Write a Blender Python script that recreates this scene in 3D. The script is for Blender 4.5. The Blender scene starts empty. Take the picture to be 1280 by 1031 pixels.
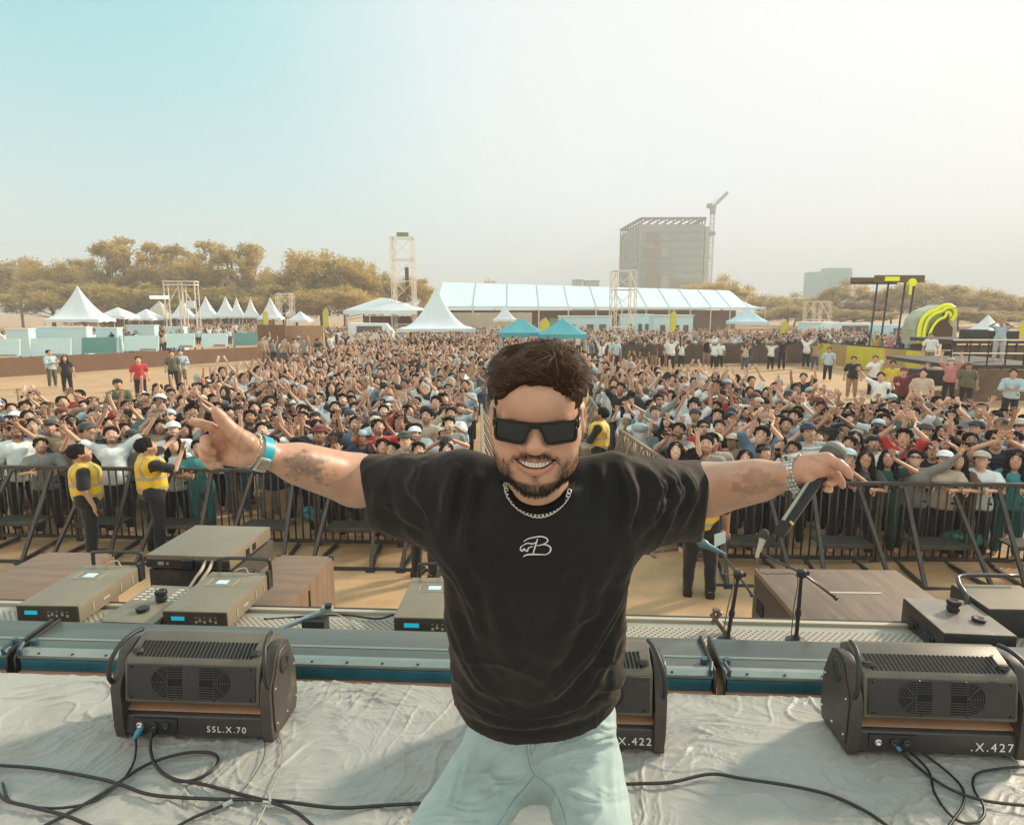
import bpy, bmesh, math, random
import numpy as np
from mathutils import Vector, Matrix, Euler, Quaternion

SC = bpy.context.scene
COL = SC.collection
PI = math.pi
R = math.radians
rnd = random.Random(11)

# ------------------------------------------------------------------ camera
FPX, HZ, CAMZ = 800.0, 388.0, 3.4          # focal length in photo pixels, horizon row, eye height
PITCH = math.atan((515.5 - HZ) / FPX)
cam = bpy.data.cameras.new('camera')
camo = bpy.data.objects.new('camera', cam)
COL.objects.link(camo)
cam.lens = 36 * FPX / 1280
cam.sensor_width = 36
cam.clip_start = 0.05
cam.clip_end = 4000
camo.location = (0, 0, CAMZ)
camo.rotation_euler = (PI / 2 - PITCH, 0, 0)
SC.camera = camo
CAM = Vector((0, 0, CAMZ))

# ------------------------------------------------------------------ world, sun, exposure
SUN_EL, SUN_AZ = R(26), R(60)               # azimuth clockwise from +Y (into the picture), to the right
SUND = Vector((math.sin(SUN_AZ) * math.cos(SUN_EL), math.cos(SUN_AZ) * math.cos(SUN_EL), math.sin(SUN_EL)))
world = bpy.data.worlds.new('World')
SC.world = world
world.use_nodes = True
nt = world.node_tree
nt.nodes.clear()
def N(t, typ, **kw):
    n = t.nodes.new(typ)
    for k, v in kw.items():
        if k.startswith('i_'):
            n.inputs[k[2:].replace('_', ' ')].default_value = v
        else:
            setattr(n, k, v)
    return n
L = lambda t, a, b: t.links.new(a, b)
sky = N(nt, 'ShaderNodeTexSky', sky_type='NISHITA', sun_disc=False)
sky.sun_elevation = SUN_EL
sky.sun_rotation = SUN_AZ
sky.air_density = 1.2
sky.dust_density = 3.0
sky.ozone_density = 1.0
bgn = N(nt, 'ShaderNodeBackground')
bgn.inputs['Strength'].default_value = 0.135
outw = N(nt, 'ShaderNodeOutputWorld')
# thin bright haze veil that thickens toward the sun, teal air away from it
tc = N(nt, 'ShaderNodeTexCoord')
nrm = N(nt, 'ShaderNodeVectorMath', operation='NORMALIZE')
L(nt, tc.outputs['Generated'], nrm.inputs[0])
dot = N(nt, 'ShaderNodeVectorMath', operation='DOT_PRODUCT')
vd = Vector((math.sin(R(34)), math.cos(R(34)), 0.36)).normalized()
dot.inputs[1].default_value = vd
L(nt, nrm.outputs['Vector'], dot.inputs[0])
noi = N(nt, 'ShaderNodeTexNoise', i_Scale=1.6, i_Detail=4.0, i_Roughness=0.55)
mpn = N(nt, 'ShaderNodeMapping')
mpn.inputs['Scale'].default_value = (1.0, 1.0, 2.2)
L(nt, nrm.outputs['Vector'], mpn.inputs['Vector'])
L(nt, mpn.outputs['Vector'], noi.inputs['Vector'])
nad = N(nt, 'ShaderNodeMath', operation='MULTIPLY_ADD')
nad.inputs[1].default_value = 0.10
nad.inputs[2].default_value = -0.05
L(nt, noi.outputs['Fac'], nad.inputs[0])
sm = N(nt, 'ShaderNodeMath', operation='ADD')
L(nt, dot.outputs['Value'], sm.inputs[0])
L(nt, nad.outputs[0], sm.inputs[1])
ramp = N(nt, 'ShaderNodeValToRGB')
cr = ramp.color_ramp
cr.interpolation = 'B_SPLINE'
cr.elements[0].position = 0.0
cr.elements[0].color = (.74, .68, .60, 1)
cr.elements[1].position = 1.0
cr.elements[1].color = (.57, .565, .56, 1)
for p_, c_ in ((0.12, (.60, .60, .57)), (0.24, (.22, .42, .44)), (0.42, (.150, .385, .41)), (0.64, (.22, .43, .45)), (0.78, (.41, .50, .50)), (0.87, (.52, .535, .535))):
    e = cr.elements.new(p_)
    e.color = (*c_, 1)
L(nt, sm.outputs[0], ramp.inputs['Fac'])
# pale warm band just above the horizon
sep = N(nt, 'ShaderNodeSeparateXYZ')
L(nt, nrm.outputs['Vector'], sep.inputs[0])
hz = N(nt, 'ShaderNodeMapRange', interpolation_type='SMOOTHSTEP')
hz.inputs['From Min'].default_value = -0.02
hz.inputs['From Max'].default_value = 0.42
hz.inputs['To Min'].default_value = 0.6
hz.inputs['To Max'].default_value = 0.0
L(nt, sep.outputs['Z'], hz.inputs['Value'])
mxh = N(nt, 'ShaderNodeMix', data_type='RGBA')
mxh.inputs['B'].default_value = (.50, .54, .55, 1)
L(nt, hz.outputs['Result'], mxh.inputs['Factor'])
L(nt, ramp.outputs['Color'], mxh.inputs['A'])
mxs = N(nt, 'ShaderNodeMix', data_type='RGBA')
mxs.inputs['Factor'].default_value = 0.95
L(nt, sky.outputs['Color'], mxs.inputs['A'])
scl = N(nt, 'ShaderNodeVectorMath', operation='SCALE')
scl.inputs['Scale'].default_value = 10.0
L(nt, mxh.outputs['Result'], scl.inputs[0])
L(nt, scl.outputs['Vector'], mxs.inputs['B'])
L(nt, mxs.outputs['Result'], bgn.inputs['Color'])
L(nt, bgn.outputs['Background'], outw.inputs['Surface'])

sun = bpy.data.lights.new('sun', 'SUN')
sun.energy = 4.2
sun.angle = R(6)
sun.color = (1.0, 0.82, 0.62)
suno = bpy.data.objects.new('sun', sun)
COL.objects.link(suno)
suno.rotation_euler = (-SUND).to_track_quat('-Z', 'Y').to_euler()
suno.location = SUND * 50

SC.view_settings.view_transform = 'Standard'
SC.view_settings.look = 'None'
SC.view_settings.exposure = 0.50
SC.view_settings.gamma = 1
SC.view_settings.use_curve_mapping = False
SC.render.engine = 'CYCLES'
SC.cycles.use_denoising = True
SC.cycles.max_bounces = 6
SC.cycles.diffuse_bounces = 3
SC.cycles.glossy_bounces = 3
SC.cycles.transmission_bounces = 4
SC.cycles.transparent_max_bounces = 6
SC.cycles.volume_bounces = 0
SC.cycles.caustics_reflective = False
SC.cycles.caustics_refractive = False

# ------------------------------------------------------------------ helpers
def ray(px, py):
    x = (px - 640) / FPX
    y = (515.5 - py) / FPX
    c, s = math.cos(PITCH), math.sin(PITCH)
    return Vector((x, c + y * s, -s + y * c))
def at(px, py, Y):
    d = ray(px, py)
    return CAM + d * (Y / d.y)
def on(px, py, z):
    d = ray(px, py)
    return CAM + d * ((z - CAMZ) / d.z)
def pix(V):
    """world points (N,3) -> photo pixels"""
    V = np.asarray(V, float)
    c, s = math.cos(PITCH), math.sin(PITCH)
    z = V[:, 2] - CAMZ
    dep = V[:, 1] * c - z * s
    up = V[:, 1] * s + z * c
    return np.stack([640 + FPX * V[:, 0] / dep, 515.5 - FPX * up / dep], 1)

MATS = {}
def mat(name, col=(.5, .5, .5), rough=.6, metal=0., bump=0., bscale=40., var=0., vscale=8., spec=.5,
        objcol=False, attr=None, sheen=0., emit=None, estr=1., trans=0., alpha=1., coat=0., bdist=.01, dirt=None, sss=0., stretch=None):
    if name in MATS:
        return MATS[name]
    m = bpy.data.materials.new(name)
    m.use_nodes = True
    t = m.node_tree
    b = t.nodes['Principled BSDF']
    b.inputs['Roughness'].default_value = rough
    b.inputs['Metallic'].default_value = metal
    b.inputs['Specular IOR Level'].default_value = spec
    b.inputs['Sheen Weight'].default_value = sheen
    b.inputs['Coat Weight'].default_value = coat
    b.inputs['Alpha'].default_value = alpha
    b.inputs['Transmission Weight'].default_value = trans
    if sss:
        b.inputs['Subsurface Weight'].default_value = sss
        b.inputs['Subsurface Radius'].default_value = (.012, .005, .003)
        b.inputs['Subsurface Scale'].default_value = 1.0
    src = None
    if objcol:
        src = N(t, 'ShaderNodeObjectInfo').outputs['Color']
    else:
        rgb = N(t, 'ShaderNodeRGB')
        rgb.outputs[0].default_value = (*col, 1)
        src = rgb.outputs[0]
    if attr:
        a = N(t, 'ShaderNodeAttribute', attribute_name=attr)
        mx = N(t, 'ShaderNodeMix', data_type='RGBA', blend_type='MULTIPLY')
        mx.inputs['Factor'].default_value = 1
        L(t, src, mx.inputs['A'])
        L(t, a.outputs['Color'], mx.inputs['B'])
        src = mx.outputs['Result']
    co = N(t, 'ShaderNodeTexCoord').outputs['Object'] if (var or bump or dirt) else None
    if co is not None and stretch:
        mp = N(t, 'ShaderNodeMapping')
        mp.inputs['Scale'].default_value = stretch
        L(t, co, mp.inputs['Vector'])
        co = mp.outputs['Vector']
    if var:
        n1 = N(t, 'ShaderNodeTexNoise', i_Scale=vscale, i_Detail=5.0, i_Roughness=.6)
        L(t, co, n1.inputs['Vector'])
        mr = N(t, 'ShaderNodeMapRange')
        mr.inputs['From Min'].default_value = .3
        mr.inputs['From Max'].default_value = .7
        mr.inputs['To Min'].default_value = 1 - var
        mr.inputs['To Max'].default_value = 1 + var
        L(t, n1.outputs['Fac'], mr.inputs['Value'])
        mx = N(t, 'ShaderNodeVectorMath', operation='SCALE')
        L(t, src, mx.inputs[0])
        L(t, mr.outputs['Result'], mx.inputs['Scale'])
        src = mx.outputs['Vector']
        mr2 = N(t, 'ShaderNodeMapRange')
        mr2.inputs['To Min'].default_value = max(0, rough - .12)
        mr2.inputs['To Max'].default_value = min(1, rough + .12)
        L(t, n1.outputs['Fac'], mr2.inputs['Value'])
        L(t, mr2.outputs['Result'], b.inputs['Roughness'])
    if dirt:
        dcol, dsc, dlo, dhi = dirt
        n2 = N(t, 'ShaderNodeTexNoise', i_Scale=dsc, i_Detail=6.0, i_Roughness=.65)
        L(t, co, n2.inputs['Vector'])
        mr = N(t, 'ShaderNodeMapRange')
        mr.inputs['From Min'].default_value = dlo
        mr.inputs['From Max'].default_value = dhi
        L(t, n2.outputs['Fac'], mr.inputs['Value'])
        mx = N(t, 'ShaderNodeMix', data_type='RGBA')
        L(t, mr.outputs['Result'], mx.inputs['Factor'])
        L(t, src, mx.inputs['A'])
        mx.inputs['B'].default_value = (*dcol, 1)
        src = mx.outputs['Result']
    L(t, src, b.inputs['Base Color'])
    if bump:
        n3 = N(t, 'ShaderNodeTexNoise', i_Scale=bscale, i_Detail=4.0)
        L(t, co, n3.inputs['Vector'])
        bp = N(t, 'ShaderNodeBump', i_Strength=bump)
        bp.inputs['Distance'].default_value = bdist
        L(t, n3.outputs['Fac'], bp.inputs['Height'])
        L(t, bp.outputs['Normal'], b.inputs['Normal'])
    if emit:
        b.inputs['Emission Color'].default_value = (*emit, 1)
        b.inputs['Emission Strength'].default_value = estr
    MATS[name] = m
    return m

def tag(o, label=None, cat=None, group=None, kind=None):
    if label: o['label'] = label
    if cat: o['category'] = cat
    if group: o['group'] = group
    if kind: o['kind'] = kind
    return o
def empty(name, loc=(0, 0, 0), rz=0., label=None, cat=None, group=None):
    o = bpy.data.objects.new(name, None)
    COL.objects.link(o)
    o.location = loc
    o.rotation_euler = (0, 0, rz)
    o.empty_display_size = .1
    return tag(o, label, cat, group)

class MB:
    def __init__(s):
        s.v, s.f, s.m, s.mi, s.off, s.rot = [], [], [], 0, Vector((0, 0, 0)), None
    def add(s, vs, fs):
        k = len(s.v)
        for p in vs:
            p = Vector(p)
            if s.rot: p = s.rot @ p
            s.v.append(tuple(p + s.off))
        for f in fs:
            s.f.append([i + k for i in f])
            s.m.append(s.mi)
        return s
    def box(s, c, d, M=None):
        x, y, z = d[0] / 2, d[1] / 2, d[2] / 2
        c = Vector(c)
        vs = [Vector((i, j, k)) for k in (-z, z) for j in (-y, y) for i in (-x, x)]
        if M: vs = [M @ v for v in vs]
        return s.add([v + c for v in vs], [(0, 2, 3, 1), (4, 5, 7, 6), (0, 1, 5, 4), (2, 6, 7, 3), (0, 4, 6, 2), (1, 3, 7, 5)])
    def bar(s, a, b, w, h=None, up=(0, 0, 1)):
        a, b = Vector(a), Vector(b)
        h = h or w
        d = (b - a).normalized()
        u = Vector(up)
        if abs(d.dot(u)) > .98: u = Vector((0, 1, 0))
        r = d.cross(u).normalized()
        u = r.cross(d)
        vs = [p + r * i * w / 2 + u * j * h / 2 for p in (a, b) for j in (-1, 1) for i in (-1, 1)]
        return s.add(vs, [(0, 1, 3, 2), (4, 6, 7, 5), (0, 4, 5, 1), (2, 3, 7, 6), (0, 2, 6, 4), (1, 5, 7, 3)])
    def tube(s, pts, r, n=8, cap=True):
        pts = [Vector(p) for p in pts]
        rs = r if isinstance(r, (list, tuple)) else [r] * len(pts)
        vs, fs = [], []
        pu = None
        for i, p in enumerate(pts):
            d = (pts[min(i + 1, len(pts) - 1)] - pts[max(i - 1, 0)])
            d = d.normalized() if d.length > 1e-9 else Vector((0, 0, 1))
            if pu is None:
                u = Vector((0, 0, 1)) if abs(d.z) < .9 else Vector((1, 0, 0))
            else:
                u = pu
            u = (u - d * u.dot(d))
            u = u.normalized() if u.length > 1e-6 else d.orthogonal().normalized()
            pu = u
            w = d.cross(u)
            for k in range(n):
                a = 2 * PI * k / n
                vs.append(p + (u * math.cos(a) + w * math.sin(a)) * rs[i])
        for i in range(len(pts) - 1):
            for k in range(n):
                k2 = (k + 1) % n
                fs.append((i * n + k, i * n + k2, (i + 1) * n + k2, (i + 1) * n + k))
        if cap:
            fs.append(tuple(range(n - 1, -1, -1)))
            fs.append(tuple((len(pts) - 1) * n + k for k in range(n)))
        return s.add(vs, fs)
    def lathe(s, prof, o=(0, 0, 0), M=None, n=24):
        vs, fs = [], []
        o = Vector(o)
        for r, z in prof:
            for k in range(n):
                a = 2 * PI * k / n
                p = Vector((r * math.cos(a), r * math.sin(a), z))
                if M: p = M @ p
                vs.append(p + o)
        for i in range(len(prof) - 1):
            for k in range(n):
                k2 = (k + 1) % n
                fs.append((i * n + k, i * n + k2, (i + 1) * n + k2, (i + 1) * n + k))
        fs.append(tuple(range(n - 1, -1, -1)))
        fs.append(tuple((len(prof) - 1) * n + k for k in range(n)))
        return s.add(vs, fs)
    def prism(s, poly, a, b):
        """poly: list of points (3D), extruded from offset a to offset b (vectors)"""
        a, b = Vector(a), Vector(b)
        n = len(poly)
        vs = [Vector(p) + a for p in poly] + [Vector(p) + b for p in poly]
        fs = [tuple(range(n - 1, -1, -1)), tuple(range(n, 2 * n))]
        for i in range(n):
            j = (i + 1) % n
            fs.append((i, j, n + j, n + i))
        return s.add(vs, fs)
    def build(s, name, m, parent=None, smooth=False, bevel=0., seg=2, loc=None):
        me = bpy.data.meshes.new(name)
        me.from_pydata(s.v, [], s.f)
        ms = m if isinstance(m, (list, tuple)) else [m]
        for x in ms: me.materials.append(x)
        if len(ms) > 1:
            me.polygons.foreach_set('material_index', s.m)
        bm = bmesh.new()
        bm.from_mesh(me)
        bmesh.ops.recalc_face_normals(bm, faces=bm.faces)
        if bevel:
            es = [e for e in bm.edges if len(e.link_faces) == 2 and e.calc_face_angle(0) > .6]
            bmesh.ops.bevel(bm, geom=es, offset=bevel, segments=seg, profile=.6, affect='EDGES', clamp_overlap=True)
        bm.to_mesh(me)
        bm.free()
        if smooth or bevel:
            me.polygons.foreach_set('use_smooth', [True] * len(me.polygons))
            if not smooth or smooth == 'auto':
                me.set_sharp_from_angle(angle=R(38))
        o = bpy.data.objects.new(name, me)
        COL.objects.link(o)
        if loc is not None: o.location = loc
        if parent: o.parent = parent
        return o

def rebase(o, base):
    """put the origin of a single-mesh thing at its base, geometry unmoved"""
    b = Vector(base)
    o.data.transform(Matrix.Translation(-b))
    o.location = o.location + b
    return o

def copy_tree(o, parent=None):
    c = o.copy()
    COL.objects.link(c)
    if parent: c.parent = parent
    for ch in list(o.children):
        copy_tree(ch, c)
    return c

def text_ob(name, s, size, m, parent, loc, rot, extrude=.0006, align='LEFT', spacing=1.0, shear=0.0, bold=0.):
    cu = bpy.data.curves.new(name, 'FONT')
    cu.body = s
    cu.size = size
    cu.extrude = extrude
    cu.align_x = align
    cu.align_y = 'CENTER'
    cu.space_character = spacing
    cu.shear = shear
    cu.offset = bold
    o = bpy.data.objects.new(name, cu)
    COL.objects.link(o)
    cu.materials.append(m)
    bpy.context.view_layer.update()
    me = bpy.data.meshes.new_from_object(o.evaluated_get(bpy.context.evaluated_depsgraph_get()))
    me.name = name
    bpy.data.objects.remove(o)
    o = bpy.data.objects.new(name, me)
    COL.objects.link(o)
    if not me.materials: me.materials.append(m)
    o.parent = parent
    o.location = loc
    o.rotation_euler = rot
    return o

# value noise in numpy
def _hash(ix, iy, iz, seed=0):
    h = (ix * 374761393 + iy * 668265263 + iz * 2147483647 + seed * 974634777) & 0xffffffff
    h = ((h ^ (h >> 13)) * 1274126177) & 0xffffffff
    return ((h ^ (h >> 16)) & 0xffff) / 65535.0
def vnoise(P, seed=0):
    P = np.asarray(P, float)
    I = np.floor(P).astype(np.int64)
    f = P - I
    u = f * f * f * (f * (f * 6 - 15) + 10)
    r = 0
    for dx in (0, 1):
        for dy in (0, 1):
            for dz in (0, 1):
                w = (u[:, 0] if dx else 1 - u[:, 0]) * (u[:, 1] if dy else 1 - u[:, 1]) * (u[:, 2] if dz else 1 - u[:, 2])
                r = r + w * _hash(I[:, 0] + dx, I[:, 1] + dy, I[:, 2] + dz, seed)
    return r * 2 - 1
def fbm(P, oct=4, seed=0, gain=.5):
    a, r, s = 1., 0, 1.
    for i in range(oct):
        r = r + a * vnoise(P * s, seed + i)
        a *= gain
        s *= 2.03
    return r

# ---- signed-distance sculpting: numpy fields meshed with surface nets
def surface_nets(D, org, h):
    """D (nx,ny,nz) signed distances -> verts, quads"""
    S = D < 0
    nx, ny, nz = D.shape
    c = np.zeros((nx - 1, ny - 1, nz - 1), np.int8)
    for dx in (0, 1):
        for dy in (0, 1):
            for dz in (0, 1):
                c += S[dx:nx - 1 + dx, dy:ny - 1 + dy, dz:nz - 1 + dz]
    act = (c > 0) & (c < 8)
    idx = np.argwhere(act)
    num = -np.ones(act.shape, np.int64)
    num[act] = np.arange(len(idx))
    acc = np.zeros((len(idx), 3))
    cnt = np.zeros(len(idx))
    corners = [(a, b, d) for a in (0, 1) for b in (0, 1) for d in (0, 1)]
    for i, p in enumerate(corners):
        for q in corners[i + 1:]:
            if sum(abs(np.subtract(p, q))) != 1: continue
            dp = D[idx[:, 0] + p[0], idx[:, 1] + p[1], idx[:, 2] + p[2]]
            dq = D[idx[:, 0] + q[0], idx[:, 1] + q[1], idx[:, 2] + q[2]]
            cr_ = (dp < 0) != (dq < 0)
            t = np.where(cr_, dp / np.where(cr_, dp - dq, 1), 0)
            pt = np.array(p) + t[:, None] * (np.array(q) - np.array(p))
            acc += np.where(cr_[:, None], pt, 0)
            cnt += cr_
    V = (idx + acc / cnt[:, None]) * h + org
    Q = []
    for ax in range(3):
        sl = [slice(None)] * 3; s2 = [slice(None)] * 3
        sl[ax] = slice(0, -1); s2[ax] = slice(1, None)
        A, B = S[tuple(sl)], S[tuple(s2)]
        e = np.argwhere(A != B)
        o1, o2 = [(1, 2), (2, 0), (0, 1)][ax]
        ok = (e[:, o1] > 0) & (e[:, o2] > 0) & (e[:, o1] < D.shape[o1] - 1) & (e[:, o2] < D.shape[o2] - 1)
        e = e[ok]
        def g(a, b):
            k = e.copy()
            k[:, o1] -= a
            k[:, o2] -= b
            return num[k[:, 0], k[:, 1], k[:, 2]]
        q = np.stack([g(1, 1), g(0, 1), g(0, 0), g(1, 0)], 1)
        fl = ~A[e[:, 0], e[:, 1], e[:, 2]]
        q[fl] = q[fl][:, ::-1]
        Q.append(q)
    return V, np.concatenate(Q)

def sdf_mesh(fn, lo, hi, h, relax=1):
    lo, hi = np.array(lo, float), np.array(hi, float)
    n = np.ceil((hi - lo) / h).astype(int) + 1
    ax = [lo[i] + np.arange(n[i]) * h for i in range(3)]
    D = np.empty(tuple(n), np.float32)
    step = max(1, int(400000 / (n[1] * n[2])))
    for i in range(0, n[0], step):
        X, Y, Z = np.meshgrid(ax[0][i:i + step], ax[1], ax[2], indexing='ij')
        P = np.stack([X.ravel(), Y.ravel(), Z.ravel()], 1)
        D[i:i + step] = fn(P).reshape(X.shape)
    V, Q = surface_nets(D, lo, h)
    for _ in range(relax):
        V = relax_mesh(V, Q, .5)
    return V, Q
def relax_mesh(V, Q, k=.5):
    s = np.zeros_like(V)
    c = np.zeros(len(V))
    for a in range(4):
        for b in ((a + 1) % 4, (a + 3) % 4):
            np.add.at(s, Q[:, a], V[Q[:, b]])
            np.add.at(c, Q[:, a], 1)
    return V + k * (s / np.maximum(c, 1)[:, None] - V)
def normals(V, Q):
    a, b, c, d = (V[Q[:, i]] for i in range(4))
    fn = np.cross(c - a, d - b)
    n = np.zeros_like(V)
    for i in range(4): np.add.at(n, Q[:, i], fn)
    return n / np.maximum(np.linalg.norm(n, axis=1), 1e-12)[:, None]
def smin(a, b, k):
    h = np.clip(.5 + .5 * (b - a) / k, 0, 1)
    return b + (a - b) * h - k * h * (1 - h)
def smax(a, b, k): return -smin(-a, -b, k)
def s_ell(P, c, r, Rm=None):
    q = P - np.array(c)
    if Rm is not None: q = q @ np.array(Rm)
    r = np.array(r)
    k0 = np.linalg.norm(q / r, axis=1)
    k1 = np.linalg.norm(q / (r * r), axis=1)
    return k0 * (k0 - 1) / np.maximum(k1, 1e-9)
def s_cap(P, a, b, ra, rb, flat=None):
    a, b = np.array(a, float), np.array(b, float)
    d = b - a
    t = np.clip(((P - a) @ d) / max(d @ d, 1e-12), 0, 1)
    q = P - (a + t[:, None] * d)
    if flat is not None:          # (axis vector, factor): squash along an axis
        n = np.array(flat[0], float); n /= np.linalg.norm(n)
        q = q + (q @ n)[:, None] * n * (flat[1] - 1)
    return np.linalg.norm(q, axis=1) - (ra + t * (rb - ra))
def s_box(P, c, r, rd=0., Rm=None):
    q = P - np.array(c)
    if Rm is not None: q = q @ np.array(Rm)
    q = np.abs(q) - (np.array(r) - rd)
    return np.linalg.norm(np.maximum(q, 0), axis=1) + np.minimum(q.max(1), 0) - rd

def np_obj(name, V, Q, m, parent=None, smooth=True, paint=None):
    me = bpy.data.meshes.new(name)
    me.vertices.add(len(V))
    me.vertices.foreach_set('co', np.asarray(V, np.float32).ravel())
    Q = [np.asarray(Q)] if not isinstance(Q, list) else [np.asarray(q) for q in Q if len(q)]
    nl = sum(q.size for q in Q)
    me.loops.add(nl)
    me.loops.foreach_set('vertex_index', np.concatenate([q.ravel() for q in Q]).astype(np.int32))
    nf = sum(len(q) for q in Q)
    me.polygons.add(nf)
    st, s0 = [], 0
    for q in Q:
        st.append(s0 + np.arange(len(q)) * q.shape[1])
        s0 += q.size
    me.polygons.foreach_set('loop_start', np.concatenate(st).astype(np.int32))
    me.update(calc_edges=True)
    me.validate()
    me.polygons.foreach_set('use_smooth', [smooth] * len(me.polygons))
    for x in (m if isinstance(m, (list, tuple)) else [m]): me.materials.append(x)
    if paint is not None:
        at_ = me.color_attributes.new('paint', 'FLOAT_COLOR', 'POINT')
        pc = np.ones((len(V), 4), np.float32)
        pc[:, :3] = paint
        at_.data.foreach_set('color', pc.ravel())
    o = bpy.data.objects.new(name, me)
    COL.objects.link(o)
    if parent: o.parent = parent
    return o

def spline(pts, n=8):
    """Catmull-Rom through points"""
    P = [Vector(p) for p in pts]
    P = [P[0] * 2 - P[1]] + P + [P[-1] * 2 - P[-2]]
    out = []
    for i in range(1, len(P) - 2):
        for k in range(n):
            t = k / n
            a, b, c, d = P[i - 1], P[i], P[i + 1], P[i + 2]
            out.append(.5 * ((2 * b) + (c - a) * t + (2 * a - 5 * b + 4 * c - d) * t * t + (3 * b - a - 3 * c + d) * t ** 3))
    out.append(P[-2])
    return out

class Grid:
    """a signed-distance block that primitives are blended into, each only near itself"""
    def __init__(s, lo, hi, h):
        s.h = h
        s.lo = np.array(lo, float)
        s.n = np.ceil((np.array(hi, float) - s.lo) / h).astype(int) + 1
        s.D = np.full(tuple(s.n), .5, np.float32)
    def _sl(s, a, b):
        i0 = np.clip(np.floor((np.array(a) - s.lo) / s.h).astype(int), 0, s.n)
        i1 = np.clip(np.ceil((np.array(b) - s.lo) / s.h).astype(int) + 1, 0, s.n)
        return tuple(slice(i0[k], i1[k]) for k in range(3)), i0, i1
    def put(s, fn, a, b, k=.01, mode='add'):
        m = k + 3 * s.h
        sl, i0, i1 = s._sl(np.array(a) - m, np.array(b) + m)
        if min(i1 - i0) <= 0: return s
        ax = [s.lo[j] + np.arange(i0[j], i1[j]) * s.h for j in range(3)]
        X, Y, Z = np.meshgrid(*ax, indexing='ij')
        P = np.stack([X.ravel(), Y.ravel(), Z.ravel()], 1)
        f = fn(P).reshape(X.shape)
        if mode == 'add': s.D[sl] = smin(s.D[sl], f, k)
        else: s.D[sl] = smax(s.D[sl], -f, k)
        return s
    def cap(s, a, b, ra, rb, k=.01, mode='add', flat=None):
        a, b = np.array(a, float), np.array(b, float)
        r = max(ra, rb)
        return s.put(lambda P: s_cap(P, a, b, ra, rb, flat), np.minimum(a, b) - r, np.maximum(a, b) + r, k, mode)
    def ell(s, c, r, k=.01, mode='add', Rm=None):
        c = np.array(c, float)
        m = max(r) if Rm is not None else np.array(r)
        return s.put(lambda P: s_ell(P, c, r, Rm), c - m, c + m, k, mode)
    def box(s, c, r, rd=.01, k=.01, mode='add', Rm=None):
        c = np.array(c, float)
        m = np.linalg.norm(r) if Rm is not None else np.array(r)
        return s.put(lambda P: s_box(P, c, r, rd, Rm), c - m, c + m, k, mode)
    def mesh(s, relax=1):
        V, Q = surface_nets(s.D, s.lo, s.h)
        for _ in range(relax): V = relax_mesh(V, Q, .5)
        return V, Q
# ================================================================== ground
def ground():
    n = 90
    xs = np.concatenate([-np.geomspace(1500, 12, 25), np.linspace(-11.5, 11.5, 70), np.geomspace(12, 1500, 25)])
    ys = np.concatenate([[-400, -60, -10, 0], np.linspace(2, 16, 70), np.geomspace(16.3, 2500, 40)])
    X, Y = np.meshgrid(xs, ys, indexing='ij')
    P = np.stack([X.ravel(), Y.ravel(), 0 * X.ravel()], 1)
    near = np.clip(1 - (np.abs(P[:, 1]) - 15) / 60, 0, 1)
    P[:, 2] = (fbm(P * [.5, .5, 1], 3, 5) * .012 - .02) * near - .02 * (1 - near)
    i = np.arange(len(xs) - 1)[:, None] * len(ys) + np.arange(len(ys) - 1)[None]
    i = i.ravel()
    Q = np.stack([i, i + len(ys), i + len(ys) + 1, i + 1], 1)
    m = mat('sand', (.50, .325, .175), .95, bump=.5, bscale=3.0, bdist=.03, var=.13, vscale=.35, dirt=((.36, .25, .15), .9, .55, .75))
    o = np_obj('ground', P, Q, m)
    tag(o, kind='structure')
    # matting laid in the pit in front of the stage
    xs = np.linspace(-11, 11, 260)
    ys = np.linspace(3.3, 9.2, 90)
    X, Y = np.meshgrid(xs, ys, indexing='ij')
    P = np.stack([X.ravel(), Y.ravel() - .07 * X.ravel(), 0 * X.ravel()], 1)
    wr = fbm(P * [.9, 2.2, 1], 3, 8)
    P[:, 2] = .022 + .010 * wr + .03 * np.exp(-((P[:, 1] + .05 * P[:, 0] - 7.55 + .05 * np.sin(P[:, 0] * 2)) / .05) ** 2)
    P[:, 2] += .02 * np.exp(-((P[:, 0] + .7 + .1 * np.sin(P[:, 1] * 3)) / .04) ** 2) + .05 * np.exp(-((P[:, 1] - 8.0 - .06 * (P[:, 0] - 3)) / .12) ** 2) * (P[:, 0] > 2.4)
    i = (np.arange(len(xs) - 1)[:, None] * len(ys) + np.arange(len(ys) - 1)[None]).ravel()
    Q = np.stack([i, i + len(ys), i + len(ys) + 1, i + 1], 1)
    m = mat('pit_mat', (.49, .315, .165), .9, bump=.25, bscale=6.0, bdist=.02, var=.10, vscale=1.2, dirt=((.33, .21, .12), 1.6, .55, .8))
    o = np_obj('pit_matting', P, Q, m)
    tag(o, kind='structure')
ground()

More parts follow.
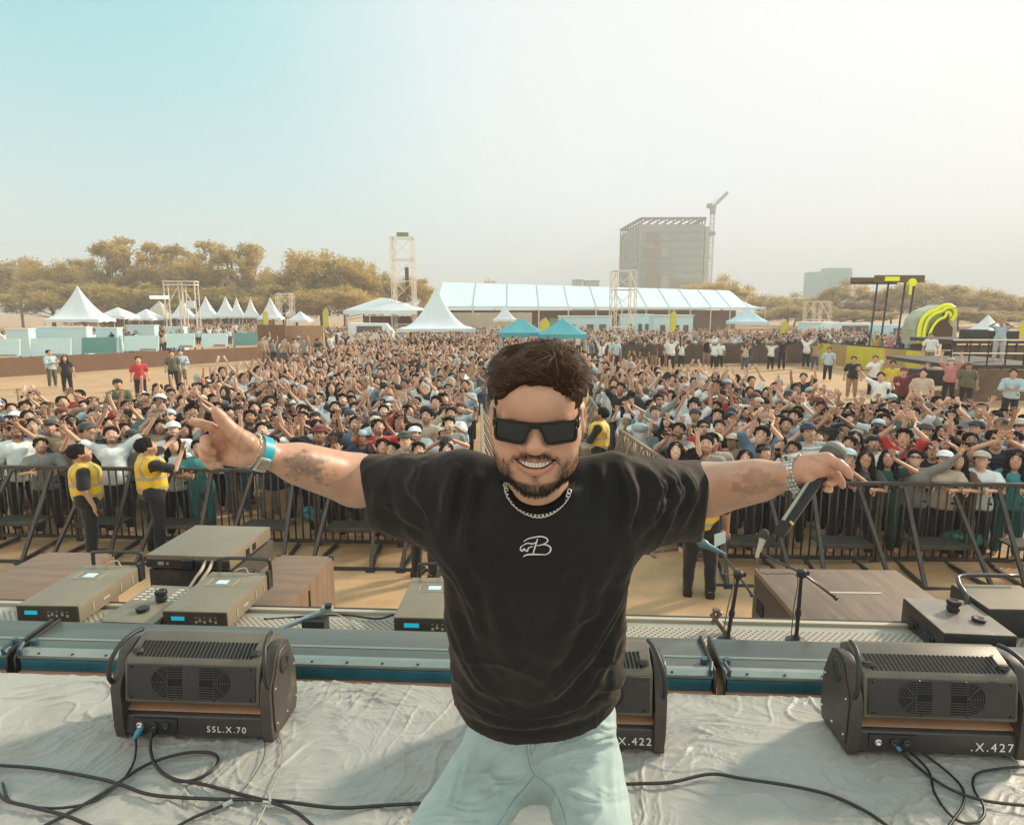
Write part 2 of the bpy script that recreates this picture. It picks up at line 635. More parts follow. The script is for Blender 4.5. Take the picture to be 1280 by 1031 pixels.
# ================================================================== trees
def leafmat(name, c):
    m = mat(name, c, .7, var=.4, vscale=.35)
    t = m.node_tree
    b = t.nodes['Principled BSDF']
    tr = N(t, 'ShaderNodeBsdfTranslucent')
    L(t, b.inputs['Base Color'].links[0].from_socket, tr.inputs['Color'])
    mx = N(t, 'ShaderNodeMixShader')
    mx.inputs[0].default_value = .6
    L(t, b.outputs[0], mx.inputs[1])
    L(t, tr.outputs[0], mx.inputs[2])
    L(t, mx.outputs[0], t.nodes['Material Output'].inputs['Surface'])
    return m
LEAF = [leafmat('leaf_gold', (.63, .47, .155)), leafmat('leaf_olive', (.54, .42, .14)), leafmat('leaf_brown', (.54, .41, .17))]
BARK = mat('bark', (.16, .12, .08), .9, bump=.4, bscale=6, var=.2)
def tree_meshes(kind, seed):
    r = np.random.RandomState(seed)
    tb = MB()
    cl = []
    if kind == 'tall':
        H, trunk = 1.0, [(0, 0, 0), (.01, .01, .3), (-.01, 0, .6), (.0, 0, .92)]
        nclump = 52
        for k in range(nclump):
            z = r.uniform(.06, .95)
            w = .20 * math.sin(PI * min(1, (z + .12) / 1.12)) ** .6 + .03
            a = r.uniform(0, 2 * PI)
            d = w * math.sqrt(r.uniform(0, 1))
            cl.append((d * math.cos(a), d * math.sin(a), z, r.uniform(.055, .10) * (1.15 - .5 * z)))
    elif kind == 'broad':
        trunk = [(0, 0, 0), (.02, 0, .2), (.0, .02, .45)]
        nclump = 40
        for k in range(nclump):
            a = r.uniform(0, 2 * PI)
            q = math.sqrt(r.uniform(0, 1))
            d = .46 * q
            z = .55 + .40 * math.sqrt(max(0, 1 - q * q)) * r.uniform(.35, 1) - .1 * q
            cl.append((d * math.cos(a), d * math.sin(a), z, r.uniform(.07, .12)))
    else:  # round bushy
        trunk = [(0, 0, 0), (.01, 0, .3), (0, 0, .6)]
        for k in range(44):
            a = r.uniform(0, 2 * PI)
            q = r.uniform(0, 1) ** .4
            e = r.uniform(-.5, 1)
            c = math.sqrt(max(0, 1 - e * e))
            cl.append((.34 * q * c * math.cos(a), .34 * q * c * math.sin(a), .55 + .38 * q * e, r.uniform(.06, .11)))
    tb.tube(spline(trunk, 4), [.015 - .0009 * i for i in range(len(spline(trunk, 4)))], 7)
    for c in cl[::3]:
        b = Vector((0, 0, max(.15, c[2] * .62)))
        e = Vector(c[:3])
        tb.tube([b, (b + e) / 2 + Vector((0, 0, -.02)), e], [.006, .004, .0015], 5)
    V, Q = [], []
    for (x, y, z, s) in cl:
        n = int(230 * (s / .08) ** 1.6)
        d = r.normal(size=(n, 3))
        d /= np.linalg.norm(d, axis=1)[:, None]
        rad = s * (r.uniform(0, 1, n) ** .45) * (1 + .35 * np.sin(7 * d[:, 0] + 5 * d[:, 2]))
        c = np.array([x, y, z]) + d * rad[:, None]
        u = r.normal(size=(n, 3)); u /= np.linalg.norm(u, axis=1)[:, None]
        w = np.cross(u, r.normal(size=(n, 3))); w /= np.linalg.norm(w, axis=1)[:, None]
        ls = r.uniform(.009, .019, n)[:, None]
        q = np.stack([c - u * ls, c + w * ls * .5, c + u * ls, c - w * ls * .5], 1)
        k = sum(len(a) for a in V)
        V.append(q.reshape(-1, 3))
        Q.append(np.arange(n * 4).reshape(-1, 4) + k)
    return tb, np.concatenate(V), np.concatenate(Q)
TREEP = {}
def tree(px, top, Y, wpx, kind, seed, leaf, label, group, rz=0.):
    """px, top: photo column and row of the crown top; wpx its width in photo pixels"""
    p = at(px, top, Y)
    h = p.z
    key = (kind, seed, leaf)
    if key not in TREEP:
        tb, V, Q = tree_meshes(kind, seed)
        root = empty('tree')
        t_ = tb.build('trunk', BARK, root, smooth=True)
        c_ = np_obj('crown', V, Q, LEAF[leaf], root, smooth=False)
        TREEP[key] = root
        o = root
    else:
        o = copy_tree(TREEP[key])
    nat = {'tall': .42, 'broad': .98, 'round': .76}[kind]
    wid = (.98 if kind == 'tall' else 1.15) * wpx / FPX * Y / (nat * h)
    o.location = (p.x, Y, 0)
    o.scale = (h * wid, h * wid, h)
    o.rotation_euler.z = rz
    tag(o, label, 'tree', group)
LT = 'trees beyond the left tents'
for a in [
    (18, 314, 130, 74, 'round', 1, 1, 'pale dusty tree at the far left end of the tree line'),
    (58, 309, 122, 80, 'round', 2, 0, 'rounded golden tree behind the large left peaked tent'),
    (98, 322, 128, 60, 'tall', 3, 1, 'lower olive tree right behind the big left tent'),
    (134, 300, 118, 62, 'tall', 4, 0, 'tall golden tree with a notched top, right of the big left tent'),
    (150, 294, 124, 52, 'tall', 3, 0, 'tallest spiky golden tree near the left tents'),
    (182, 300, 120, 60, 'tall', 5, 0, 'upright golden tree left of the pale scaffold gantry'),
    (212, 305, 126, 66, 'tall', 4, 1, 'olive tree directly behind the pale scaffold gantry'),
    (238, 312, 116, 64, 'round', 6, 0, 'bushy golden tree just right of the scaffold gantry'),
    (262, 298, 124, 54, 'tall', 5, 0, 'slender golden tree with a thin raised tip'),
    (288, 308, 118, 62, 'tall', 3, 1, 'dark olive tree behind the row of small peaked tents'),
    (314, 302, 122, 46, 'tall', 4, 0, 'narrow column like tree with a gap of sky on its right'),
    (338, 330, 118, 60, 'round', 2, 0, 'low rounded tree filling the gap in the tree line'),
    (366, 312, 112, 66, 'round', 1, 0, 'wide golden tree left of the biggest crown'),
    (398, 303, 116, 92, 'round', 6, 0, 'biggest broad golden tree behind the brown fence panel'),
    (428, 306, 118, 74, 'round', 2, 1, 'full golden crown left of the flat white canopy'),
    (452, 318, 114, 60, 'round', 6, 0, 'golden tree rising above the flat white canopy'),
    (476, 334, 116, 48, 'round', 1, 1, 'small tree just left of the tall truss tower'),
    (515, 334, 120, 52, 'round', 2, 0, 'small golden tree seen through and right of the truss tower'),
    (60, 345, 108, 110, 'round', 1, 1, 'low shaded tree mass behind the large left peaked tent'),
    (165, 348, 106, 110, 'round', 6, 1, 'low dark tree left of the scaffold gantry base'),
    (262, 350, 106, 110, 'round', 2, 1, 'low dark tree behind the small peaked tents'),
    (352, 350, 106, 110, 'round', 1, 0, 'low tree behind the small truss tower'),
    (430, 352, 104, 100, 'round', 6, 0, 'low pale tree above the flat canopy roof'),
]: tree(*a, LT, rz=a[0] * 1.7)
RT = 'trees beyond the right stage'
for a in [
    (618, 346, 150, 34, 'broad', 7, 1, 'small tree top poking above the left end of the long marquee'),
    (905, 345, 150, 74, 'broad', 8, 0, 'low spreading tree at the foot of the construction block'),
    (872, 348, 155, 50, 'broad', 7, 0, 'small tree top above the marquee beside the block'),
    (962, 366, 150, 60, 'broad', 7, 1, 'small tree beyond the right end of the marquee'),
    (995, 367, 140, 66, 'broad', 8, 1, 'low tree left of the pale glass tower'),
    (1030, 372, 138, 60, 'round', 6, 2, 'low brown tree below the pale glass tower'),
    (1056, 350, 128, 74, 'broad', 8, 2, 'umbrella shaped tree right of the pale glass tower'),
    (1092, 366, 132, 60, 'round', 2, 1, 'low tree left of the black pergola'),
    (1118, 360, 140, 62, 'round', 1, 1, 'tree seen between the black pergola posts'),
    (1158, 346, 124, 100, 'broad', 7, 2, 'large spreading tree behind the black pergola'),
    (1192, 364, 132, 60, 'broad', 8, 2, 'tree above the yellow neon arch'),
    (1228, 358, 126, 74, 'broad', 7, 2, 'tall spreading tree above the small right tent'),
    (1262, 370, 134, 60, 'broad', 8, 1, 'tree right of the small right tent'),
    (1296, 364, 130, 70, 'round', 6, 2, 'tree cut off by the right edge of the picture'),
    (985, 380, 118, 80, 'round', 6, 2, 'low dark bush like tree by the right marquee end'),
    (1070, 382, 112, 90, 'round', 2, 2, 'low dark tree behind the small scaffold grid'),
    (1200, 382, 108, 90, 'round', 6, 2, 'low dark tree behind the neon arch'),
    (1262, 386, 108, 80, 'round', 1, 2, 'low dark tree behind the right stage deck'),
]: tree(*a, RT, rz=a[0] * 1.3)

# ================================================================== tents and canopies
TENTW = mat('tent_white', (.72, .80, .82), .6, var=.05, vscale=.6, bump=.15, bscale=1.0, bdist=.05)
TENTB = mat('tent_pale_blue', (.52, .74, .80), .55, var=.05, vscale=.4, bump=.15, bscale=1.0, bdist=.05)
TEAL = mat('tent_teal', (.10, .40, .46), .55, var=.08, vscale=1.5)
CREAM = mat('tent_cream', (.55, .53, .44), .7, var=.08, vscale=.8)
ALU = mat('aluminium', (.55, .53, .48), .4, metal=.7, var=.1, vscale=5)
PALESTEEL = mat('pale_steel', (.72, .66, .56), .6, var=.1, vscale=2)
DARKM = mat('dark_metal', (.035, .034, .033), .5, metal=.3, var=.2, vscale=10)
def peak_tent(pxl, pxr, peak, eave, Y, m, label, group=None, conc=2.0, rz=0., val=.28, legs=True, name='peaked_tent'):
    a, b = at(pxl, eave, Y), at(pxr, eave, Y)
    w = (b.x - a.x) / 2 / (math.cos(rz) + abs(math.sin(rz)))
    ze, zp = a.z, at((pxl + pxr) / 2, peak, Y).z
    root = empty(name, ((a.x + b.x) / 2, Y + w, 0), rz, label, 'tent', group)
    mb = MB()
    ns, na = 14, 40
    vs, fs = [], []
    for i in range(ns + 1):
        t = i / ns
        for k in range(na):
            an = 2 * PI * k / na
            c, s = math.cos(an), math.sin(an)
            q = 1 / max(abs(c), abs(s))
            sag = 1 - .05 * (1 - abs(math.sin(2 * an))) * t
            vs.append((w * t * c * q * sag + (0.02 if t == 0 else 0) * c, w * t * s * q * sag + (0.02 if t == 0 else 0) * s, ze + (zp - ze) * (1 - t) ** conc))
    for i in range(ns):
        for k in range(na):
            fs.append((i * na + k, i * na + (k + 1) % na, (i + 1) * na + (k + 1) % na, (i + 1) * na + k))
    mb.add(vs, fs)
    k0 = len(mb.v)
    rim = vs[-na:]
    mb.add(rim + [(x * 1.003, y * 1.003, z - val * (1 + .18 * math.cos(k * PI / 2.5))) for k, (x, y, z) in enumerate(rim)],
           [(k, (k + 1) % na, na + (k + 1) % na, na + k) for k in range(na)])
    mb.build('canopy', m, root, smooth=True)
    if legs:
        for sx in (-1, 1):
            for sy in (-1, 1):
                MB().tube([(sx * w * .94, sy * w * .94, 0), (sx * w * .94, sy * w * .94, ze + .02)], .045, 6).build('leg', ALU, root)
    return root
peak_tent(42, 118, 356, 399, 58, TENTW, 'large white peaked tent in front of the left trees', rz=.25, conc=1.75)
SG = 'small white peaked tents in a row'
for l, r_, pk, ev, lab in [(207, 238, 373, 396, 'leftmost small white peaked tent, below the scaffold gantry'),
                        (236, 268, 370, 396, 'widest small white peaked tent, second in the row'),
                        (263, 292, 370, 395, 'third small white peaked tent from the gantry'),
                        (283, 303, 371, 395, 'fourth small peaked tent, half hidden between neighbours'),
                        (300, 321, 372, 395, 'fifth small peaked tent, beside the last one'),
                        (318, 350, 371, 397, 'last small white peaked tent, nearest the small truss tower')]:
    peak_tent(l, r_, pk, ev, 88, TENTW, lab, SG, rz=.15, conc=1.6)
peak_tent(120, 155, 384, 396, 80, TENTW, 'low cloth canopy sagging right of the large left tent', conc=.9, name='stall_canopy')
peak_tent(160, 190, 386, 398, 86, TENTW, 'low white canopy between the left stalls', conc=1.0, name='stall_canopy')
peak_tent(176, 208, 376, 396, 96, CREAM, 'dull cream tent left of the scaffold gantry', conc=1.0, name='stall_canopy')
peak_tent(360, 384, 389, 400, 90, TENTW, 'small white stall tent right of the small truss tower', conc=1.1)
peak_tent(486, 594, 356, 411, 33, TENTW, 'tall white peaked tent standing among the crowd', conc=2.0, rz=.12, val=.16)
peak_tent(616, 646, 381, 399, 72, TENTW, 'small white peaked tent in front of the marquee, left of the popup canopies', conc=1.5)
peak_tent(921, 962, 385, 402, 66, TENTB, 'pale tent at the right end of the marquee', conc=1.3)
peak_tent(1226, 1262, 393, 412, 62, TENTW, 'small white peaked tent above the right stage deck', conc=1.5, rz=.3)
peak_tent(620, 683, 397, 416, 30, TEAL, 'teal popup canopy nearer the white peaked tent', 'teal popup canopies', conc=1.15, rz=.1, val=.2, name='popup_canopy')
peak_tent(672, 739, 398, 418, 29, TEAL, 'teal popup canopy with a white post on its right', 'teal popup canopies', conc=1.15, rz=-.08, val=.2, name='popup_canopy')

def flat_canopy():
    Y = 62
    l, r_ = at(434, 388, Y), at(524, 384, Y)
    root = empty('flat_canopy', ((l.x + r_.x) / 2, Y + 3, 0), 0, 'low gabled white canopy on posts beside the truss tower', 'canopy')
    w = (r_.x - l.x) / 2
    zt, ze = at(478, 372, Y).z, l.z
    mb = MB()
    d = 4.5
    for s in (-1, 1):
        mb.add([(s * w, -d, ze), (s * w, d, ze), (-s * .2 - .3, d * .7, zt), (-s * .2 - .3, -d * .4, zt)], [(0, 1, 2, 3)])
    mb.add([(-w, -d, ze), (w, -d, ze), (-.1, -d * .4, zt), (-.5, -d * .4, zt)], [(0, 1, 2, 3)])
    mb.add([(-w, -d, ze), (w, -d, ze), (w, -d, ze - .35), (-w, -d, ze - .35)], [(0, 1, 2, 3)])
    mb.build('canopy', TENTW, root)
    for x in (-w * .95, -w * .3, w * .3, w * .95):
        MB().tube([(x, -d * .95, 0), (x, -d * .95, ze)], .06, 6).build('leg', ALU, root)
    MB().box((0, 3.5, 1.4), (w * 1.9, .1, 2.8)).build('back_wall', mat('rust_wall', (.22, .12, .07), .8, var=.2, vscale=1), root)
flat_canopy()

def marquee():
    A, B = at(545, 381.5, 74), at(957, 388.5, 112)      # front eave ends
    A.z = B.z = 4.0
    d = (B - A).normalized()
    nrm_ = Vector((-d.y, d.x, 0))
    Ln = (B - A).length
    root = empty('marquee', (A.x, A.y, 0), math.atan2(d.y, d.x), 'very long pale blue marquee with brown walls across the back of the field', 'marquee')
    sa, ca = math.sin(root.rotation_euler.z), math.cos(root.rotation_euler.z)
    Wd, zr, ze = 16., 6.9, 3.9
    mb = MB()
    nb = 13
    vs, fs = [], []
    for i in range(nb * 4 + 1):
        x = Ln * i / (nb * 4)
        hip = min(1, (Ln - x) / 6.0)
        for j in range(9):
            t = j / 8
            sag = -.06 * math.sin(PI * (i % 4) / 4) * math.sin(PI * min(1, t * 2))
            z = ze + (zr - ze) * (1 - abs(2 * t - 1)) * hip + sag
            vs.append((x + t * Wd * sa, t * Wd * ca, z))
    n = 9
    for i in range(nb * 4):
        for j in range(8):
            fs.append((i * n + j, (i + 1) * n + j, (i + 1) * n + j + 1, i * n + j + 1))
    mb.add(vs, fs)
    mb.add([(0, 0, ze), (Wd / 2 * sa, Wd / 2 * ca, zr), (Wd * sa, Wd * ca, ze)], [(0, 1, 2)])
    mb.add([(0, -.02, ze), (Ln, -.02, ze), (Ln, -.02, ze - .3), (0, -.02, ze - .3)], [(0, 1, 2, 3)])
    mb.build('roof', mat('marquee_roof', (.60, .76, .80), .55, var=.06, vscale=.3), root, smooth='auto')
    mb = MB()
    for i in range(nb + 1):
        x = Ln * i / nb
        hip = min(1, max(.02, (Ln - x) / 6.0))
        mb.tube([(x, -.03, ze + .06), (x + Wd / 2 * sa, Wd / 2 * ca, ze + (zr - ze) * hip + .07)], .045, 5)
    mb.build('roof_seam', mat('seam', (.46, .62, .66), .6), root)
    MB().box((Ln / 2, 6, 1.7), (Ln, .15, 3.4)).build('wall', mat('marquee_wall', (.30, .20, .12), .85, var=.25, vscale=.3), root)
    MB().box((7, -.05, 1.6), (13.5, .1, 3.1)).build('wall', mat('marquee_end', (.42, .38, .30), .8, var=.15, vscale=.6), root)
    for i in range(nb + 1):
        MB().tube([(Ln * i / nb, .05, 0), (Ln * i / nb, .05, ze)], .09, 6).build('post', PALESTEEL, root)
    for x, w, m in ((24, 5, TENTB), (31, 3, DARKM), (38, 6, TENTB), (44, 3, DARKM)):
        MB().box((x, 5.8, 1.3), (w, .06, 2.0)).build('banner', m, root)
marquee()
def site_cabin(l, r_, top, bot, Y, label):
    a, b = at(l, top, Y), at(r_, bot, Y)
    root = empty('site_cabin', ((a.x + b.x) / 2, Y, 0), 0, label, 'cabin')
    w = b.x - a.x
    MB().box((0, 1.2, a.z / 2), (w, 2.4, a.z)).build('wall', TENTB, root, bevel=.03)
    MB().box((0, 1.2, a.z + .05), (w + .2, 2.6, .1)).build('roof', TENTW, root)
    for x in (-w * .28, w * .08, w * .32):
        MB().box((x, -.01, a.z * .55), (w * .13, .06, a.z * .3)).build('window', mat('cabin_glass', (.12, .11, .09), .3), root)
site_cabin(818, 866, 395, 412, 62, 'pale blue cabin with three windows below the marquee eave')
site_cabin(780, 815, 394, 410, 66, 'plain pale cabin beside the one with three windows')
site_cabin(700, 765, 396, 410, 70, 'long pale blue cabin behind the far crowd, left of the truss mast')
site_cabin(1010, 1045, 404, 414, 70, 'low white cabin right of the marquee')

# ================================================================== truss towers
def truss(mb, a, b, w, nseg, r_=.03, diag=True):
    a, b = Vector(a), Vector(b)
    d = (b - a)
    up = Vector((0, 0, 1)) if abs(d.normalized().z) < .9 else Vector((1, 0, 0))
    u = d.cross(up).normalized() * w / 2
    v = d.cross(u).normalized() * w / 2
    cs = [u + v, u - v, -u - v, -u + v]
    for c in cs: mb.tube([a + c, b + c], r_, 5)
    for i in range(nseg + 1):
        p = a + d * i / nseg
        for k in range(4):
            mb.tube([p + cs[k], p + cs[(k + 1) % 4]], r_ * .7, 4)
            if diag and i < nseg:
                q = a + d * (i + 1) / nseg
                mb.tube([p + cs[k], q + cs[(k + 1) % 4]], r_ * .6, 4)
def truss_tower(l, r_, top, Y, nlev, label, leg=.35, name='truss_tower', extra=None):
    a, b = at(l, top, Y), at(r_, top, Y)
    w, h = (b.x - a.x), a.z
    root = empty(name, ((a.x + b.x) / 2, Y + w / 2, 0), .1, label, 'tower')
    for sx in (-1, 1):
        for sy in (-1, 1):
            mb = MB()
            x, y = sx * (w - leg) / 2, sy * (w - leg) / 2
            truss(mb, (x, y, 0), (x, y, h), leg, int(h / .9), .02)
            mb.build('leg', PALESTEEL, root)
    for k in range(nlev):
        z = h * (k + 1) / nlev
        mb = MB()
        q = (w - leg) / 2
        for (x0, y0, x1, y1) in ((-q, -q, q, -q), (q, -q, q, q), (q, q, -q, q), (-q, q, -q, -q)):
            mb.tube([(x0, y0, z), (x1, y1, z)], .05, 5)
            mb.tube([(x0, y0, z - h / nlev * .9), (x1, y1, z)], .03, 5)
        mb.build('level', PALESTEEL, root)
    return root
t = truss_tower(486, 516, 296, 62, 5, 'tall square truss tower with green netting on top, left of the marquee')
MB().box((0, 0, at(500, 296, 62).z + .3), (1.1, .9, .35)).build('net_bundle', mat('green_net', (.22, .30, .18), .9, bump=.6, bscale=4), t)
MB().box((.3, 0, 6.2), (.35, .3, 2.6)).build('speaker_column', mat('speaker_brown', (.16, .09, .05), .7), t)
t = truss_tower(768, 796, 338, 62, 4, 'slim truss mast standing in front of the marquee middle', leg=.2)
truss_tower(343, 362, 367, 95, 2, 'short truss tower right of the row of small tents', leg=.3)
truss_tower(1016, 1040, 377, 80, 2, 'small scaffold grid tower before the right trees', leg=.3)
def gantry():
    Y = 70
    a, b = at(208, 352, Y), at(247, 396, Y)
    root = empty('scaffold_gantry', ((a.x + b.x) / 2, Y, 0), .15, 'pale scaffold gantry with a lit lamp bar above the small tents', 'gantry')
    h, w = a.z, b.x - a.x
    for x in (-w / 2, -.05, .25, w / 2):
        mb = MB()
        for y in (-.6, .6): mb.tube([(x, y, 0), (x, y, h)], .07, 6)
        mb.build('post', PALESTEEL, root)
    for z in (h, h - .35):
        MB().box((0, 0, z), (w + .2, 1.4, .12)).build('beam', PALESTEEL, root)
    mb = MB()
    mb.tube([(-w / 2, -.6, h * .55), (-.05, -.6, h * .93)], .05, 5)
    mb.tube([(w / 2, -.6, h * .55), (.25, -.6, h * .93)], .05, 5)
    mb.build('brace', PALESTEEL, root)
    MB().box((-w / 2 - .5, -.7, h * .74), (1.8, .25, .3)).build('lamp_bar', mat('lamp_lit', (.9, .85, .7), .5, emit=(1, .9, .7), estr=1.2), root)
    MB().box((w / 2 - .5, -.7, h * .62), (.9, .3, .8)).build('loudspeaker', TENTW, root, bevel=.05)
gantry()

# ================================================================== buildings and crane
def block():
    Y = 300
    CONC = mat('net_grey', (.30, .34, .29), .9, var=.18, vscale=.05, stretch=(1, 1, .3), bump=.3, bscale=.4, bdist=.4)
    CONC2 = mat('side_grey', (.36, .38, .32), .9, var=.15, vscale=.08, stretch=(1, 1, .2))
    SL = mat('slab_grey', (.20, .18, .14), .9)
    PAN = mat('panel_tan', (.28, .22, .14), .9, var=.2, vscale=.1)
    c = at(802, 275, Y)
    l = at(770, 275, Y)
    r_ = at(881, 275, Y)
    h = c.z
    wf = r_.x - c.x
    ws = c.x - l.x
    root = empty('construction_block', (c.x, Y, 0), -.02, 'grey netted building under construction with an open roof frame', 'building')
    dep = 60
    lx = -ws - 12
    # main volume, left face runs back
    mb = MB()
    hs = h
    P0, P1, P2, P3 = Vector((0, 0, 0)), Vector((wf, 0, 0)), Vector((wf, 40, 0)), Vector(((770 - 640) / FPX * 342 - c.x, 42, 0))
    mb.prism([P0, P1, P2, P3], (0, 0, 0), (0, 0, hs - 2.0))
    mb.build('wall', CONC, root)
    f = 3.7
    mb = MB()
    n = 12
    for k in range(1, n):
        z = (hs - 2) * k / n
        mb.bar(P0 + Vector((-.15, -.1, z)), P3 + Vector((-.15, -.1, z)), .5, .35)
    for k in range(9):
        q = P0.lerp(P3, k / 8)
        mb.bar(q + Vector((-.2, -.2, 0)), q + Vector((-.2, -.2, hs - 2)), .5)
    mb.build('scaffold', CONC2, root)
    mb = MB()
    for k in range(1, n):
        z = (hs - 2) * k / n
        mb.box((wf / 2, -.05, z), (wf, .3, .28))
    mb.build('floor_edges', mat('floor_edge', (.25, .26, .22), .9), root)
    for (x0, x1, z0, z1) in ((.08, .19, .78, .86), (.22, .28, .76, .86), (.06, .30, .62, .72), (.33, .45, .62, .72), (.08, .17, .50, .58), (.20, .28, .50, .58),
                             (.10, .30, .06, .46), (.33, .46, .1, .44), (.50, .97, .335, .375), (.35, .50, .455, .475)):
        dark = (x1 - x0) < .25 and z0 > .45
        MB().box((wf * (x0 + x1) / 2, -.35, hs * (z0 + z1) / 2), (wf * (x1 - x0), .25, hs * (z1 - z0))).build('facade_panel', PAN if x0 < .32 or x0 == .5 else CONC2, root)
    # open roof frame
    mb = MB()
    zt = hs + .6
    for a, b in ((P0, P1), (P1, P2), (P2, P3), (P3, P0)):
        mb.bar(a + Vector((0, 0, zt)), b + Vector((0, 0, zt)), 1.2, 1.0)
        for k in range(9):
            q = a.lerp(b, k / 8)
            mb.bar(q + Vector((0, 0, hs - 2)), q + Vector((0, 0, zt)), .5)
    for k in range(1, 8):
        mb.bar(P0.lerp(P1, k / 8) + Vector((0, 0, zt)), P3.lerp(P2, k / 8) + Vector((0, 0, zt)), .6, .6)
    mb.build('roof_frame', SL, root)
    MB().box((wf + 1.2, 6, hs * .47), (1.6, 12, hs * .93)).build('hoist_shaft', mat('shaft', (.42, .40, .34), .9), root)
    # crane
    ct = at(896, 262, Y)
    cb = empty('tower_crane', (ct.x, Y + 6, 0), 0, 'tower crane with its jib raised steeply beside the grey block', 'crane')
    CR = mat('crane_grey', (.30, .28, .24), .8)
    mb = MB()
    truss(mb, (0, 0, 0), (0, 0, ct.z), 1.7, 18, .11)
    mb.build('mast', CR, cb)
    hub = at(896, 290, Y).z
    MB().box((0, 0, hub), (2.8, 2.8, 1.6)).build('collar', CR, cb, bevel=.1)
    MB().box((0, 0, ct.z + .5), (2.2, 2, 3.4)).box((-1.6, 0, ct.z + 2.5), (2.4, 1.6, 2.0)).build('cab', CR, cb, bevel=.1)
    jt = at(915, 238, Y)
    mb = MB()
    truss(mb, (-1, 0, ct.z + 1), (jt.x - ct.x, 0, jt.z), 1.0, 12, .11)
    mb.build('jib', mat('crane_dark', (.16, .14, .12), .8), cb)
    mb = MB()
    mb.tube([(0, 0, ct.z), (-1.4, 0, at(896, 252, Y).z)], .3, 5)
    mb.tube([(-1.4, 0, at(896, 252, Y).z), (jt.x - ct.x, 0, jt.z)], .07, 4)
    mb.build('a_frame', CR, cb)
    z = at(890, 321, Y).z
    MB().bar((0, 0, z), (-6, -3, z), .5).build('tie', CR, cb)
block()
def glass_tower():
    Y = 420
    a, b = at(1019, 340, Y), at(1060, 336, Y)
    root = empty('glass_tower', ((a.x + b.x) / 2, Y, 0), .3, 'pale teal glass tower block far behind the right trees', 'building')
    w, h = b.x - a.x, a.z
    G = mat('tower_glass', (.20, .42, .43), .35, var=.1, vscale=.1)
    MB().prism([(-w / 2, -6, 0), (w / 2, -6, 0), (w / 2, 12, 0), (-w / 2, 12, 0)], (0, 0, 0), (0, 0, h)).build('wall', G, root)
    mb = MB()
    for k in range(1, 18): mb.box((0, 3, h * k / 18), (w + .3, 18.3, .35))
    mb.build('floor_edges', mat('tower_edge', (.24, .38, .39), .6), root)
    mb = MB()
    for k in range(0, 9): mb.box((-w / 2 + w * k / 8, -6.1, h / 2), (.4, .4, h))
    mb.build('mullions', MATS['tower_edge'], root)
    MB().box((2, 3, h + 1.2), (8, 8, 2.6)).build('plant_room', G, root)
    MB().prism([(w * .15, -6, 0), (w / 2, -6, 0), (w / 2, 8, 0), (w * .15, 8, 0)], (0, 0, h), (0, 0, h + 2.2)).build('parapet', G, root)
glass_tower()
for (l, r_, tp, lab) in ((716, 727, 351, 'tiny far rooftop above the marquee, the left one'), (730, 748, 352, 'tiny far rooftop above the marquee, the right one')):
    Y = 420
    a, b = at(l, tp, Y), at(r_, tp, Y)
    root = empty('far_house', ((a.x + b.x) / 2, Y, 0), 0, lab, 'building')
    MB().box((0, 0, a.z / 2), (b.x - a.x, 8, a.z)).build('wall', mat('far_wall', (.35, .42, .42), .9, var=.1, vscale=.2), root)
    MB().box((0, 0, a.z + .3), (b.x - a.x + 1, 9, .5)).build('roof', mat('far_roof', (.25, .27, .26), .9), root)

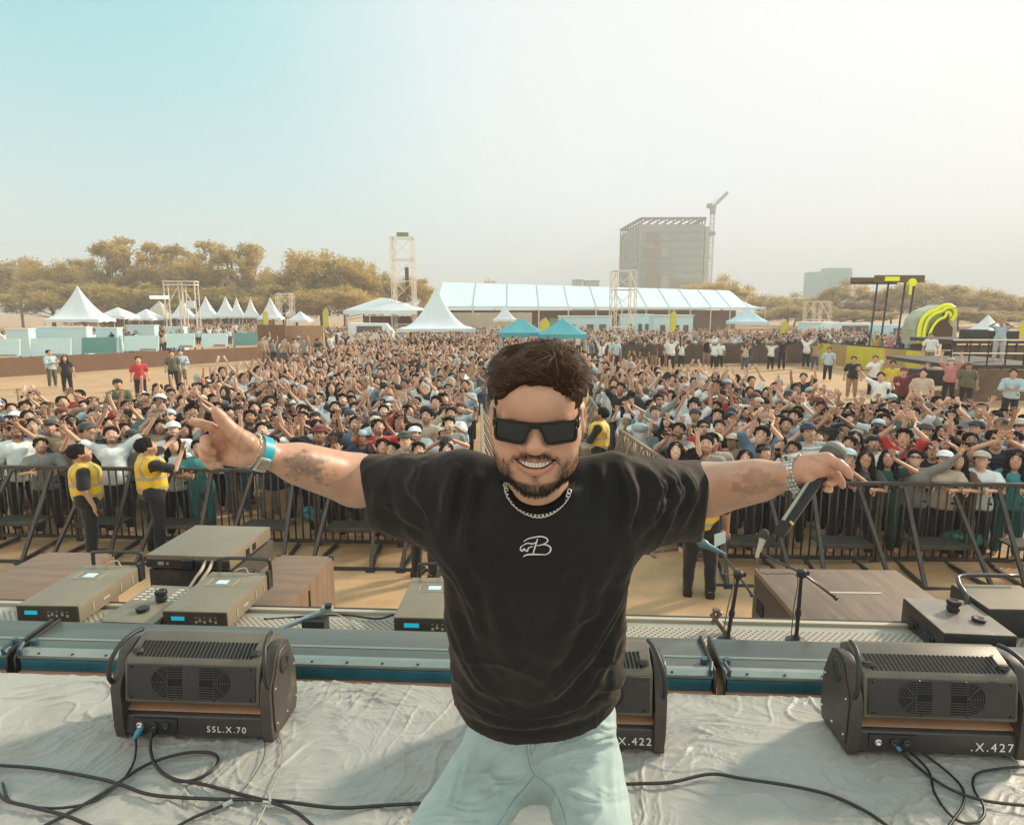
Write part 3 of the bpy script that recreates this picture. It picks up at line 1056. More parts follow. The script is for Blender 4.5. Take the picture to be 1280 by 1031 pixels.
# ================================================================== left barrier with hoardings
def left_barrier():
    WALLB = mat('barrier_brown', (.20, .115, .07), .85, var=.15, vscale=.5, bump=.2, bscale=2)
    A = on(-40, 474, 0)
    B = on(330, 449, 0)
    n = 9
    pts = [A.lerp(B, k / n) for k in range(n + 1)]
    d = (B - A).normalized()
    lab = ['far left', 'second', 'third', 'fourth', 'fifth', 'sixth', 'seventh', 'eighth', 'ninth']
    for k in range(n):
        a, b = pts[k], pts[k + 1]
        o = MB().prism([a, b, b + Vector((-d.y, d.x, 0)) * .12, a + Vector((-d.y, d.x, 0)) * .12], (0, 0, 0), (0, 0, .98 - .012 * k)).build('barrier_panel', WALLB)
        rebase(o, (a + b) / 2)
        tag(o, 'low brown barrier panel at the field edge, %s from the left' % lab[k].replace('far left', 'first'), 'barrier', 'brown barrier panels below the hoardings')
    # hoardings standing behind the barrier
    W1 = mat('hoarding_white', (.50, .72, .76), .6, var=.12, vscale=.8)
    G1 = mat('hoarding_teal', (.10, .27, .27), .6, var=.08)
    TX = mat('hoarding_text', (.75, .85, .85), .6)
    BR = mat('hoarding_brown', (.30, .22, .14), .8)
    items = [(-20, 24, 424, 446, 0, 'cut off by the picture edge'), (38, 88, 423, 445, 0, 'with a fan drawing, left of the dark teal board'), (102, 145, 422, 442, 1, 'with white lettering, left one'),
             (155, 198, 420, 439, 0, 'right of the left dark teal board'), (208, 243, 417, 435, 0, 'fourth white one from the left'), (252, 284, 417, 434, 0, 'left of the right dark teal board'),
             (292, 326, 416, 432, 1, 'with white lettering, right one')]
    for (l, r_, tp, bt, kk, lb) in items:
        # distance: follows the barrier line, 1.2 m behind
        pa = on(l, 474 + (l + 40) * (449 - 474) / 370.0, 0)
        pb = on(r_, 474 + (r_ + 40) * (449 - 474) / 370.0, 0)
        a0, b0 = at(l, tp, pa.y + 1), at(r_, tp - .5, pb.y + 1)
        a1, b1 = at(l, bt, pa.y + 1), at(r_, bt - 1, pb.y + 1)
        root = empty('hoarding', (a0 + b0) / 2 * 1, 0, ('dark teal' if kk else 'pale printed') + ' hoarding board ' + lb, 'hoarding', 'hoardings above the brown barrier')
        root.location.z = 0
        off = Vector(root.location)
        mb = MB()
        mb.off = -off
        y = Vector((0, .1, 0))
        q = Vector((0, 0, 0))
        mb.add([a1, b1, b0, a0, a1 + y, b1 + y, b0 + y, a0 + y], [(0, 1, 2, 3), (7, 6, 5, 4), (0, 4, 5, 1), (3, 2, 6, 7), (0, 3, 7, 4), (1, 5, 6, 2)])
        mb.build('board', G1 if kk else W1, root)
        mb = MB(); mb.off = -off
        mb.tube([a1 - Vector((0, 0, a1.z)), a1 + y], .05, 5)
        mb.tube([b1 - Vector((0, 0, b1.z)), b1 + y], .05, 5)
        mb.build('feet', DARKM, root)
        ex, ez = (b0 - a0), Vector((0, 0, a0.z - a1.z))
        mb = MB(); mb.off = -off
        f = Vector((0, -.02, 0))
        if kk:
            for (u0, u1, v0, v1) in ((.18, .27, .42, .66), (.36, .84, .45, .62)):
                mb.add([a1 + f + ex * u0 + ez * v0, a1 + f + ex * u1 + ez * v0, a1 + f + ex * u1 + ez * v1, a1 + f + ex * u0 + ez * v1], [(0, 1, 2, 3)])
            mb.build('lettering', TX, root)
        else:
            mb.add([a1 + f + ex * (.7 + .24 * math.cos(PI * i / 10)) + ez * (.42 * math.sin(PI * i / 10)) for i in range(11)], [tuple(range(11))])
            mb.add([a1 + f + ex * .25 + ez * .25, a1 + f + ex * .37 + ez * .25, a1 + f + ex * .31 + ez * .65], [(0, 1, 2)])
            mb.build('print', BR, root)
    # brown end panels right of the hoardings
    for (l, r_, tp, Y, m, lb) in ((322, 357, 406, 42, WALLB, 'dark brown cloth screen beside the tan one'), (357, 404, 407, 43, mat('tan_panel', (.42, .27, .16), .8, var=.12), 'tan cloth screen panel behind the left crowd')):
        a, b = at(l, tp, Y), at(r_, tp, Y)
        o = MB().box(((a.x + b.x) / 2, Y, a.z / 2), (b.x - a.x, .15, a.z)).build('screen_panel', m)
        rebase(o, ((a.x + b.x) / 2, Y, 0))
        tag(o, lb, 'screen')
left_barrier()

# ================================================================== far fence lines on the right
def far_fence(A, B, n, h, m, labf, group, name='fence_panel', cat='fence', sub=None):
    A, B = Vector(A), Vector(B)
    for k in range(n):
        a, b = A.lerp(B, k / n), A.lerp(B, (k + .985) / n)
        d = (b - a).normalized()
        root = empty(name, (a + b) / 2, math.atan2(d.y, d.x), labf(k), cat, group)
        w = (b - a).length
        mb = MB()
        mb.box((0, 0, h - .03), (w, .06, .06)).box((0, 0, .12), (w, .06, .06))
        for i in range(int(w / .16) + 1): mb.box((-w / 2 + i * .16, 0, h / 2), (.03, .03, h))
        mb.build('frame', DARKM, root)
        MB().box((0, -.06, h * .5), (w, .03, h * .88)).build('cover', m, root)
ORD = ['first', 'second', 'third', 'fourth', 'fifth', 'sixth', 'seventh', 'eighth', 'ninth', 'tenth', 'eleventh', 'twelfth']
SCRIM = mat('scrim', (.11, .075, .05), .9, var=.35, vscale=1.2)
far_fence(on(735, 457, 0), on(1018, 455, 0), 10, 1.35, SCRIM, lambda k: 'dark covered fence panel behind the right sand strip, %s from its left end' % ORD[k], 'dark fence panels beyond the sand')
YELF = mat('banner_yellow', (.60, .56, .04), .6, var=.15, vscale=.7)
TANF = mat('banner_tan', (.42, .30, .12), .7, var=.15, vscale=.7)
A_, B_ = on(1018, 455, 0), on(1160, 474, 0)
for k in range(6):
    far_fence(A_.lerp(B_, k / 6), A_.lerp(B_, (k + 1) / 6), 1, 1.45, TANF if k in (1, 4) else YELF,
              lambda q: ('bright yellow' if k not in (1, 4) else 'tan') + ' banner barrier beside the sand, %s from its far end' % ORD[k], 'banner barriers at the right', name='banner_barrier', cat='barrier')

# ================================================================== right side stage, pergola and arch
def pergola():
    Y = 46
    a, b = at(1092, 349, Y), at(1148, 349, Y)
    root = empty('pergola', ((a.x + b.x) / 2, Y + 1.2, 0), .0, 'black steel pergola with a flat slatted roof and yellow emblem', 'pergola')
    w, h = b.x - a.x, a.z
    for i, x in enumerate((-.5, -.16, .12, .42)):
        MB().bar((x * w, -1.3 + .5 * (i % 2), 0), (x * w + .25, -1.3 + .5 * (i % 2), h), .09).build('post', DARKM, root)
    mb = MB()
    for i in range(12): mb.box((-w * .5 + w * i / 11, 0, h + .0), (.08, 3.4, .18))
    mb.box((0, -1.6, h), (w + .3, .15, .5)).box((0, 1.6, h), (w + .3, .15, .5))
    mb.build('roof', mat('pergola_roof', (.14, .10, .03), .7), root)
    NE = mat('neon_yellow', (.75, .80, .02), .5, emit=(.8, .85, .0), estr=.12)
    mb = MB()
    mb.lathe([(.0, -.1), (.28, -.1), (.28, .1), (.0, .1)], (w * .26, -1.75, h - .25), Matrix.Rotation(PI / 2, 3, 'X'), 16)
    mb.box((w * .23, -1.78, h - .8), (.16, .12, .6))
    mb.build('emblem', NE, root, bevel=.02)
    mb = MB()
    for z, r_ in ((h - .7, .5),): mb.box((-w * .18, -1.72, h), (1.0, .08, .3))
    mb.build('sign_strip', NE, root)
pergola()
def arch():
    Y = 40
    root = empty('neon_arch', (0, 0, 0), 0, 'yellow neon outlined curved arch with a dark opening', 'arch')
    NE = MATS['neon_yellow']
    DK = mat('arch_dark', (.10, .05, .03), .8)
    out = [(1147, 428), (1148, 412), (1152, 399), (1160, 391), (1170, 387), (1176, 383), (1186, 382), (1192, 388), (1192, 395), (1187, 401)]
    inn = [(1158, 430), (1159, 418), (1163, 408), (1170, 400), (1178, 396), (1180, 391), (1184, 391), (1185, 396), (1184, 402), (1190, 410), (1188, 430)]
    c = at(1168, 430, Y)
    root.location = (c.x, Y, 0)
    off = -Vector(root.location)
    P = lambda q, y=0: at(q[0], q[1], Y) + Vector((0, y, 0))
    for ln, rr, y, nm in ((out, .13, -.1, 'neon_outline'), (inn[:8], .09, -.25, 'neon_inner'), ([(x + 5, y_ + 2) for x, y_ in out[:7]], .10, -.18, 'neon_middle')):
        mb = MB(); mb.off = off
        mb.tube(spline([P(q, y) for q in ln], 5), rr, 6)
        mb.build(nm, NE, root, smooth=True)
    mb = MB(); mb.off = off
    poly = [P(q) for q in inn]
    mb.prism(poly, (0, -.08, 0), (0, 1.2, 0))
    mb.build('dark_opening', DK, root)
    mb = MB(); mb.off = off
    poly = [P(q) for q in [(1144, 430), (1144, 412), (1149, 398), (1158, 389), (1169, 384.5), (1178, 381.5), (1190, 381), (1197, 389), (1196, 430)]]
    mb.prism(poly, (0, .05, 0), (0, 1.4, 0))
    mb.build('shell', mat('arch_shell', (.42, .47, .34), .6, var=.3, vscale=1), root)
    mb = MB(); mb.off = off
    for p in (inn[0], (1195, 430)):
        q = P(p); mb.box((q.x, Y + .6, q.z / 2), (.3, 1, q.z))
    mb.build('base', DK, root)
arch()
def side_stage():
    DK = mat('stage_dark', (.045, .04, .035), .75, var=.3, vscale=2)
    BRN = mat('stage_skirt', (.16, .11, .07), .85, var=.3, vscale=1.5)
    Y = 24
    a = at(1198, 452, Y)
    b = at(1330, 452, Y)
    root = empty('side_stage', ((a.x + b.x) / 2, Y + 2.5, 0), -.06, 'dark raised side platform with railings at the right edge', 'platform')
    w, h = b.x - a.x, 1.3
    MB().box((0, 0, h), (w, 5, .15)).build('deck', DK, root)
    MB().box((0, -2.4, h / 2 - .05), (w, .05, h - .12)).build('skirt', BRN, root)
    for z in (h + .5, h + 1.0):
        MB().tube([(-w / 2, -2.4, z), (w / 2, -2.4, z)], .03, 6).build('rail', PALESTEEL, root)
    for k in range(7):
        MB().tube([(-w / 2 + w * k / 6, -2.4, h), (-w / 2 + w * k / 6, -2.4, h + 1)], .03, 6).build('post', DARKM, root)
    # far deck
    Y = 34
    a, b = at(1196, 425, Y), at(1320, 425, Y)
    root = empty('far_platform', ((a.x + b.x) / 2, Y + 2, 0), 0, 'long dark scaffold platform below the small right tent', 'platform')
    w = b.x - a.x
    h = a.z
    MB().box((0, 0, h - .1), (w, 4, .2)).build('deck', DK, root)
    mb = MB()
    for k in range(9): mb.tube([(-w / 2 + w * k / 8, -1.9, 0), (-w / 2 + w * k / 8, -1.9, h)], .05, 5)
    for z in (.5, 1.1): mb.tube([(-w / 2, -1.95, z), (w / 2, -1.95, z)], .04, 5)
    mb.build('scaffold', DARKM, root)
    MB().box((0, -1.7, h * .5), (w, .05, h * .7)).build('skirt', BRN, root)
    for (l, r_, tp, lab) in ((1212, 1236, 412, 'black loudspeaker stack on the scaffold platform, left one'), (1248, 1275, 414, 'black loudspeaker stack on the scaffold platform, right one')):
        p, q = at(l, tp, Y + 1), at(r_, tp, Y + 1)
        o = MB().box(((p.x + q.x) / 2, Y + 1.4, (p.z + h) / 2), (q.x - p.x, .8, p.z - h)).build('loudspeaker_stack', DK, bevel=.03)
        rebase(o, ((p.x + q.x) / 2, Y + 1.4, h))
        tag(o, lab, 'loudspeaker')
side_stage()
def van(px, base, Y, w, label, col=TENTW):
    p = at(px, base, Y)
    root = empty('van', (p.x, Y, 0), .1, label, 'van')
    prof = [(-w / 2, 0, .45), (w / 2, 0, .45), (w / 2, 0, 1.3), (w * .40, 0, 1.45), (w * .26, 0, 2.25), (-w / 2 + .1, 0, 2.3), (-w / 2, 0, 2.1)]
    MB().prism(prof, (0, -.95, 0), (0, .95, 0)).build('body', col, root, bevel=.08)
    MB().box((-w * .08, -.96, 1.75), (w * .5, .03, .55)).build('side_window', MATS['cabin_glass'], root)
    for x in (-w * .3, w * .3):
        MB().lathe([(.0, -.1), (.36, -.1), (.36, .1), (0, .1)], (x, -.9, .36), Matrix.Rotation(PI / 2, 3, 'X'), 16).build('wheel', DARKM, root)
van(1066, 415, 60, 5.2, 'white van parked left of the black pergola')
van(1130, 420, 52, 5.0, 'pale van seen between the pergola posts', TENTB)
van(468, 412, 58, 4.4, 'white van parked under the flat canopy edge')
def big_flag(px, tip, Y, label, col, h=2.4):
    b = at(px, tip, Y)
    root = empty('feather_flag', (b.x, Y, 0), 0, label, 'flag')
    z = b.z
    MB().tube(spline([(0, 0, 0), (0, 0, z * .6), (.05, 0, z * .9), (.4, 0, z)], 4), .03, 5).build('pole', ALU, root)
    MB().prism([(0, 0, z * .35), (.55, 0, z * .5), (.6, 0, z * .9), (.4, 0, z), (.05, 0, z * .9)], (0, -.01, 0), (0, .01, 0)).build('cloth', col, root)
FLY = mat('flag_yellow', (.65, .62, .05), .6)
big_flag(328, 388, 70, 'yellow feather flag at the last small peaked tent', FLY)
big_flag(403, 385, 66, 'yellow green flag right of the small truss tower', FLY)
big_flag(674, 397, 36, 'yellow feather flag between the teal canopies', FLY)
big_flag(838, 388, 60, 'yellow flag in front of the marquee middle', FLY)
big_flag(976, 400, 50, 'small yellow flag right of the pale tent', FLY)
big_flag(1274, 400, 44, 'yellow flag at the right picture edge', FLY)
# stalls and counters on the left
for (l, r_, tp, Y, lab) in ((10, 40, 410, 46, 'pale counter left of the big left tent'), (46, 112, 408, 48, 'long pale counter under the large left tent'), (122, 150, 409, 50, 'pale counter right of the large left tent'),
                        (160, 196, 406, 54, 'pale counter under the low canopies'), (208, 232, 408, 56, 'short pale counter below the gantry')):
    a, b = at(l, tp, Y), at(r_, tp, Y)
    root = empty('counter', ((a.x + b.x) / 2, Y, 0), 0, lab, 'counter')
    MB().box((0, 0, a.z - .06), (b.x - a.x, .8, .08)).build('top', TENTW, root)
    MB().box((0, 0, (a.z - .1) / 2), (b.x - a.x - .1, .7, a.z - .12)).build('front', TENTB, root)
# ================================================================== the stage in the foreground
SZ = 1.8
E0, E1 = on(0, 839, SZ), on(1035, 871, SZ)
SU = (E1 - E0).normalized()                       # along the stage edge, to the right
SV = Vector((-SU.y, SU.x, 0))                     # away from the stage
YAW = math.atan2(SU.y, SU.x)
EO = E0 + SU * ((0 - E0.x) / SU.x)                # edge point straight ahead
SM = Matrix.Rotation(YAW, 3, 'Z')
def sp(u, v, z): return EO + SU * u + SV * v + Vector((0, 0, z - EO.z))

def deck():
    mb = MB()
    mb.prism([sp(-9, 0, 0), sp(9, 0, 0), sp(9, -9, 0), sp(-9, -9, 0)], (0, 0, SZ - .16), (0, 0, SZ - .06))
    o = mb.build('stage_deck', mat('deck_dark', (.06, .05, .045), .8))
    tag(o, kind='structure')
    mb = MB()
    mb.prism([sp(-9, -.05, 0), sp(9, -.05, 0), sp(9, -.1, 0), sp(-9, -.1, 0)], (0, 0, 0), (0, 0, SZ - .17))
    tag(mb.build('stage_front', mat('deck_skirt', (.05, .045, .04), .9)), kind='structure')
    # wrinkled cloth over the deck
    h = .0048
    us = np.concatenate([np.linspace(-6, -2.8, 30), np.arange(-2.7, 2.7, h), np.linspace(2.8, 6, 30)])
    vs = np.concatenate([np.linspace(-7, -1.25, 60), np.arange(-1.2, .012, h)])
    U, Vv = np.meshgrid(us, vs, indexing='ij')
    P = np.stack([U.ravel(), Vv.ravel(), 0 * U.ravel()], 1)
    wx = fbm(P * 1.7, 3, 40) * .16
    wy = fbm(P * 1.7 + 7, 3, 44) * .16
    def ridge(ang, sx, sy, seed, thin=3.2, warp=1.):
        c, s = math.cos(ang), math.sin(ang)
        q = np.stack([(P[:, 0] + wx * warp) * c + (P[:, 1] + wy * warp) * s, -(P[:, 0] + wx * warp) * s + (P[:, 1] + wy * warp) * c, 0 * P[:, 0] + seed], 1) * [sx, sy, 1]
        n = vnoise(q, seed)
        return np.clip(1 - np.abs(n) * thin, 0, 1) ** 1.25 * np.clip(vnoise(q * [1.3, .25, 1] + 5, seed + 1) + .55, 0, 1)
    mk_ = [np.clip(fbm(P * 1.5 + k * 3.7, 2, 50 + k) * 1.6 + .35, 0, 1) for k in range(5)]
    z = 0
    for k, (ang, sx, sy, th) in enumerate(((.30, 1.8, 12, 4.), (-.45, 2.0, 13, 4.), (1.15, 2.0, 11, 4.), (-.10, 2.4, 17, 3.6), (.75, 2.2, 16, 3.8))):
        z = z + .0060 * ridge(ang, sx, sy, 61 + 7 * k, th) * mk_[k]
        z = z + .0036 * ridge(ang + .35, sx * 2.2, sy * 2.1, 101 + 7 * k, th) * mk_[(k + 2) % 5]
        z = z + .0020 * ridge(ang - .3, sx * 4, sy * 3.6, 151 + 7 * k, th) * mk_[(k + 1) % 5]
    z += .0010 * fbm(P * 11, 3, 87) + .0012 * fbm(P * 2.2, 2, 90)
    z = z - .001
    W = np.array([sp(0, 0, 0)[i] for i in range(3)]) + np.outer(P[:, 0], np.array(SU)) + np.outer(P[:, 1], np.array(SV))
    W[:, 2] = SZ - .006 + z * 1.45
    edge = P[:, 1] > .001
    W[edge, 2] -= .03
    nV = len(vs)
    i = (np.arange(len(us) - 1)[:, None] * nV + np.arange(nV - 1)[None]).ravel()
    Q = np.stack([i, i + nV, i + nV + 1, i + 1], 1)
    m = mat('stage_cloth', (.335, .335, .305), .55, bump=.5, bscale=120, bdist=.002, var=.05, vscale=3, sheen=.2, dirt=((.23, .19, .14), 1.7, .50, .78), spec=.55)
    t = m.node_tree
    bs = t.nodes['Principled BSDF']
    nn = N(t, 'ShaderNodeTexNoise', i_Scale=11., i_Detail=3., i_Roughness=.5, i_Distortion=.1)
    nn.noise_type = 'RIDGED_MULTIFRACTAL'
    tcn = N(t, 'ShaderNodeTexCoord')
    mp = N(t, 'ShaderNodeMapping')
    mp.inputs['Scale'].default_value = (.5, 1.3, 1)
    L(t, tcn.outputs['Object'], mp.inputs['Vector'])
    L(t, mp.outputs['Vector'], nn.inputs['Vector'])
    bp = N(t, 'ShaderNodeBump', i_Strength=.35)
    bp.inputs['Distance'].default_value = .004
    L(t, nn.outputs['Fac'], bp.inputs['Height'])
    L(t, bs.inputs['Normal'].links[0].from_socket, bp.inputs['Normal'])
    L(t, bp.outputs['Normal'], bs.inputs['Normal'])
    o = np_obj('stage_cloth', W, Q, m)
    tag(o, kind='structure')
deck()

# ------------------------------------------------------------------ long footlight battens along the edge
GLS = mat('batten_glass', (.03, .13, .17), .12, metal=0., spec=.9, coat=.5, var=.25, vscale=6)
BTOP = mat('batten_top', (.13, .145, .13), .32, metal=.35, var=.15, vscale=4, stretch=(.3, 3, 3), bump=.08, bscale=30)
BRIM = mat('batten_rim', (.30, .33, .30), .4, metal=.5, var=.1)
BLK = mat('black_paint', (.028, .027, .026), .42, var=.25, vscale=14, bump=.1, bscale=180, bdist=.001, dirt=((.10, .085, .065), 9, .62, .9))
BLK2 = mat('black_plastic', (.022, .022, .022), .5, var=.2, vscale=20)
SCREW = mat('screw', (.01, .01, .01), .4)
def batten(u0, u1, label):
    root = empty('footlight_batten', sp((u0 + u1) / 2, .2, SZ - .07), YAW, label, 'light batten', 'footlight battens along the stage edge')
    w = (u1 - u0) / 2
    o = .2
    def pr(poly, a=-w, b=w): return [Vector((a, y - o, z - SZ + .07)) for y, z in poly], (0, 0, 0), (b - a, 0, 0)
    Z = SZ
    mb = MB(); mb.prism(*pr([(.10, Z - .06), (.085, Z - .035), (.085, Z + .012), (.11, Z + .02), (.33, Z - .0), (.33, Z - .06)]))
    mb.build('housing', BLK2, root)
    mb = MB(); mb.prism(*pr([(.076, Z - .034), (.0755, Z + .018), (.083, Z + .018), (.083, Z - .034)], -w + .015, w - .015))
    mb.build('glass', GLS, root)
    mb = MB(); mb.prism(*pr([(.070, Z + .022), (.070, Z + .036), (.105, Z + .048), (.34, Z + .066), (.352, Z + .055), (.352, Z - .03), (.342, Z - .03), (.334, Z + .050), (.105, Z + .03)]))
    mb.build('cover', BTOP, root, bevel=.002, seg=1)
    mb = MB(); mb.prism(*pr([(.072, Z + .0365), (.10, Z + .0495), (.12, Z + .0525), (.118, Z + .050)]))
    mb.prism(*pr([(.185, Z + .0560), (.192, Z + .0595), (.20, Z + .0575)]))
    mb.build('rib', BRIM, root)
    mb = MB(); mb.prism(*pr([(.055, Z - .052), (.055, Z - .044), (.10, Z - .040), (.10, Z - .052)]))
    mb.build('front_lip', mat('lip_tan', (.45, .27, .19), .5), root)
    k = int(2 * w / .16)
    for i in range(k): MB().lathe([(.0, 0), (.006, 0), (.006, .004), (0, .004)], (-w + .1 + i * .16, .085 - o, Z + .0415 - SZ + .07), None, 8).build('screw', SCREW, root)
    for s in (-1, 1):
        mb = MB(); mb.prism(*pr([(.06, Z - .06), (.06, Z + .03), (.09, Z + .06), (.35, Z + .078), (.36, Z - .06)], s * w - .006, s * w + .006))
        mb.build('end_plate', BLK, root, bevel=.002, seg=1)
        MB().tube([(s * (w - .02), -.12, .10), (s * (w - .02), -.13, .135), (s * (w - .02) + .012 * s, -.09, .15)], .009, 8).lathe([(0, 0), (.016, 0), (.016, .02), (0, .02)], (s * (w - .03), -.05, .125), None, 10).build('clamp', mat('clamp_blue', (.03, .08, .10), .4), root)
def u_at(px, z, v):
    # u where the line v behind the edge crosses column px at height z
    a, b = sp(-5, v, z), sp(5, v, z)
    f = lambda q: q.x / q.y
    t = (px - 640) / FPX / (math.cos(PITCH) + math.sin(PITCH) * 0)   # first guess
    lo, hi = -6., 6.
    for _ in range(40):
        m_ = (lo + hi) / 2
        if pix(np.array([sp(m_, v, z)]))[0, 0] < px: lo = m_
        else: hi = m_
    return lo
UA, UB = u_at(22, SZ, .1), u_at(897, SZ, .1)
batten(UA - 3.2, UA - .02, 'glass fronted footlight batten running out of the left edge')
batten(UA + .02, UB - .02, 'longest glass fronted footlight batten, passing behind the performer')
batten(UB + .02, UB + 3.2, 'glass fronted footlight batten behind the right bar light')

# ------------------------------------------------------------------ perforated steel ledge beyond the battens
def perf():
    m = bpy.data.materials.new('perforated_steel')
    m.use_nodes = True
    t = m.node_tree
    b = t.nodes['Principled BSDF']
    b.inputs['Roughness'].default_value = .5
    tcn = N(t, 'ShaderNodeTexCoord')
    mp = N(t, 'ShaderNodeMapping')
    mp.inputs['Rotation'].default_value = (0, 0, R(45))
    mp.inputs['Scale'].default_value = (42, 42, 42)
    L(t, tcn.outputs['Object'], mp.inputs['Vector'])
    v = N(t, 'ShaderNodeTexVoronoi', voronoi_dimensions='2D')
    v.inputs['Randomness'].default_value = 0
    v.inputs['Scale'].default_value = 1
    L(t, mp.outputs['Vector'], v.inputs['Vector'])
    mr = N(t, 'ShaderNodeMapRange')
    mr.inputs['From Min'].default_value = .26
    mr.inputs['From Max'].default_value = .33
    L(t, v.outputs['Distance'], mr.inputs['Value'])
    mx = N(t, 'ShaderNodeMix', data_type='RGBA')
    mx.inputs['A'].default_value = (.10, .07, .045, 1)
    mx.inputs['B'].default_value = (.40, .37, .30, 1)
    L(t, mr.outputs['Result'], mx.inputs['Factor'])
    L(t, mx.outputs['Result'], b.inputs['Base Color'])
    return m
PERF = perf()
LEDG = mat('ledge_steel', (.36, .35, .29), .5, metal=.2, var=.15, vscale=4, dirt=((.22, .17, .1), 5, .6, .85))
root = empty('steel_ledge', sp(0, .55, 0), YAW, 'perforated steel ledge running along the front of the stage', 'ledge')
Z = SZ - .055
MB().box((0, 0, Z - .02), (12, .40, .04)).build('plate', LEDG, root)
MB().box((0, -.01, Z + .0035), (12, .24, .004)).build('perforated_plate', PERF, root)
MB().box((0, .195, Z + .008), (12, .03, .018)).build('edge_rail', mat('edge_rail', (.48, .43, .33), .5, metal=.2), root, bevel=.003)
MB().box((0, .222, Z - .01), (12, .02, .05)).build('rubber_edge', BLK2, root)
mb = MB()
for k in range(11):
    mb.box((-5.5 + k * 1.1, .12, Z / 2 - .02), (.06, .06, Z - .04))
    mb.bar((-5.5 + k * 1.1, .12, .1), (-4.4 + k * 1.1, .12, Z - .1), .04)
mb.build('legs', mat('ledge_leg', (.12, .11, .1), .6), root)

# ------------------------------------------------------------------ moving bar lights on the cloth
FSIDE = mat('fixture_side', (.055, .047, .038), .5, var=.25, vscale=9, bump=.06, bscale=120, dirt=((.20, .16, .11), 7, .58, .85))
WTXT = mat('white_print', (.72, .72, .68), .6)
STEELB = mat('bright_steel', (.6, .58, .54), .25, metal=.9)
BASET = mat('fixture_base', (.035, .031, .028), .33, var=.15, vscale=6, coat=.15)
def fixture(px, py, Wd, label, text, tsz, textx, texty=.045):
    p = on(px, py, SZ)
    root = empty('bar_light', (p.x, p.y + .11, SZ + .006), YAW, label, 'stage light', 'moving bar lights on the white stage cloth')
    w = Wd / 2
    # base
    prof = [(-.115, .012), (-.12, .02), (-.112, .088), (-.095, .098), (-.02, .128), (.06, .128), (.115, .09), (.12, .012)]
    b = MB().prism([(-w + .03, y, z) for y, z in prof], (0, 0, 0), (2 * w - .06, 0, 0)).build('base', BASET, root, bevel=.004)
    MB().prism([(-w + .034, y, z) for y, z in [(-.098, .0995), (-.088, .108), (-.02, .1335), (.05, .1335), (.05, .12), (-.02, .12), (-.09, .096)]], (0, 0, 0), (2 * w - .068, 0, 0)).build('sun_tinted_cover', mat('painted_sun_sheen', (.36, .215, .13), .38, metal=.25, var=.12, vscale=5), b, smooth='auto')  # low sun reflected on the dark base, put into this cover's tan colour
    mb = MB()
    for sx in (-1, 1):
        for sy in (-1, 1): mb.lathe([(.0, 0), (.018, 0), (.015, .014), (0, .014)], (sx * (w - .06), sy * .085, -.002), None, 12)
    mb.build('rubber_feet', BLK2, b)
    t = text_ob('lettering', text, tsz, WTXT, b, (textx, -.1195, texty), (PI / 2 - .10, 0, 0), spacing=1.3)
    # connector panel
    MB().box((-w + .155, -.1175, .052), (.17, .006, .062)).build('connector_panel', BLK2, b, bevel=.002)
    for i, dx in enumerate((.10, .155, .20)):
        MB().lathe([(.0, 0), (.013, 0), (.013, .010), (.009, .012), (0, .006)], (-w + dx, -.12, .058), Matrix.Rotation(PI / 2, 3, 'X'), 16).build('socket', STEELB if i == 0 else BLK, b)
    # yokes
    for s in (-1, 1):
        prof = [(-.12, .0), (-.128, .05), (-.128, .20), (-.112, .235), (-.085, .262), (-.06, .315), (-.03, .334), (.02, .336), (.062, .318), (.085, .27), (.115, .2), (.12, .05), (.10, 0)]
        x0 = s * (w - .018)
        y = MB().prism([(x0 - .02, y, z) for y, z in prof], (0, 0, 0), (.04, 0, 0)).build('yoke', FSIDE, root, bevel=.005)
        prof2 = [(y_ * .86, .03 + z * .86) for y_, z in prof]
        MB().prism([(x0 + s * .020, y_, z) for y_, z in prof2], (0, 0, 0), (s * .006, 0, 0)).build('cover_plate', FSIDE, y, bevel=.003, seg=1)
        MB().lathe([(.0, 0), (.042, 0), (.038, .007), (.02, .008), (.018, .004), (0, .004)], (x0 + s * .026, -.005, .262), Matrix.Rotation(s * PI / 2, 3, 'Y'), 24).build('pivot_cap', BLK, y, smooth='auto')
        for (yy, zz) in ((-.09, .06), (-.09, .2), (.09, .06), (.085, .2), (0, .05)):
            MB().lathe([(.0, 0), (.0055, 0), (.0045, .003), (0, .003)], (x0 + s * .026, yy, zz), Matrix.Rotation(s * PI / 2, 3, 'Y'), 8).build('screw', STEELB, y)
        # carrying handle loop
        hd = [(x0 + s * .012, -.122, .225), (x0 + s * .012, -.135, .26), (x0 + s * .006, -.125, .315), (x0 - s * .008, -.085, .358), (x0 - s * .02, -.03, .372), (x0 - s * .028, .02, .366)]
        MB().tube(spline(hd, 5), .0085, 8).build('handle', BLK2, root, smooth=True)
    # head, tipped so that its back looks at the viewer
    hw = w - .045
    hp = [(-.112, .142), (-.118, .155), (-.098, .295), (-.085, .308), (.03, .352), (.055, .350), (.10, .32), (.115, .17), (.09, .14)]
    hd = MB().prism([(-hw, y, z) for y, z in hp], (0, 0, 0), (2 * hw, 0, 0)).build('head', mat('head_shell', (.125, .112, .085), .45, var=.2, vscale=8, bump=.05, bscale=150), root, bevel=.006)
    # back plate
    nvec = Vector((0, -.14, .02)).normalized()
    def back(u, v, d=.0):   # u across, v up the plate 0..1
        a, b_ = Vector((0, -.118, .155)), Vector((0, -.098, .295))
        q = a.lerp(b_, v)
        n = Vector((0, -(b_.z - a.z), (b_.y - a.y))).normalized()
        return Vector((u, q.y, q.z)) + n * (-d if n.y > 0 else d)
    mb = MB()
    o1 = [back(-hw + .012, .04, .001), back(hw - .012, .04, .001), back(hw - .012, .97, .001), back(-hw + .012, .97, .001)]
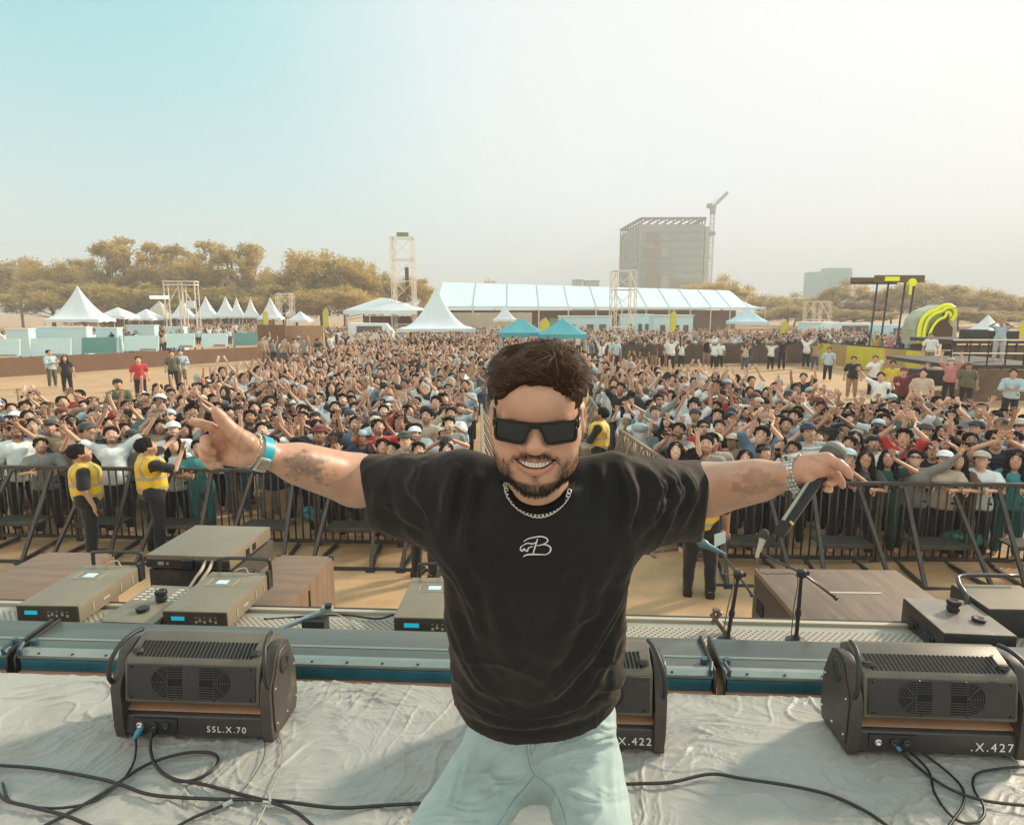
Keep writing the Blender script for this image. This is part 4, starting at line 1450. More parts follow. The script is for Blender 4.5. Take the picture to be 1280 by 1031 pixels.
    mb.prism(o1, (0, 0, 0), (0, -.005, 0))
    pl = mb.build('back_plate', BLK, hd, bevel=.002, seg=1)
    for (u, v) in ((-hw + .03, .9), (-.08, .93), (.08, .93), (hw - .03, .9), (-hw + .03, .1), (-.07, .07), (.09, .07), (hw - .03, .1)):
        MB().lathe([(.0, 0), (.0055, 0), (.0045, .0035), (0, .0035)], back(u, v, .006), Matrix.Rotation(PI / 2, 3, 'X'), 8).build('screw', SCREW, pl)
    # two half-round fan grilles: raised rings, ribs and slots
    GR = mat('grille', (.045, .043, .040), .45)
    for s in (-1, 1):
        mb = MB()
        mb.mi = 0
        cx = s * .088
        for r_ in (.016, .025, .034, .043, .052, .060):
            pts = []
            for i in range(17):
                a = PI / 2 + PI * i / 16
                pts.append(back(cx + s * -math.cos(a) * r_ * 1.05 * 1.0, .52 + math.sin(a) * r_ / .142, .0075))
            for sg in (1, -1):
                pts2 = []
            ends = [back(cx - s * .055, .52 + r_ / .142, .0075)] + pts + [back(cx - s * .055, .52 - r_ / .142, .0075)]
            mb.tube(ends, .0016, 5)
        for k in range(5):
            a = PI / 2 + PI * k / 4
            mb.tube([back(cx, .52, .0078), back(cx - s * math.cos(a) * .06, .52 + math.sin(a) * .06 / .142, .0078)], .0017, 5)
        mb.build('fan_grille', GR, pl)
        mb = MB()
        pts = [back(cx - s * math.cos(PI / 2 + PI * i / 20) * .06, .52 + math.sin(PI / 2 + PI * i / 20) * .06 / .142, .0064) for i in range(21)]
        mb.add([back(cx - s * .055, .52 + .06 / .142, .0064)] + pts + [back(cx - s * .055, .52 - .06 / .142, .0064)], [tuple(range(23))])
        mb.build('fan_opening', mat('hole', (.008, .008, .008), .9), pl)
    # top vents
    mb = MB()
    ns = 30
    for i in range(ns):
        x = -hw + .04 + (2 * hw - .08) * i / (ns - 1)
        a, b_ = Vector((x, -.080, .3108)), Vector((x - .006, -.012, .3368))
        mb.bar(a, b_, .0088, .003, up=(0, -.35, 1))
    mb.build('vent_slots', MATS['hole'], hd)
    for s in (-1, 1):
        mb = MB()
        for k in range(7):
            z = .165 + k * .018
            mb.bar((s * (hw + .0008), -.085, z), (s * (hw + .0008), -.02, z + .018), .003, .008)
        mb.build('side_slots', MATS['hole'], hd)
    for s in (-1, 1): MB().lathe([(0, 0), (.022, 0), (.018, .012), (0, .012)], (s * (hw - .03), -.06, .318), Matrix.Rotation(-.3, 3, 'X'), 14).build('corner_lug', BLK2, hd)
    return root
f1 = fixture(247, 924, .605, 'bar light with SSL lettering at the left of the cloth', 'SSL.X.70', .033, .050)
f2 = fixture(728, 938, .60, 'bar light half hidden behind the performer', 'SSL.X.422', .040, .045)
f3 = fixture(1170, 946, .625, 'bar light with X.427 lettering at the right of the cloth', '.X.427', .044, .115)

# ------------------------------------------------------------------ cables
CAB = mat('cable_black', (.018, .017, .016), .45)
WIRE = mat('wire_steel', (.45, .42, .36), .35, metal=.7)
BLUEP = mat('plug_blue', (.04, .22, .32), .35)
def cable(pts, r, label, m=CAB, z0=SZ + .006, name='cable', group='black cables on the stage cloth', lift=None):
    P = []
    for i, q in enumerate(pts):
        z = q[2] if len(q) > 2 else z0 + r
        p = on(q[0], q[1], z)
        P.append(p)
    S_ = spline(P, 7)
    o = MB().tube(S_, r, 8).build(name, m, smooth=True)
    rebase(o, P[0])
    tag(o, label, 'cable', group)
    return o
cable([(3, 978), (12, 1000), (40, 1008), (80, 1009), (120, 1000), (150, 978), (166, 955), (170, 935), (170, 920, SZ + .02), (176, 908, SZ + .045)], .0042, 'thin cable from the blue plug curling to the far left edge')
cable([(40, 1040), (85, 1016), (130, 990), (180, 957), (225, 942), (260, 940), (273, 949), (262, 965), (235, 976), (210, 970), (194, 955), (188, 935, SZ + .015), (190, 912, SZ + .05)], .0055, 'thick cable making a loop in front of the left bar light')
cable([(-20, 955), (50, 960), (120, 972), (150, 980), (190, 993), (260, 998), (340, 1000), (420, 1009), (480, 1006), (540, 1003)], .0055, 'long cable running from the left edge to behind the performer')
cable([(215, 974), (250, 979), (300, 992), (345, 1004), (372, 1016), (400, 1040)], .0055, 'cable curving down past the steel wire loop')
cable([(-15, 972), (5, 998), (40, 1008), (85, 1020), (130, 1040)], .0055, 'cable leaving at the bottom left corner')
cable([(215, 1036), (245, 1020), (283, 1005)], .005, 'short cable ending in a small silver connector')
cable([(336, 915, SZ + .02), (350, 922), (353, 945), (347, 970), (338, 992), (333, 1005), (318, 1036)], .0024, 'thin silver safety wire hanging from the left bar light', WIRE, name='safety_wire', group=None)
cable([(331, 921, SZ + .01), (330, 945), (318, 968), (300, 992)], .0016, 'hair thin dark wire beside the silver safety wire', CAB, name='safety_wire', group=None)
cable([(640, 985), (665, 968), (690, 972), (760, 979), (800, 979), (840, 977), (888, 967), (930, 973), (990, 982), (1040, 994), (1085, 1015), (1120, 1040)], .0055, 'long cable running from the performer to the lower right')
cable([(1118, 931, SZ + .03), (1140, 952, SZ + .012), (1165, 972), (1195, 989), (1235, 1001), (1300, 1008)], .0052, 'cable from the blue plug to the right edge')
cable([(1140, 928, SZ + .04), (1158, 944), (1185, 965), (1203, 985), (1204, 1005), (1192, 1024), (1180, 1040)], .0045, 'thin cable from the black plug curving down right')
cable([(1132, 934, SZ + .02), (1160, 962), (1168, 990), (1185, 1015), (1205, 1028), (1226, 1024), (1230, 1008), (1217, 985), (1220, 968), (1245, 961), (1300, 956)], .0045, 'cable looping below the right bar light and out of the right edge')
def plug(px, py, z, d, label, m):
    p = on(px, py, z)
    root = empty('cable_plug', p, 0, label, 'plug')
    Mx = Vector((0, 0, 1)).rotation_difference(Vector(d).normalized()).to_matrix()
    MB().lathe([(0, 0), (.010, 0), (.012, .006), (.012, .042), (.009, .050), (.006, .062), (0, .062)], (0, 0, 0), Mx, 16).build('sleeve', m, root, smooth='auto')
    MB().lathe([(0, -.02), (.0115, -.02), (.0115, 0), (0, 0)], (0, 0, 0), Mx, 16).build('collar', mat('plug_brass', (.35, .22, .13), .4, metal=.6), root, smooth='auto')
plug(181, 902, SZ + .062, (-.25, -.75, -.55), 'blue plug in the left bar light', BLUEP)
plug(196, 902, SZ + .062, (-.05, -.75, -.6), 'black plug beside the blue one in the left bar light', BLK2)
plug(1108, 918, SZ + .062, (.45, -.75, -.5), 'blue plug in the right bar light', BLUEP)
plug(1130, 914, SZ + .062, (.45, -.7, -.5), 'black plug beside the blue one in the right bar light', BLK2)
o = MB().tube([on(278, 1007, SZ + .014), on(290, 1001, SZ + .014)], .0085, 10).build('cable_connector', STEELB)
rebase(o, on(284, 1004, SZ + .006)); tag(o, 'small silver connector on the end of a short cable', 'connector')
o = MB().tube([on(335, 989, SZ + .012), on(338, 1003, SZ + .012)], .006, 8).tube([on(329, 1001, SZ + .012), on(342, 1003, SZ + .012)], .004, 8).build('wire_clip', STEELB)
rebase(o, on(336, 996, SZ + .006)); tag(o, 'silver clip on the safety wire', 'clip')

# ------------------------------------------------------------------ boxes on the ledge
OLV = mat('box_olive', (.235, .20, .14), .42, metal=.15, var=.12, vscale=5, bump=.05, bscale=160, dirt=((.30, .25, .17), 6, .6, .85))
OLV2 = mat('box_panel', (.055, .045, .036), .5, var=.2, vscale=12)
LCD = mat('lcd', (.02, .35, .45), .3, emit=(.02, .55, .75), estr=.3)
LBL = mat('label_blue', (.55, .72, .78), .5)
LINE = mat('print_line', (.42, .40, .33), .6)
WOODB = mat('brown_wood', (.20, .13, .085), .55, var=.22, vscale=3, stretch=(1, 6, 1), bump=.15, bscale=20)
BRK = mat('bracket_black', (.025, .028, .030), .35, coat=.2)
def quadbox(nl, nr, zt, yfar, h, mats, root_name, label, cat, group=None, rz=None):
    """box from the photo columns/rows of its near top corners; returns root + size"""
    a, b = on(*nl, zt), on(*nr, zt)
    d = (b - a); w = d.length
    rz = math.atan2(d.y, d.x) if rz is None else rz
    v = Vector((-math.sin(rz), math.cos(rz), 0))
    m_ = (a + b) / 2
    # depth until the top reaches row yfar
    lo, hi = 0., 4.
    for _ in range(40):
        k = (lo + hi) / 2
        q = m_ + v * k
        if pix(np.array([q]))[0, 1] > yfar: lo = k
        else: hi = k
    dep = lo
    c = m_ + v * dep / 2
    root = empty(root_name, (c.x, c.y, zt - h), rz, label, cat, group)
    return root, w, dep
def amp_box(nl, nr, zt, yfar, h, label, bracket=True):
    root, w, d = quadbox(nl, nr, zt, yfar, h, None, 'control_box', label, 'control box', 'grey control boxes on the ledge')
    cs = MB().box((0, 0, h / 2), (w, d, h)).build('case', OLV, root, bevel=.004)
    p = MB().box((0, -d / 2 - .002, h / 2), (w - .006, .006, h - .006)).build('front_panel', OLV2, root, bevel=.0015, seg=1)
    MB().box((-w * .26, -d / 2 - .006, h * .60), (w * .20, .004, h * .22)).build('display', LCD, p)
    mb = MB()
    for k, x in enumerate((-.0, .06, .13, .22, .3)):
        mb.box((w * (x + .02), -d / 2 - .0055, h * (.42 + .08 * (k % 2))), (w * .035, .003, h * .14))
        mb.box((w * (x + .02), -d / 2 - .0055, h * .66), (w * .025, .003, h * .03))
    mb.build('buttons', LINE, p)
    mb = MB()
    x0, x1, y0, y1 = -w * .32, w * .12, d * .12, d * .30
    for a, b in (((x0, y0), (x1, y0)), ((x1, y0), (x1, y1)), ((x1, y1), (x0, y1)), ((x0, y1), (x0, y0))):
        mb.bar((*a, h + .0015), (*b, h + .0015), .003, .002)
    mb.build('printed_frame', LINE, cs)
    MB().box(((x0 + x1) / 2, (y0 + y1) / 2, h + .0015), (w * .18, d * .10, .003)).build('label', LBL, cs)
    mb = MB()
    for yy in (-.30, -.1, .14, .34):
        mb.box((w / 2 + .0015, d * yy, h * .45), (.003, d * .10 if yy == -.1 else .006, h * .10 if yy == -.1 else h * .5))
    mb.build('side_marks', LINE, cs)
    if bracket:
        bh = .075
        mb = MB()
        mb.tube(spline([(-w * .40, d / 2 + .02, h * .2), (-w * .40, d / 2 + .02, h + bh * .6), (-w * .33, d / 2 + .02, h + bh), (w * .40, d / 2 + .02, h + bh), (w * .50, d / 2 + .02, h + bh * .6), (w * .50, d / 2 + .02, 0)], 5), .011, 8)
        mb.box((w * .5, d / 2 - .0, h * .6), (.018, .05, h * 1.2))
        mb.build('bracket', BRK, root, smooth='auto')
        MB().tube(spline([(-w * .1, d / 2 - .02, h), (0, d / 2 - .03, h + .03), (w * .12, d / 2 - .02, h + .035), (w * .15, d / 2 - .01, h)], 5), .004, 6).build('cord_loop', mat('cord_cream', (.55, .50, .40), .6), root)
    return root
ZT = SZ + .065
a1_ = amp_box((20, 756), (98, 757), ZT, 706, .095, 'grey control box with blue display, leftmost of the group')
a2_ = amp_box((203, 763), (284, 765), ZT, 715, .095, 'grey control box with blue display, right of the knob plate')
a3_ = amp_box((492, 771), (586, 773), ZT, 722, .10, 'grey control box half hidden behind the performer')
root, w, d = quadbox((122, 776), (192, 779), SZ + .02, 732, .03, None, 'knob_plate', 'flat grey plate with two black knobs between the control boxes', 'control plate')
MB().prism([(-w / 2 + .03, -d / 2, 0), (w / 2, -d / 2, 0), (w / 2, d / 2, 0), (-w / 2, d / 2, 0), (-w / 2, -d / 2 + .03, 0)], (0, 0, 0), (0, 0, .03)).build('plate', OLV, root, bevel=.004)
def knob(root, x, y, z, r_, h, nm='knob'):
    k = MB().lathe([(0, 0), (r_ * .8, 0), (r_ * .85, h * .12), (r_, h * .15), (r_, h * .45), (r_ * .86, h * .5), (r_ * .86, h * .58), (r_ * .95, h * .62), (r_ * .95, h * .95), (r_ * .88, h), (r_ * .6, h), (r_ * .5, h * .93), (0, h * .93)], (x, y, z), None, 28).build(nm, BLK2, root, smooth='auto')
    mb = MB()
    for i in range(14):
        a = 2 * PI * i / 14
        mb.box((x + math.cos(a) * r_ * .97, y + math.sin(a) * r_ * .97, z + h * .8), (.004, .004, h * .3))
    mb.build('grip', BLK, k)
knob(root, w * .12, d * .05, .03, .030, .065)
knob(root, w * .03, -d * .22, .03, .032, .022)
for blk in ((0, 1), (4, 5)):
    mb = MB()
    for i in blk:
        for j in range(5): mb.box((-w * .40 + w * .15 * i, d * .08 + j * d * .075, .031), (w * .09, d * .035, .002))
    mb.build('stripe_pattern', mat('marks', (.55, .55, .48), .6), root)
# big monitor box on dark cabinet
Y0 = 4.05
zt = at(182, 693, Y0).z
root, w, d = quadbox((182, 693), (287, 696), zt, 657, .11, None, 'flat_case', 'large flat olive case with pale hoses, topmost of the left equipment', 'equipment case')
c_ = MB().box((0, 0, .065), (w, d, .09)).build('case', OLV, root, bevel=.005)
MB().box((0, -d / 2 - .002, .055), (w - .01, .006, .05)).build('front_panel', OLV2, c_)
MB().box((w * .02, -d / 2 - .02, .06), (w * .13, .03, .06)).box((w * .17, -d / 2 - .015, .06), (w * .07, .03, .055)).build('latch', BLK2, c_, bevel=.003)
MB().box((-w * .32, -d / 2 - .006, .055), (w * .07, .004, .022)).box((-w * .24, -d / 2 - .006, .055), (w * .03, .004, .015)).build('print', LINE, c_)
MB().box((w / 2 + .002, -d * .1, .05), (.003, d * .08, .05)).box((w / 2 + .002, d * .06, .055), (.003, d * .08, .05)).build('side_slots', MATS['hole'], c_)
MB().box((0, 0, .01), (w * .92, d * .92, .02)).build('base', BLK2, root)
top = root.location.z
cc = root.location
rz_ = root.rotation_euler.z
o = MB().box((0, 0, top / 2), (w * 1.02, d * 1.0, top)).build('speaker_cabinet', mat('cab_dark', (.06, .05, .042), .55, var=.2, vscale=4, dirt=((.15, .11, .08), 4, .55, .8)), bevel=.008)
o.location = (cc.x, cc.y + .03, 0); o.rotation_euler.z = rz_
tag(o, 'dark speaker cabinet carrying the large flat olive case', 'speaker')
for i, dx in enumerate((0, 9)):
    pts = [on(258 + dx, 699, zt - .03), at(252 + dx, 712, 3.93), at(245 + dx, 722, 3.88), at(236 + dx, 736, 3.82)]
    o = MB().tube(spline(pts, 6), .011, 8).build('hose', mat('hose_cream', (.42, .37, .28), .5), smooth=True)
    rebase(o, pts[-1]); tag(o, 'pale hose leaving the flat case, %s one' % ('left' if i == 0 else 'right'), 'hose')
# brown wooden cabinets
def wood_cab(nl, nr, zt, yfar, label, notch=True, mt=None):
    root, w, d = quadbox(nl, nr, zt, yfar, zt, None, 'speaker_cabinet', label, 'speaker')
    c = MB().box((0, 0, zt / 2), (w, d, zt)).build('cabinet', mt or WOODB, root, bevel=.008)
    if notch:
        MB().box((w / 2 + .002, 0, zt - .18), (.004, .02, .26)).build('handle_slot', MATS['hole'], c)
        MB().box((w / 2 + .003, -d * .25, zt - .2), (.006, .012, .3)).build('seam', BLK, c)
    MB().box((0, d / 2 + .004, zt / 2), (w - .06, .008, zt - .1)).build('front_grille', BLK, c)
    for sx in (-1, 1):
        for sy in (-1, 1):
            MB().box((sx * (w / 2 - .012), sy * (d / 2 - .012), zt - .010), (.032, .032, .03)).build('corner_guard', BLK2, c, bevel=.004)
    return root
wood_cab((262, 768), (347, 771), 1.66, 694, 'brown wooden speaker cabinet right of the grey control boxes')
wood_cab((-80, 757), (28, 758), 1.62, 690, 'brown wooden speaker cabinet at the far left edge')
# long low sub cabinet on the right
def sub():
    zt = 1.0
    A, B, C, D_ = on(987, 777, zt), on(1136, 777, zt), on(1119, 715, zt), on(939, 711, zt)
    root = empty('subwoofer', ((A.x + B.x + .35) / 2, (A.y + D_.y) / 2, 0), YAW * .6, 'big low brown subwoofer box behind the microphone stands', 'subwoofer')
    w = (Vector(C) - Vector(D_)).length
    d = D_.y - A.y
    root.location.x = D_.x + w / 2 + .02
    SB = mat('sub_brown', (.165, .115, .075), .5, var=.3, vscale=3, stretch=(5, .6, 1), bump=.15, bscale=12, dirt=((.30, .23, .15), 3, .6, .8))
    c = MB().box((0, 0, zt / 2), (w, d, zt)).build('cabinet', SB, root, bevel=.01)
    MB().box((-w / 2 - .003, 0, zt * .55), (.006, d * .9, zt * .8)).build('side_panel', BLK, c)
    for q in (-.1, .28): MB().box((-w / 2 - .008, d * q, zt * .70), (.012, .16, .12)).build('handle', MATS['hole'], c)
    MB().box((w * .02, 0, zt + .002), (.45, .02, .004)).build('tape_mark', mat('tape_cream', (.6, .55, .45), .7), c)
sub()
# right-hand knob box and right control box
def right_boxes():
    root, w, d = quadbox((1180, 792), (1272, 796), SZ + .075, 749, .16, None, 'knob_box', 'dark box with pale top plate and two black knobs at the right', 'control box')
    c = MB().box((0, 0, .08), (w, d, .16)).build('case', BLK, root, bevel=.005)
    MB().box((0, 0, .162), (w - .004, d - .004, .005)).build('top_plate', mat('plate_grey', (.22, .20, .17), .45, metal=.2, var=.12, dirt=((.45, .50, .50), 7, .58, .7)), root, bevel=.0015, seg=1)
    knob(root, w * .02, d * .12, .165, .030, .06)
    knob(root, w * .22, -d * .14, .165, .030, .018)
    mb = MB()
    for k in range(2):
        mb.box((-w / 2 - .004, -d * .22 + k * d * .4, .09), (.012, .09, .02)).box((-w / 2 - .006, -d * .22 + k * d * .4, .075), (.02, .05, .03))
    mb.build('latches', BLK2, root, bevel=.002)
    root, w, d = quadbox((1236, 762), (1330, 764), SZ + .10, 731, .15, None, 'control_box', 'black control box with a bracket cut off by the right edge', 'control box')
    c = MB().box((0, 0, .075), (w, d, .15)).build('case', BLK, root, bevel=.005)
    MB().box((0, 0, .152), (w - .01, d - .01, .004)).build('top_plate', OLV, root)
    MB().box((-w / 2 - .003, -d * .1, .07), (.004, d * .3, .02)).build('print', LINE, c)
    MB().tube(spline([(-w * .5 - .03, -d * .1, .0), (-w * .5 - .03, -d * .1, .15), (-w * .5 + .0, d * .3, .19), (-w * .3, d * .52, .20), (w * .5, d * .55, .20)], 5), .012, 8).build('bracket', BRK, root, smooth=True)
right_boxes()
# small clamp lamp on the ledge, left centre
def ledge_clutter():
    Zl = SZ - .05
    p = on(395, 788, Zl)
    root = empty('clamp_device', p, YAW, 'small black clamp device with a grey arm on the perforated ledge', 'clamp')
    MB().box((.0, 0, .035), (.12, .08, .07)).build('body', BLK2, root, bevel=.006)
    MB().bar((-.17, -.05, .03), (.05, .04, .10), .03, .018).box((.05, .04, .105), (.06, .04, .02)).build('arm', mat('arm_greyblue', (.25, .33, .32), .5), root, bevel=.003)
    MB().lathe([(0, 0), (.018, 0), (.018, .02), (0, .02)], (.06, .03, .115), None, 14).build('knob', BLK2, root)
    cable([(400, 768, Zl + .08), (422, 768, Zl + .06), (440, 780, Zl + .01), (455, 795, Zl + .01)], .003, 'thin pale wire from the clamp device across the ledge', WIRE, name='wire', group=None)
    cable([(330, 774, Zl), (420, 768, Zl), (470, 773, Zl + .02), (492, 768, Zl + .03)], .006, 'black cable lying along the outer rim of the ledge', name='cable', group=None)
    p = on(902, 792, Zl)
    root = empty('cable_clamp', p, 0, 'small brown spring clamp at the foot of the left microphone stand', 'clamp')
    BRN = mat('clamp_brown', (.16, .10, .07), .5)
    MB().bar((-.04, .05, .09), (.03, -.01, .0), .025).bar((-.03, .06, .03), (.0, .02, .11), .02).lathe([(0, 0), (.02, 0), (.02, .02), (0, .02)], (-.02, .04, .1), None, 12).build('jaws', BRN, root, bevel=.003)
ledge_clutter()

# ------------------------------------------------------------------ microphone stands
STM = mat('stand_metal', (.07, .075, .072), .32, metal=.6)
def mic_stand(basepx, clutch, tail, head, Y, label, miclabel, micd, teal=False):
    Zl = SZ - .048
    b = on(basepx[0], basepx[1], Zl)
    Yb = b.y
    root = empty('microphone_stand', b, 0, label, 'microphone stand', 'microphone stands on the ledge')
    rel = lambda q, y=Yb: at(q[0], q[1], y) - b
    cl = rel(clutch)
    MB().lathe([(0, 0), (.05, 0), (.05, .006), (.02, .016), (.014, .03), (0, .03)], (0, 0, 0), None, 24).build('base', BLK2, root, smooth='auto')
    MB().tube([(0, 0, .01), cl * .5, cl], [.010, .010, .008], 10).build('pole', BLK2, root, smooth='auto')
    MB().tube([cl * .38, cl * .46], .015, 10).build('collar', BLK2, root)
    MB().lathe([(0, -.02), (.02, -.02), (.024, -.01), (.024, .012), (.015, .022), (0, .022)], cl, None, 14).box(cl + Vector((.02, 0, 0)), (.035, .014, .02)).build('clutch', BLK2, root, bevel=.002)
    tl, hd = rel(tail, Yb - .10), rel(head, Yb + .14)
    MB().tube([tl, cl, hd], .0065, 8).tube([tl, tl + (cl - tl) * .1], .011, 8).build('boom', STM, root, smooth=True)
    # microphone on the end of the boom
    mr = empty('stand_microphone', b + hd, 0, miclabel, 'microphone')
    dv = Vector(micd).normalized()
    Mx = Vector((0, 0, 1)).rotation_difference(dv).to_matrix()
    MB().lathe([(0, -.03), (.010, -.03), (.011, .0), (.016, .06), (.019, .075), (0, .075)], (0, 0, 0), Mx, 16).build('body', mat('mic_teal', (.06, .16, .17), .4) if teal else mat('mic_cream', (.45, .38, .30), .4), mr, smooth='auto')
    MB().lathe([(0, .07), (.020, .072), (.025, .085), (.025, .10), (.019, .118), (.008, .126), (0, .127)], (0, 0, 0), Mx, 20).build('grille', mat('mic_foam', (.05, .045, .04), .9, bump=.6, bscale=400, bdist=.002) if not teal else MATS['mic_teal'], mr, smooth='auto')
    cb = spline([b + hd - dv * .03, b + hd + Vector((.01, -.02, -.10)), b + (hd + cl) * .5 + Vector((0, 0, -.06)), b + cl + Vector((-.02, 0, -.02)), b + cl * .5 + Vector((-.03, -.01, 0)), b + Vector((-.04, -.03, .01))], 6)
    o = MB().tube(cb, .003, 6).build('microphone_cable', mat('cable_grey', (.14, .13, .11), .5), smooth=True)
    rebase(o, cb[-1])
    tag(o, 'thin cable hanging from the %s stand microphone' % ('left' if teal else 'right'), 'cable')
mic_stand((909, 801), (923, 718), (941, 745), (900, 690), 3, 'left microphone stand, its boom pointing at the sleeve', 'teal stand microphone partly behind the sleeve', (-.8, .3, .35), True)
mic_stand((995, 801), (1002, 716), (1047, 749), (948, 690), 3, 'right microphone stand with a cream microphone clip', 'dark foam headed microphone on the right stand', (.35, .3, .8))
a, b = at(893, 672, 3.3), at(907, 670, 3.3)
o = MB().prism([at(893, 668, 3.3), at(907, 664, 3.3), at(907, 678, 3.3), at(893, 684, 3.3)], (0, 0, 0), (0, .002, 0)).build('paper_card', mat('paper', (.62, .72, .68), .7))
rebase(o, at(893, 684, 3.3)); tag(o, 'small white paper card clipped above the left microphone stand', 'card')
# ================================================================== crowd barricades
BAR = mat('barricade_steel', (.075, .068, .06), .5, metal=.4, var=.25, vscale=6, dirt=((.20, .15, .10), 5, .58, .85))
BAR2 = mat('barricade_tan', (.34, .28, .2), .5, metal=.4, var=.2, vscale=6)
def make_panel(w=1.2, h=1.16, m=BAR, br=True, out=.82):
    root = empty('crowd_barricade')
    mb = MB()
    mb.box((0, 0, h - .025), (w - .01, .06, .05)).box((0, 0, .10), (w - .01, .05, .045))
    for s in (-1, 1): mb.box((s * (w / 2 - .025), 0, h / 2), (.04, .045, h - .05))
    mb.build('frame', m, root, bevel=.004, seg=1)
    mb = MB()
    n = 11
    for i in range(1, n): mb.tube([(-w / 2 + w * i / n, 0, .11), (-w / 2 + w * i / n, 0, h - .04)], .0125, 6)
    mb.build('infill_bars', m, root, smooth=True)
    if br:
        for s in (-1, 1):
            mb = MB()
            x = s * .30
            mb.bar((x, -.02, h - .06), (x + s * .10, -out, .05), .05, .04)
            mb.bar((x + s * .02, -.02, .06), (x + s * .10, -out - .02, .045), .05, .04)
            b = mb.build('brace', m, root, bevel=.004, seg=1)
            MB().box((x + s * .10, -out - .03, .02), (.12, .10, .04)).build('foot', BLK2, b, bevel=.005)
        MB().box((0, -.28, .44), (.66, .34, .025)).box((0, -.45, .425), (.70, .02, .05)).build('step', m, root, bevel=.004, seg=1)
        MB().box((0, -out - .0, .035), (w, .05, .035)).build('floor_rail', m, root)
    return root
PP = make_panel()
PB = make_panel(1.2, 1.16, BAR2, True, .5)
used = set()
def place_panel(proto, p, rz, label, group):
    o = proto if proto.name not in used else copy_tree(proto)
    used.add(proto.name)
    o.location = p
    o.rotation_euler.z = rz
    tag(o, label, 'barricade', group)
    return o
def fence_run(A, B, side, n0=0):
    d = (B - A).normalized()
    n = int(round((B - A).length / 1.2))
    for k in range(n):
        p = A + d * (1.2 * (k + .5))
        yield k, p, math.atan2(d.y, d.x)
A, B = on(-30, 675.5, 0), on(640, 688.5, 0)
LBX = on(604, 688, 0)
LL = LBX + (A - LBX).normalized() * 1.2 * 7
pos = ['first black barricade left of the central lane', 'second black barricade left of the lane, in front of the red trousers', 'black barricade below the tattooed forearm', 'black barricade behind the large flat olive case',
       'black barricade beside the second guard', 'black barricade behind the first guard', 'black barricade cut by the left edge']
for k, p, rz in fence_run(LBX, LL, -1):
    place_panel(PP, p, rz + PI, pos[k], 'black barricades before the left crowd')
A, B = on(868, 703, 0), on(1330, 709.5, 0)
d = (B - A).normalized()
pos = ['first black barricade right of the central lane', 'black barricade behind the handheld microphone', 'black barricade below the paper held over the rail', 'black barricade in front of the sunglasses man', 'black barricade with a draped green cloth', 'black barricade cut by the right edge']
for k, p, rz in fence_run(A, A + d * 7.2, 1):
    place_panel(PP, p, rz, pos[k], 'black barricades before the right crowd')
def draped(px, py, Y, col, label, sx=.30, name='draped_cloth'):
    p = np.array(at(px, py, Y))
    g = Grid(p - [.45, .22, .24], p + [.45, .22, .2], .014)
    g.ell(p, (sx, .10, .07), .02)
    g.ell(p + [-sx * .4, -.02, .04], (sx * .45, .09, .06), .03)
    g.ell(p + [sx * .6, -.05, -.05], (sx * .5, .07, .05), .03)
    V, Q = g.mesh(1)
    V = V + normals(V, Q) * (fbm(V * [14, 14, 26], 3, int(px)) * .03)[:, None]
    o = np_obj(name, V - p, Q, mat(name + str(int(px)), col, .85, bump=.5, bscale=30, bdist=.01, var=.2, vscale=9))
    o.location = p
    tag(o, label, 'cloth')
draped(1203, 672, 8.30, (.03, .16, .14), 'dark green cloth draped over the barricade step below the sunglasses man')
draped(390, 642, 9.0, (.05, .20, .22), 'teal bundle lying on the barricade step under the left forearm', .17, 'cloth_bundle')
LANE_L = [(-.42, 9.25), (-.75, 15.5)]
LANE_R = [(A.x - .02, A.y + .1), (1.95, 13.2), (2.1, 18)]
def lane(pts, sgn, nm):
    c = 0
    for (x0, y0), (x1, y1) in zip(pts[:-1], pts[1:]):
        a, b = Vector((x0, y0, 0)), Vector((x1, y1, 0))
        dd = (b - a).normalized()
        n = int((b - a).length / 1.22)
        for k in range(n):
            p = a + dd * (1.22 * (k + .5) + .05)
            rz = math.atan2(dd.y, dd.x) + (0 if sgn < 0 else PI)
            place_panel(PB, p, rz, 'tan steel barricade on the %s side of the central lane, %s from the stage' % (nm, ORD[min(c, 11)]), 'tan barricades along the central lane')
            c += 1
lane(LANE_L, -1, 'left')
lane(LANE_R, 1, 'right')
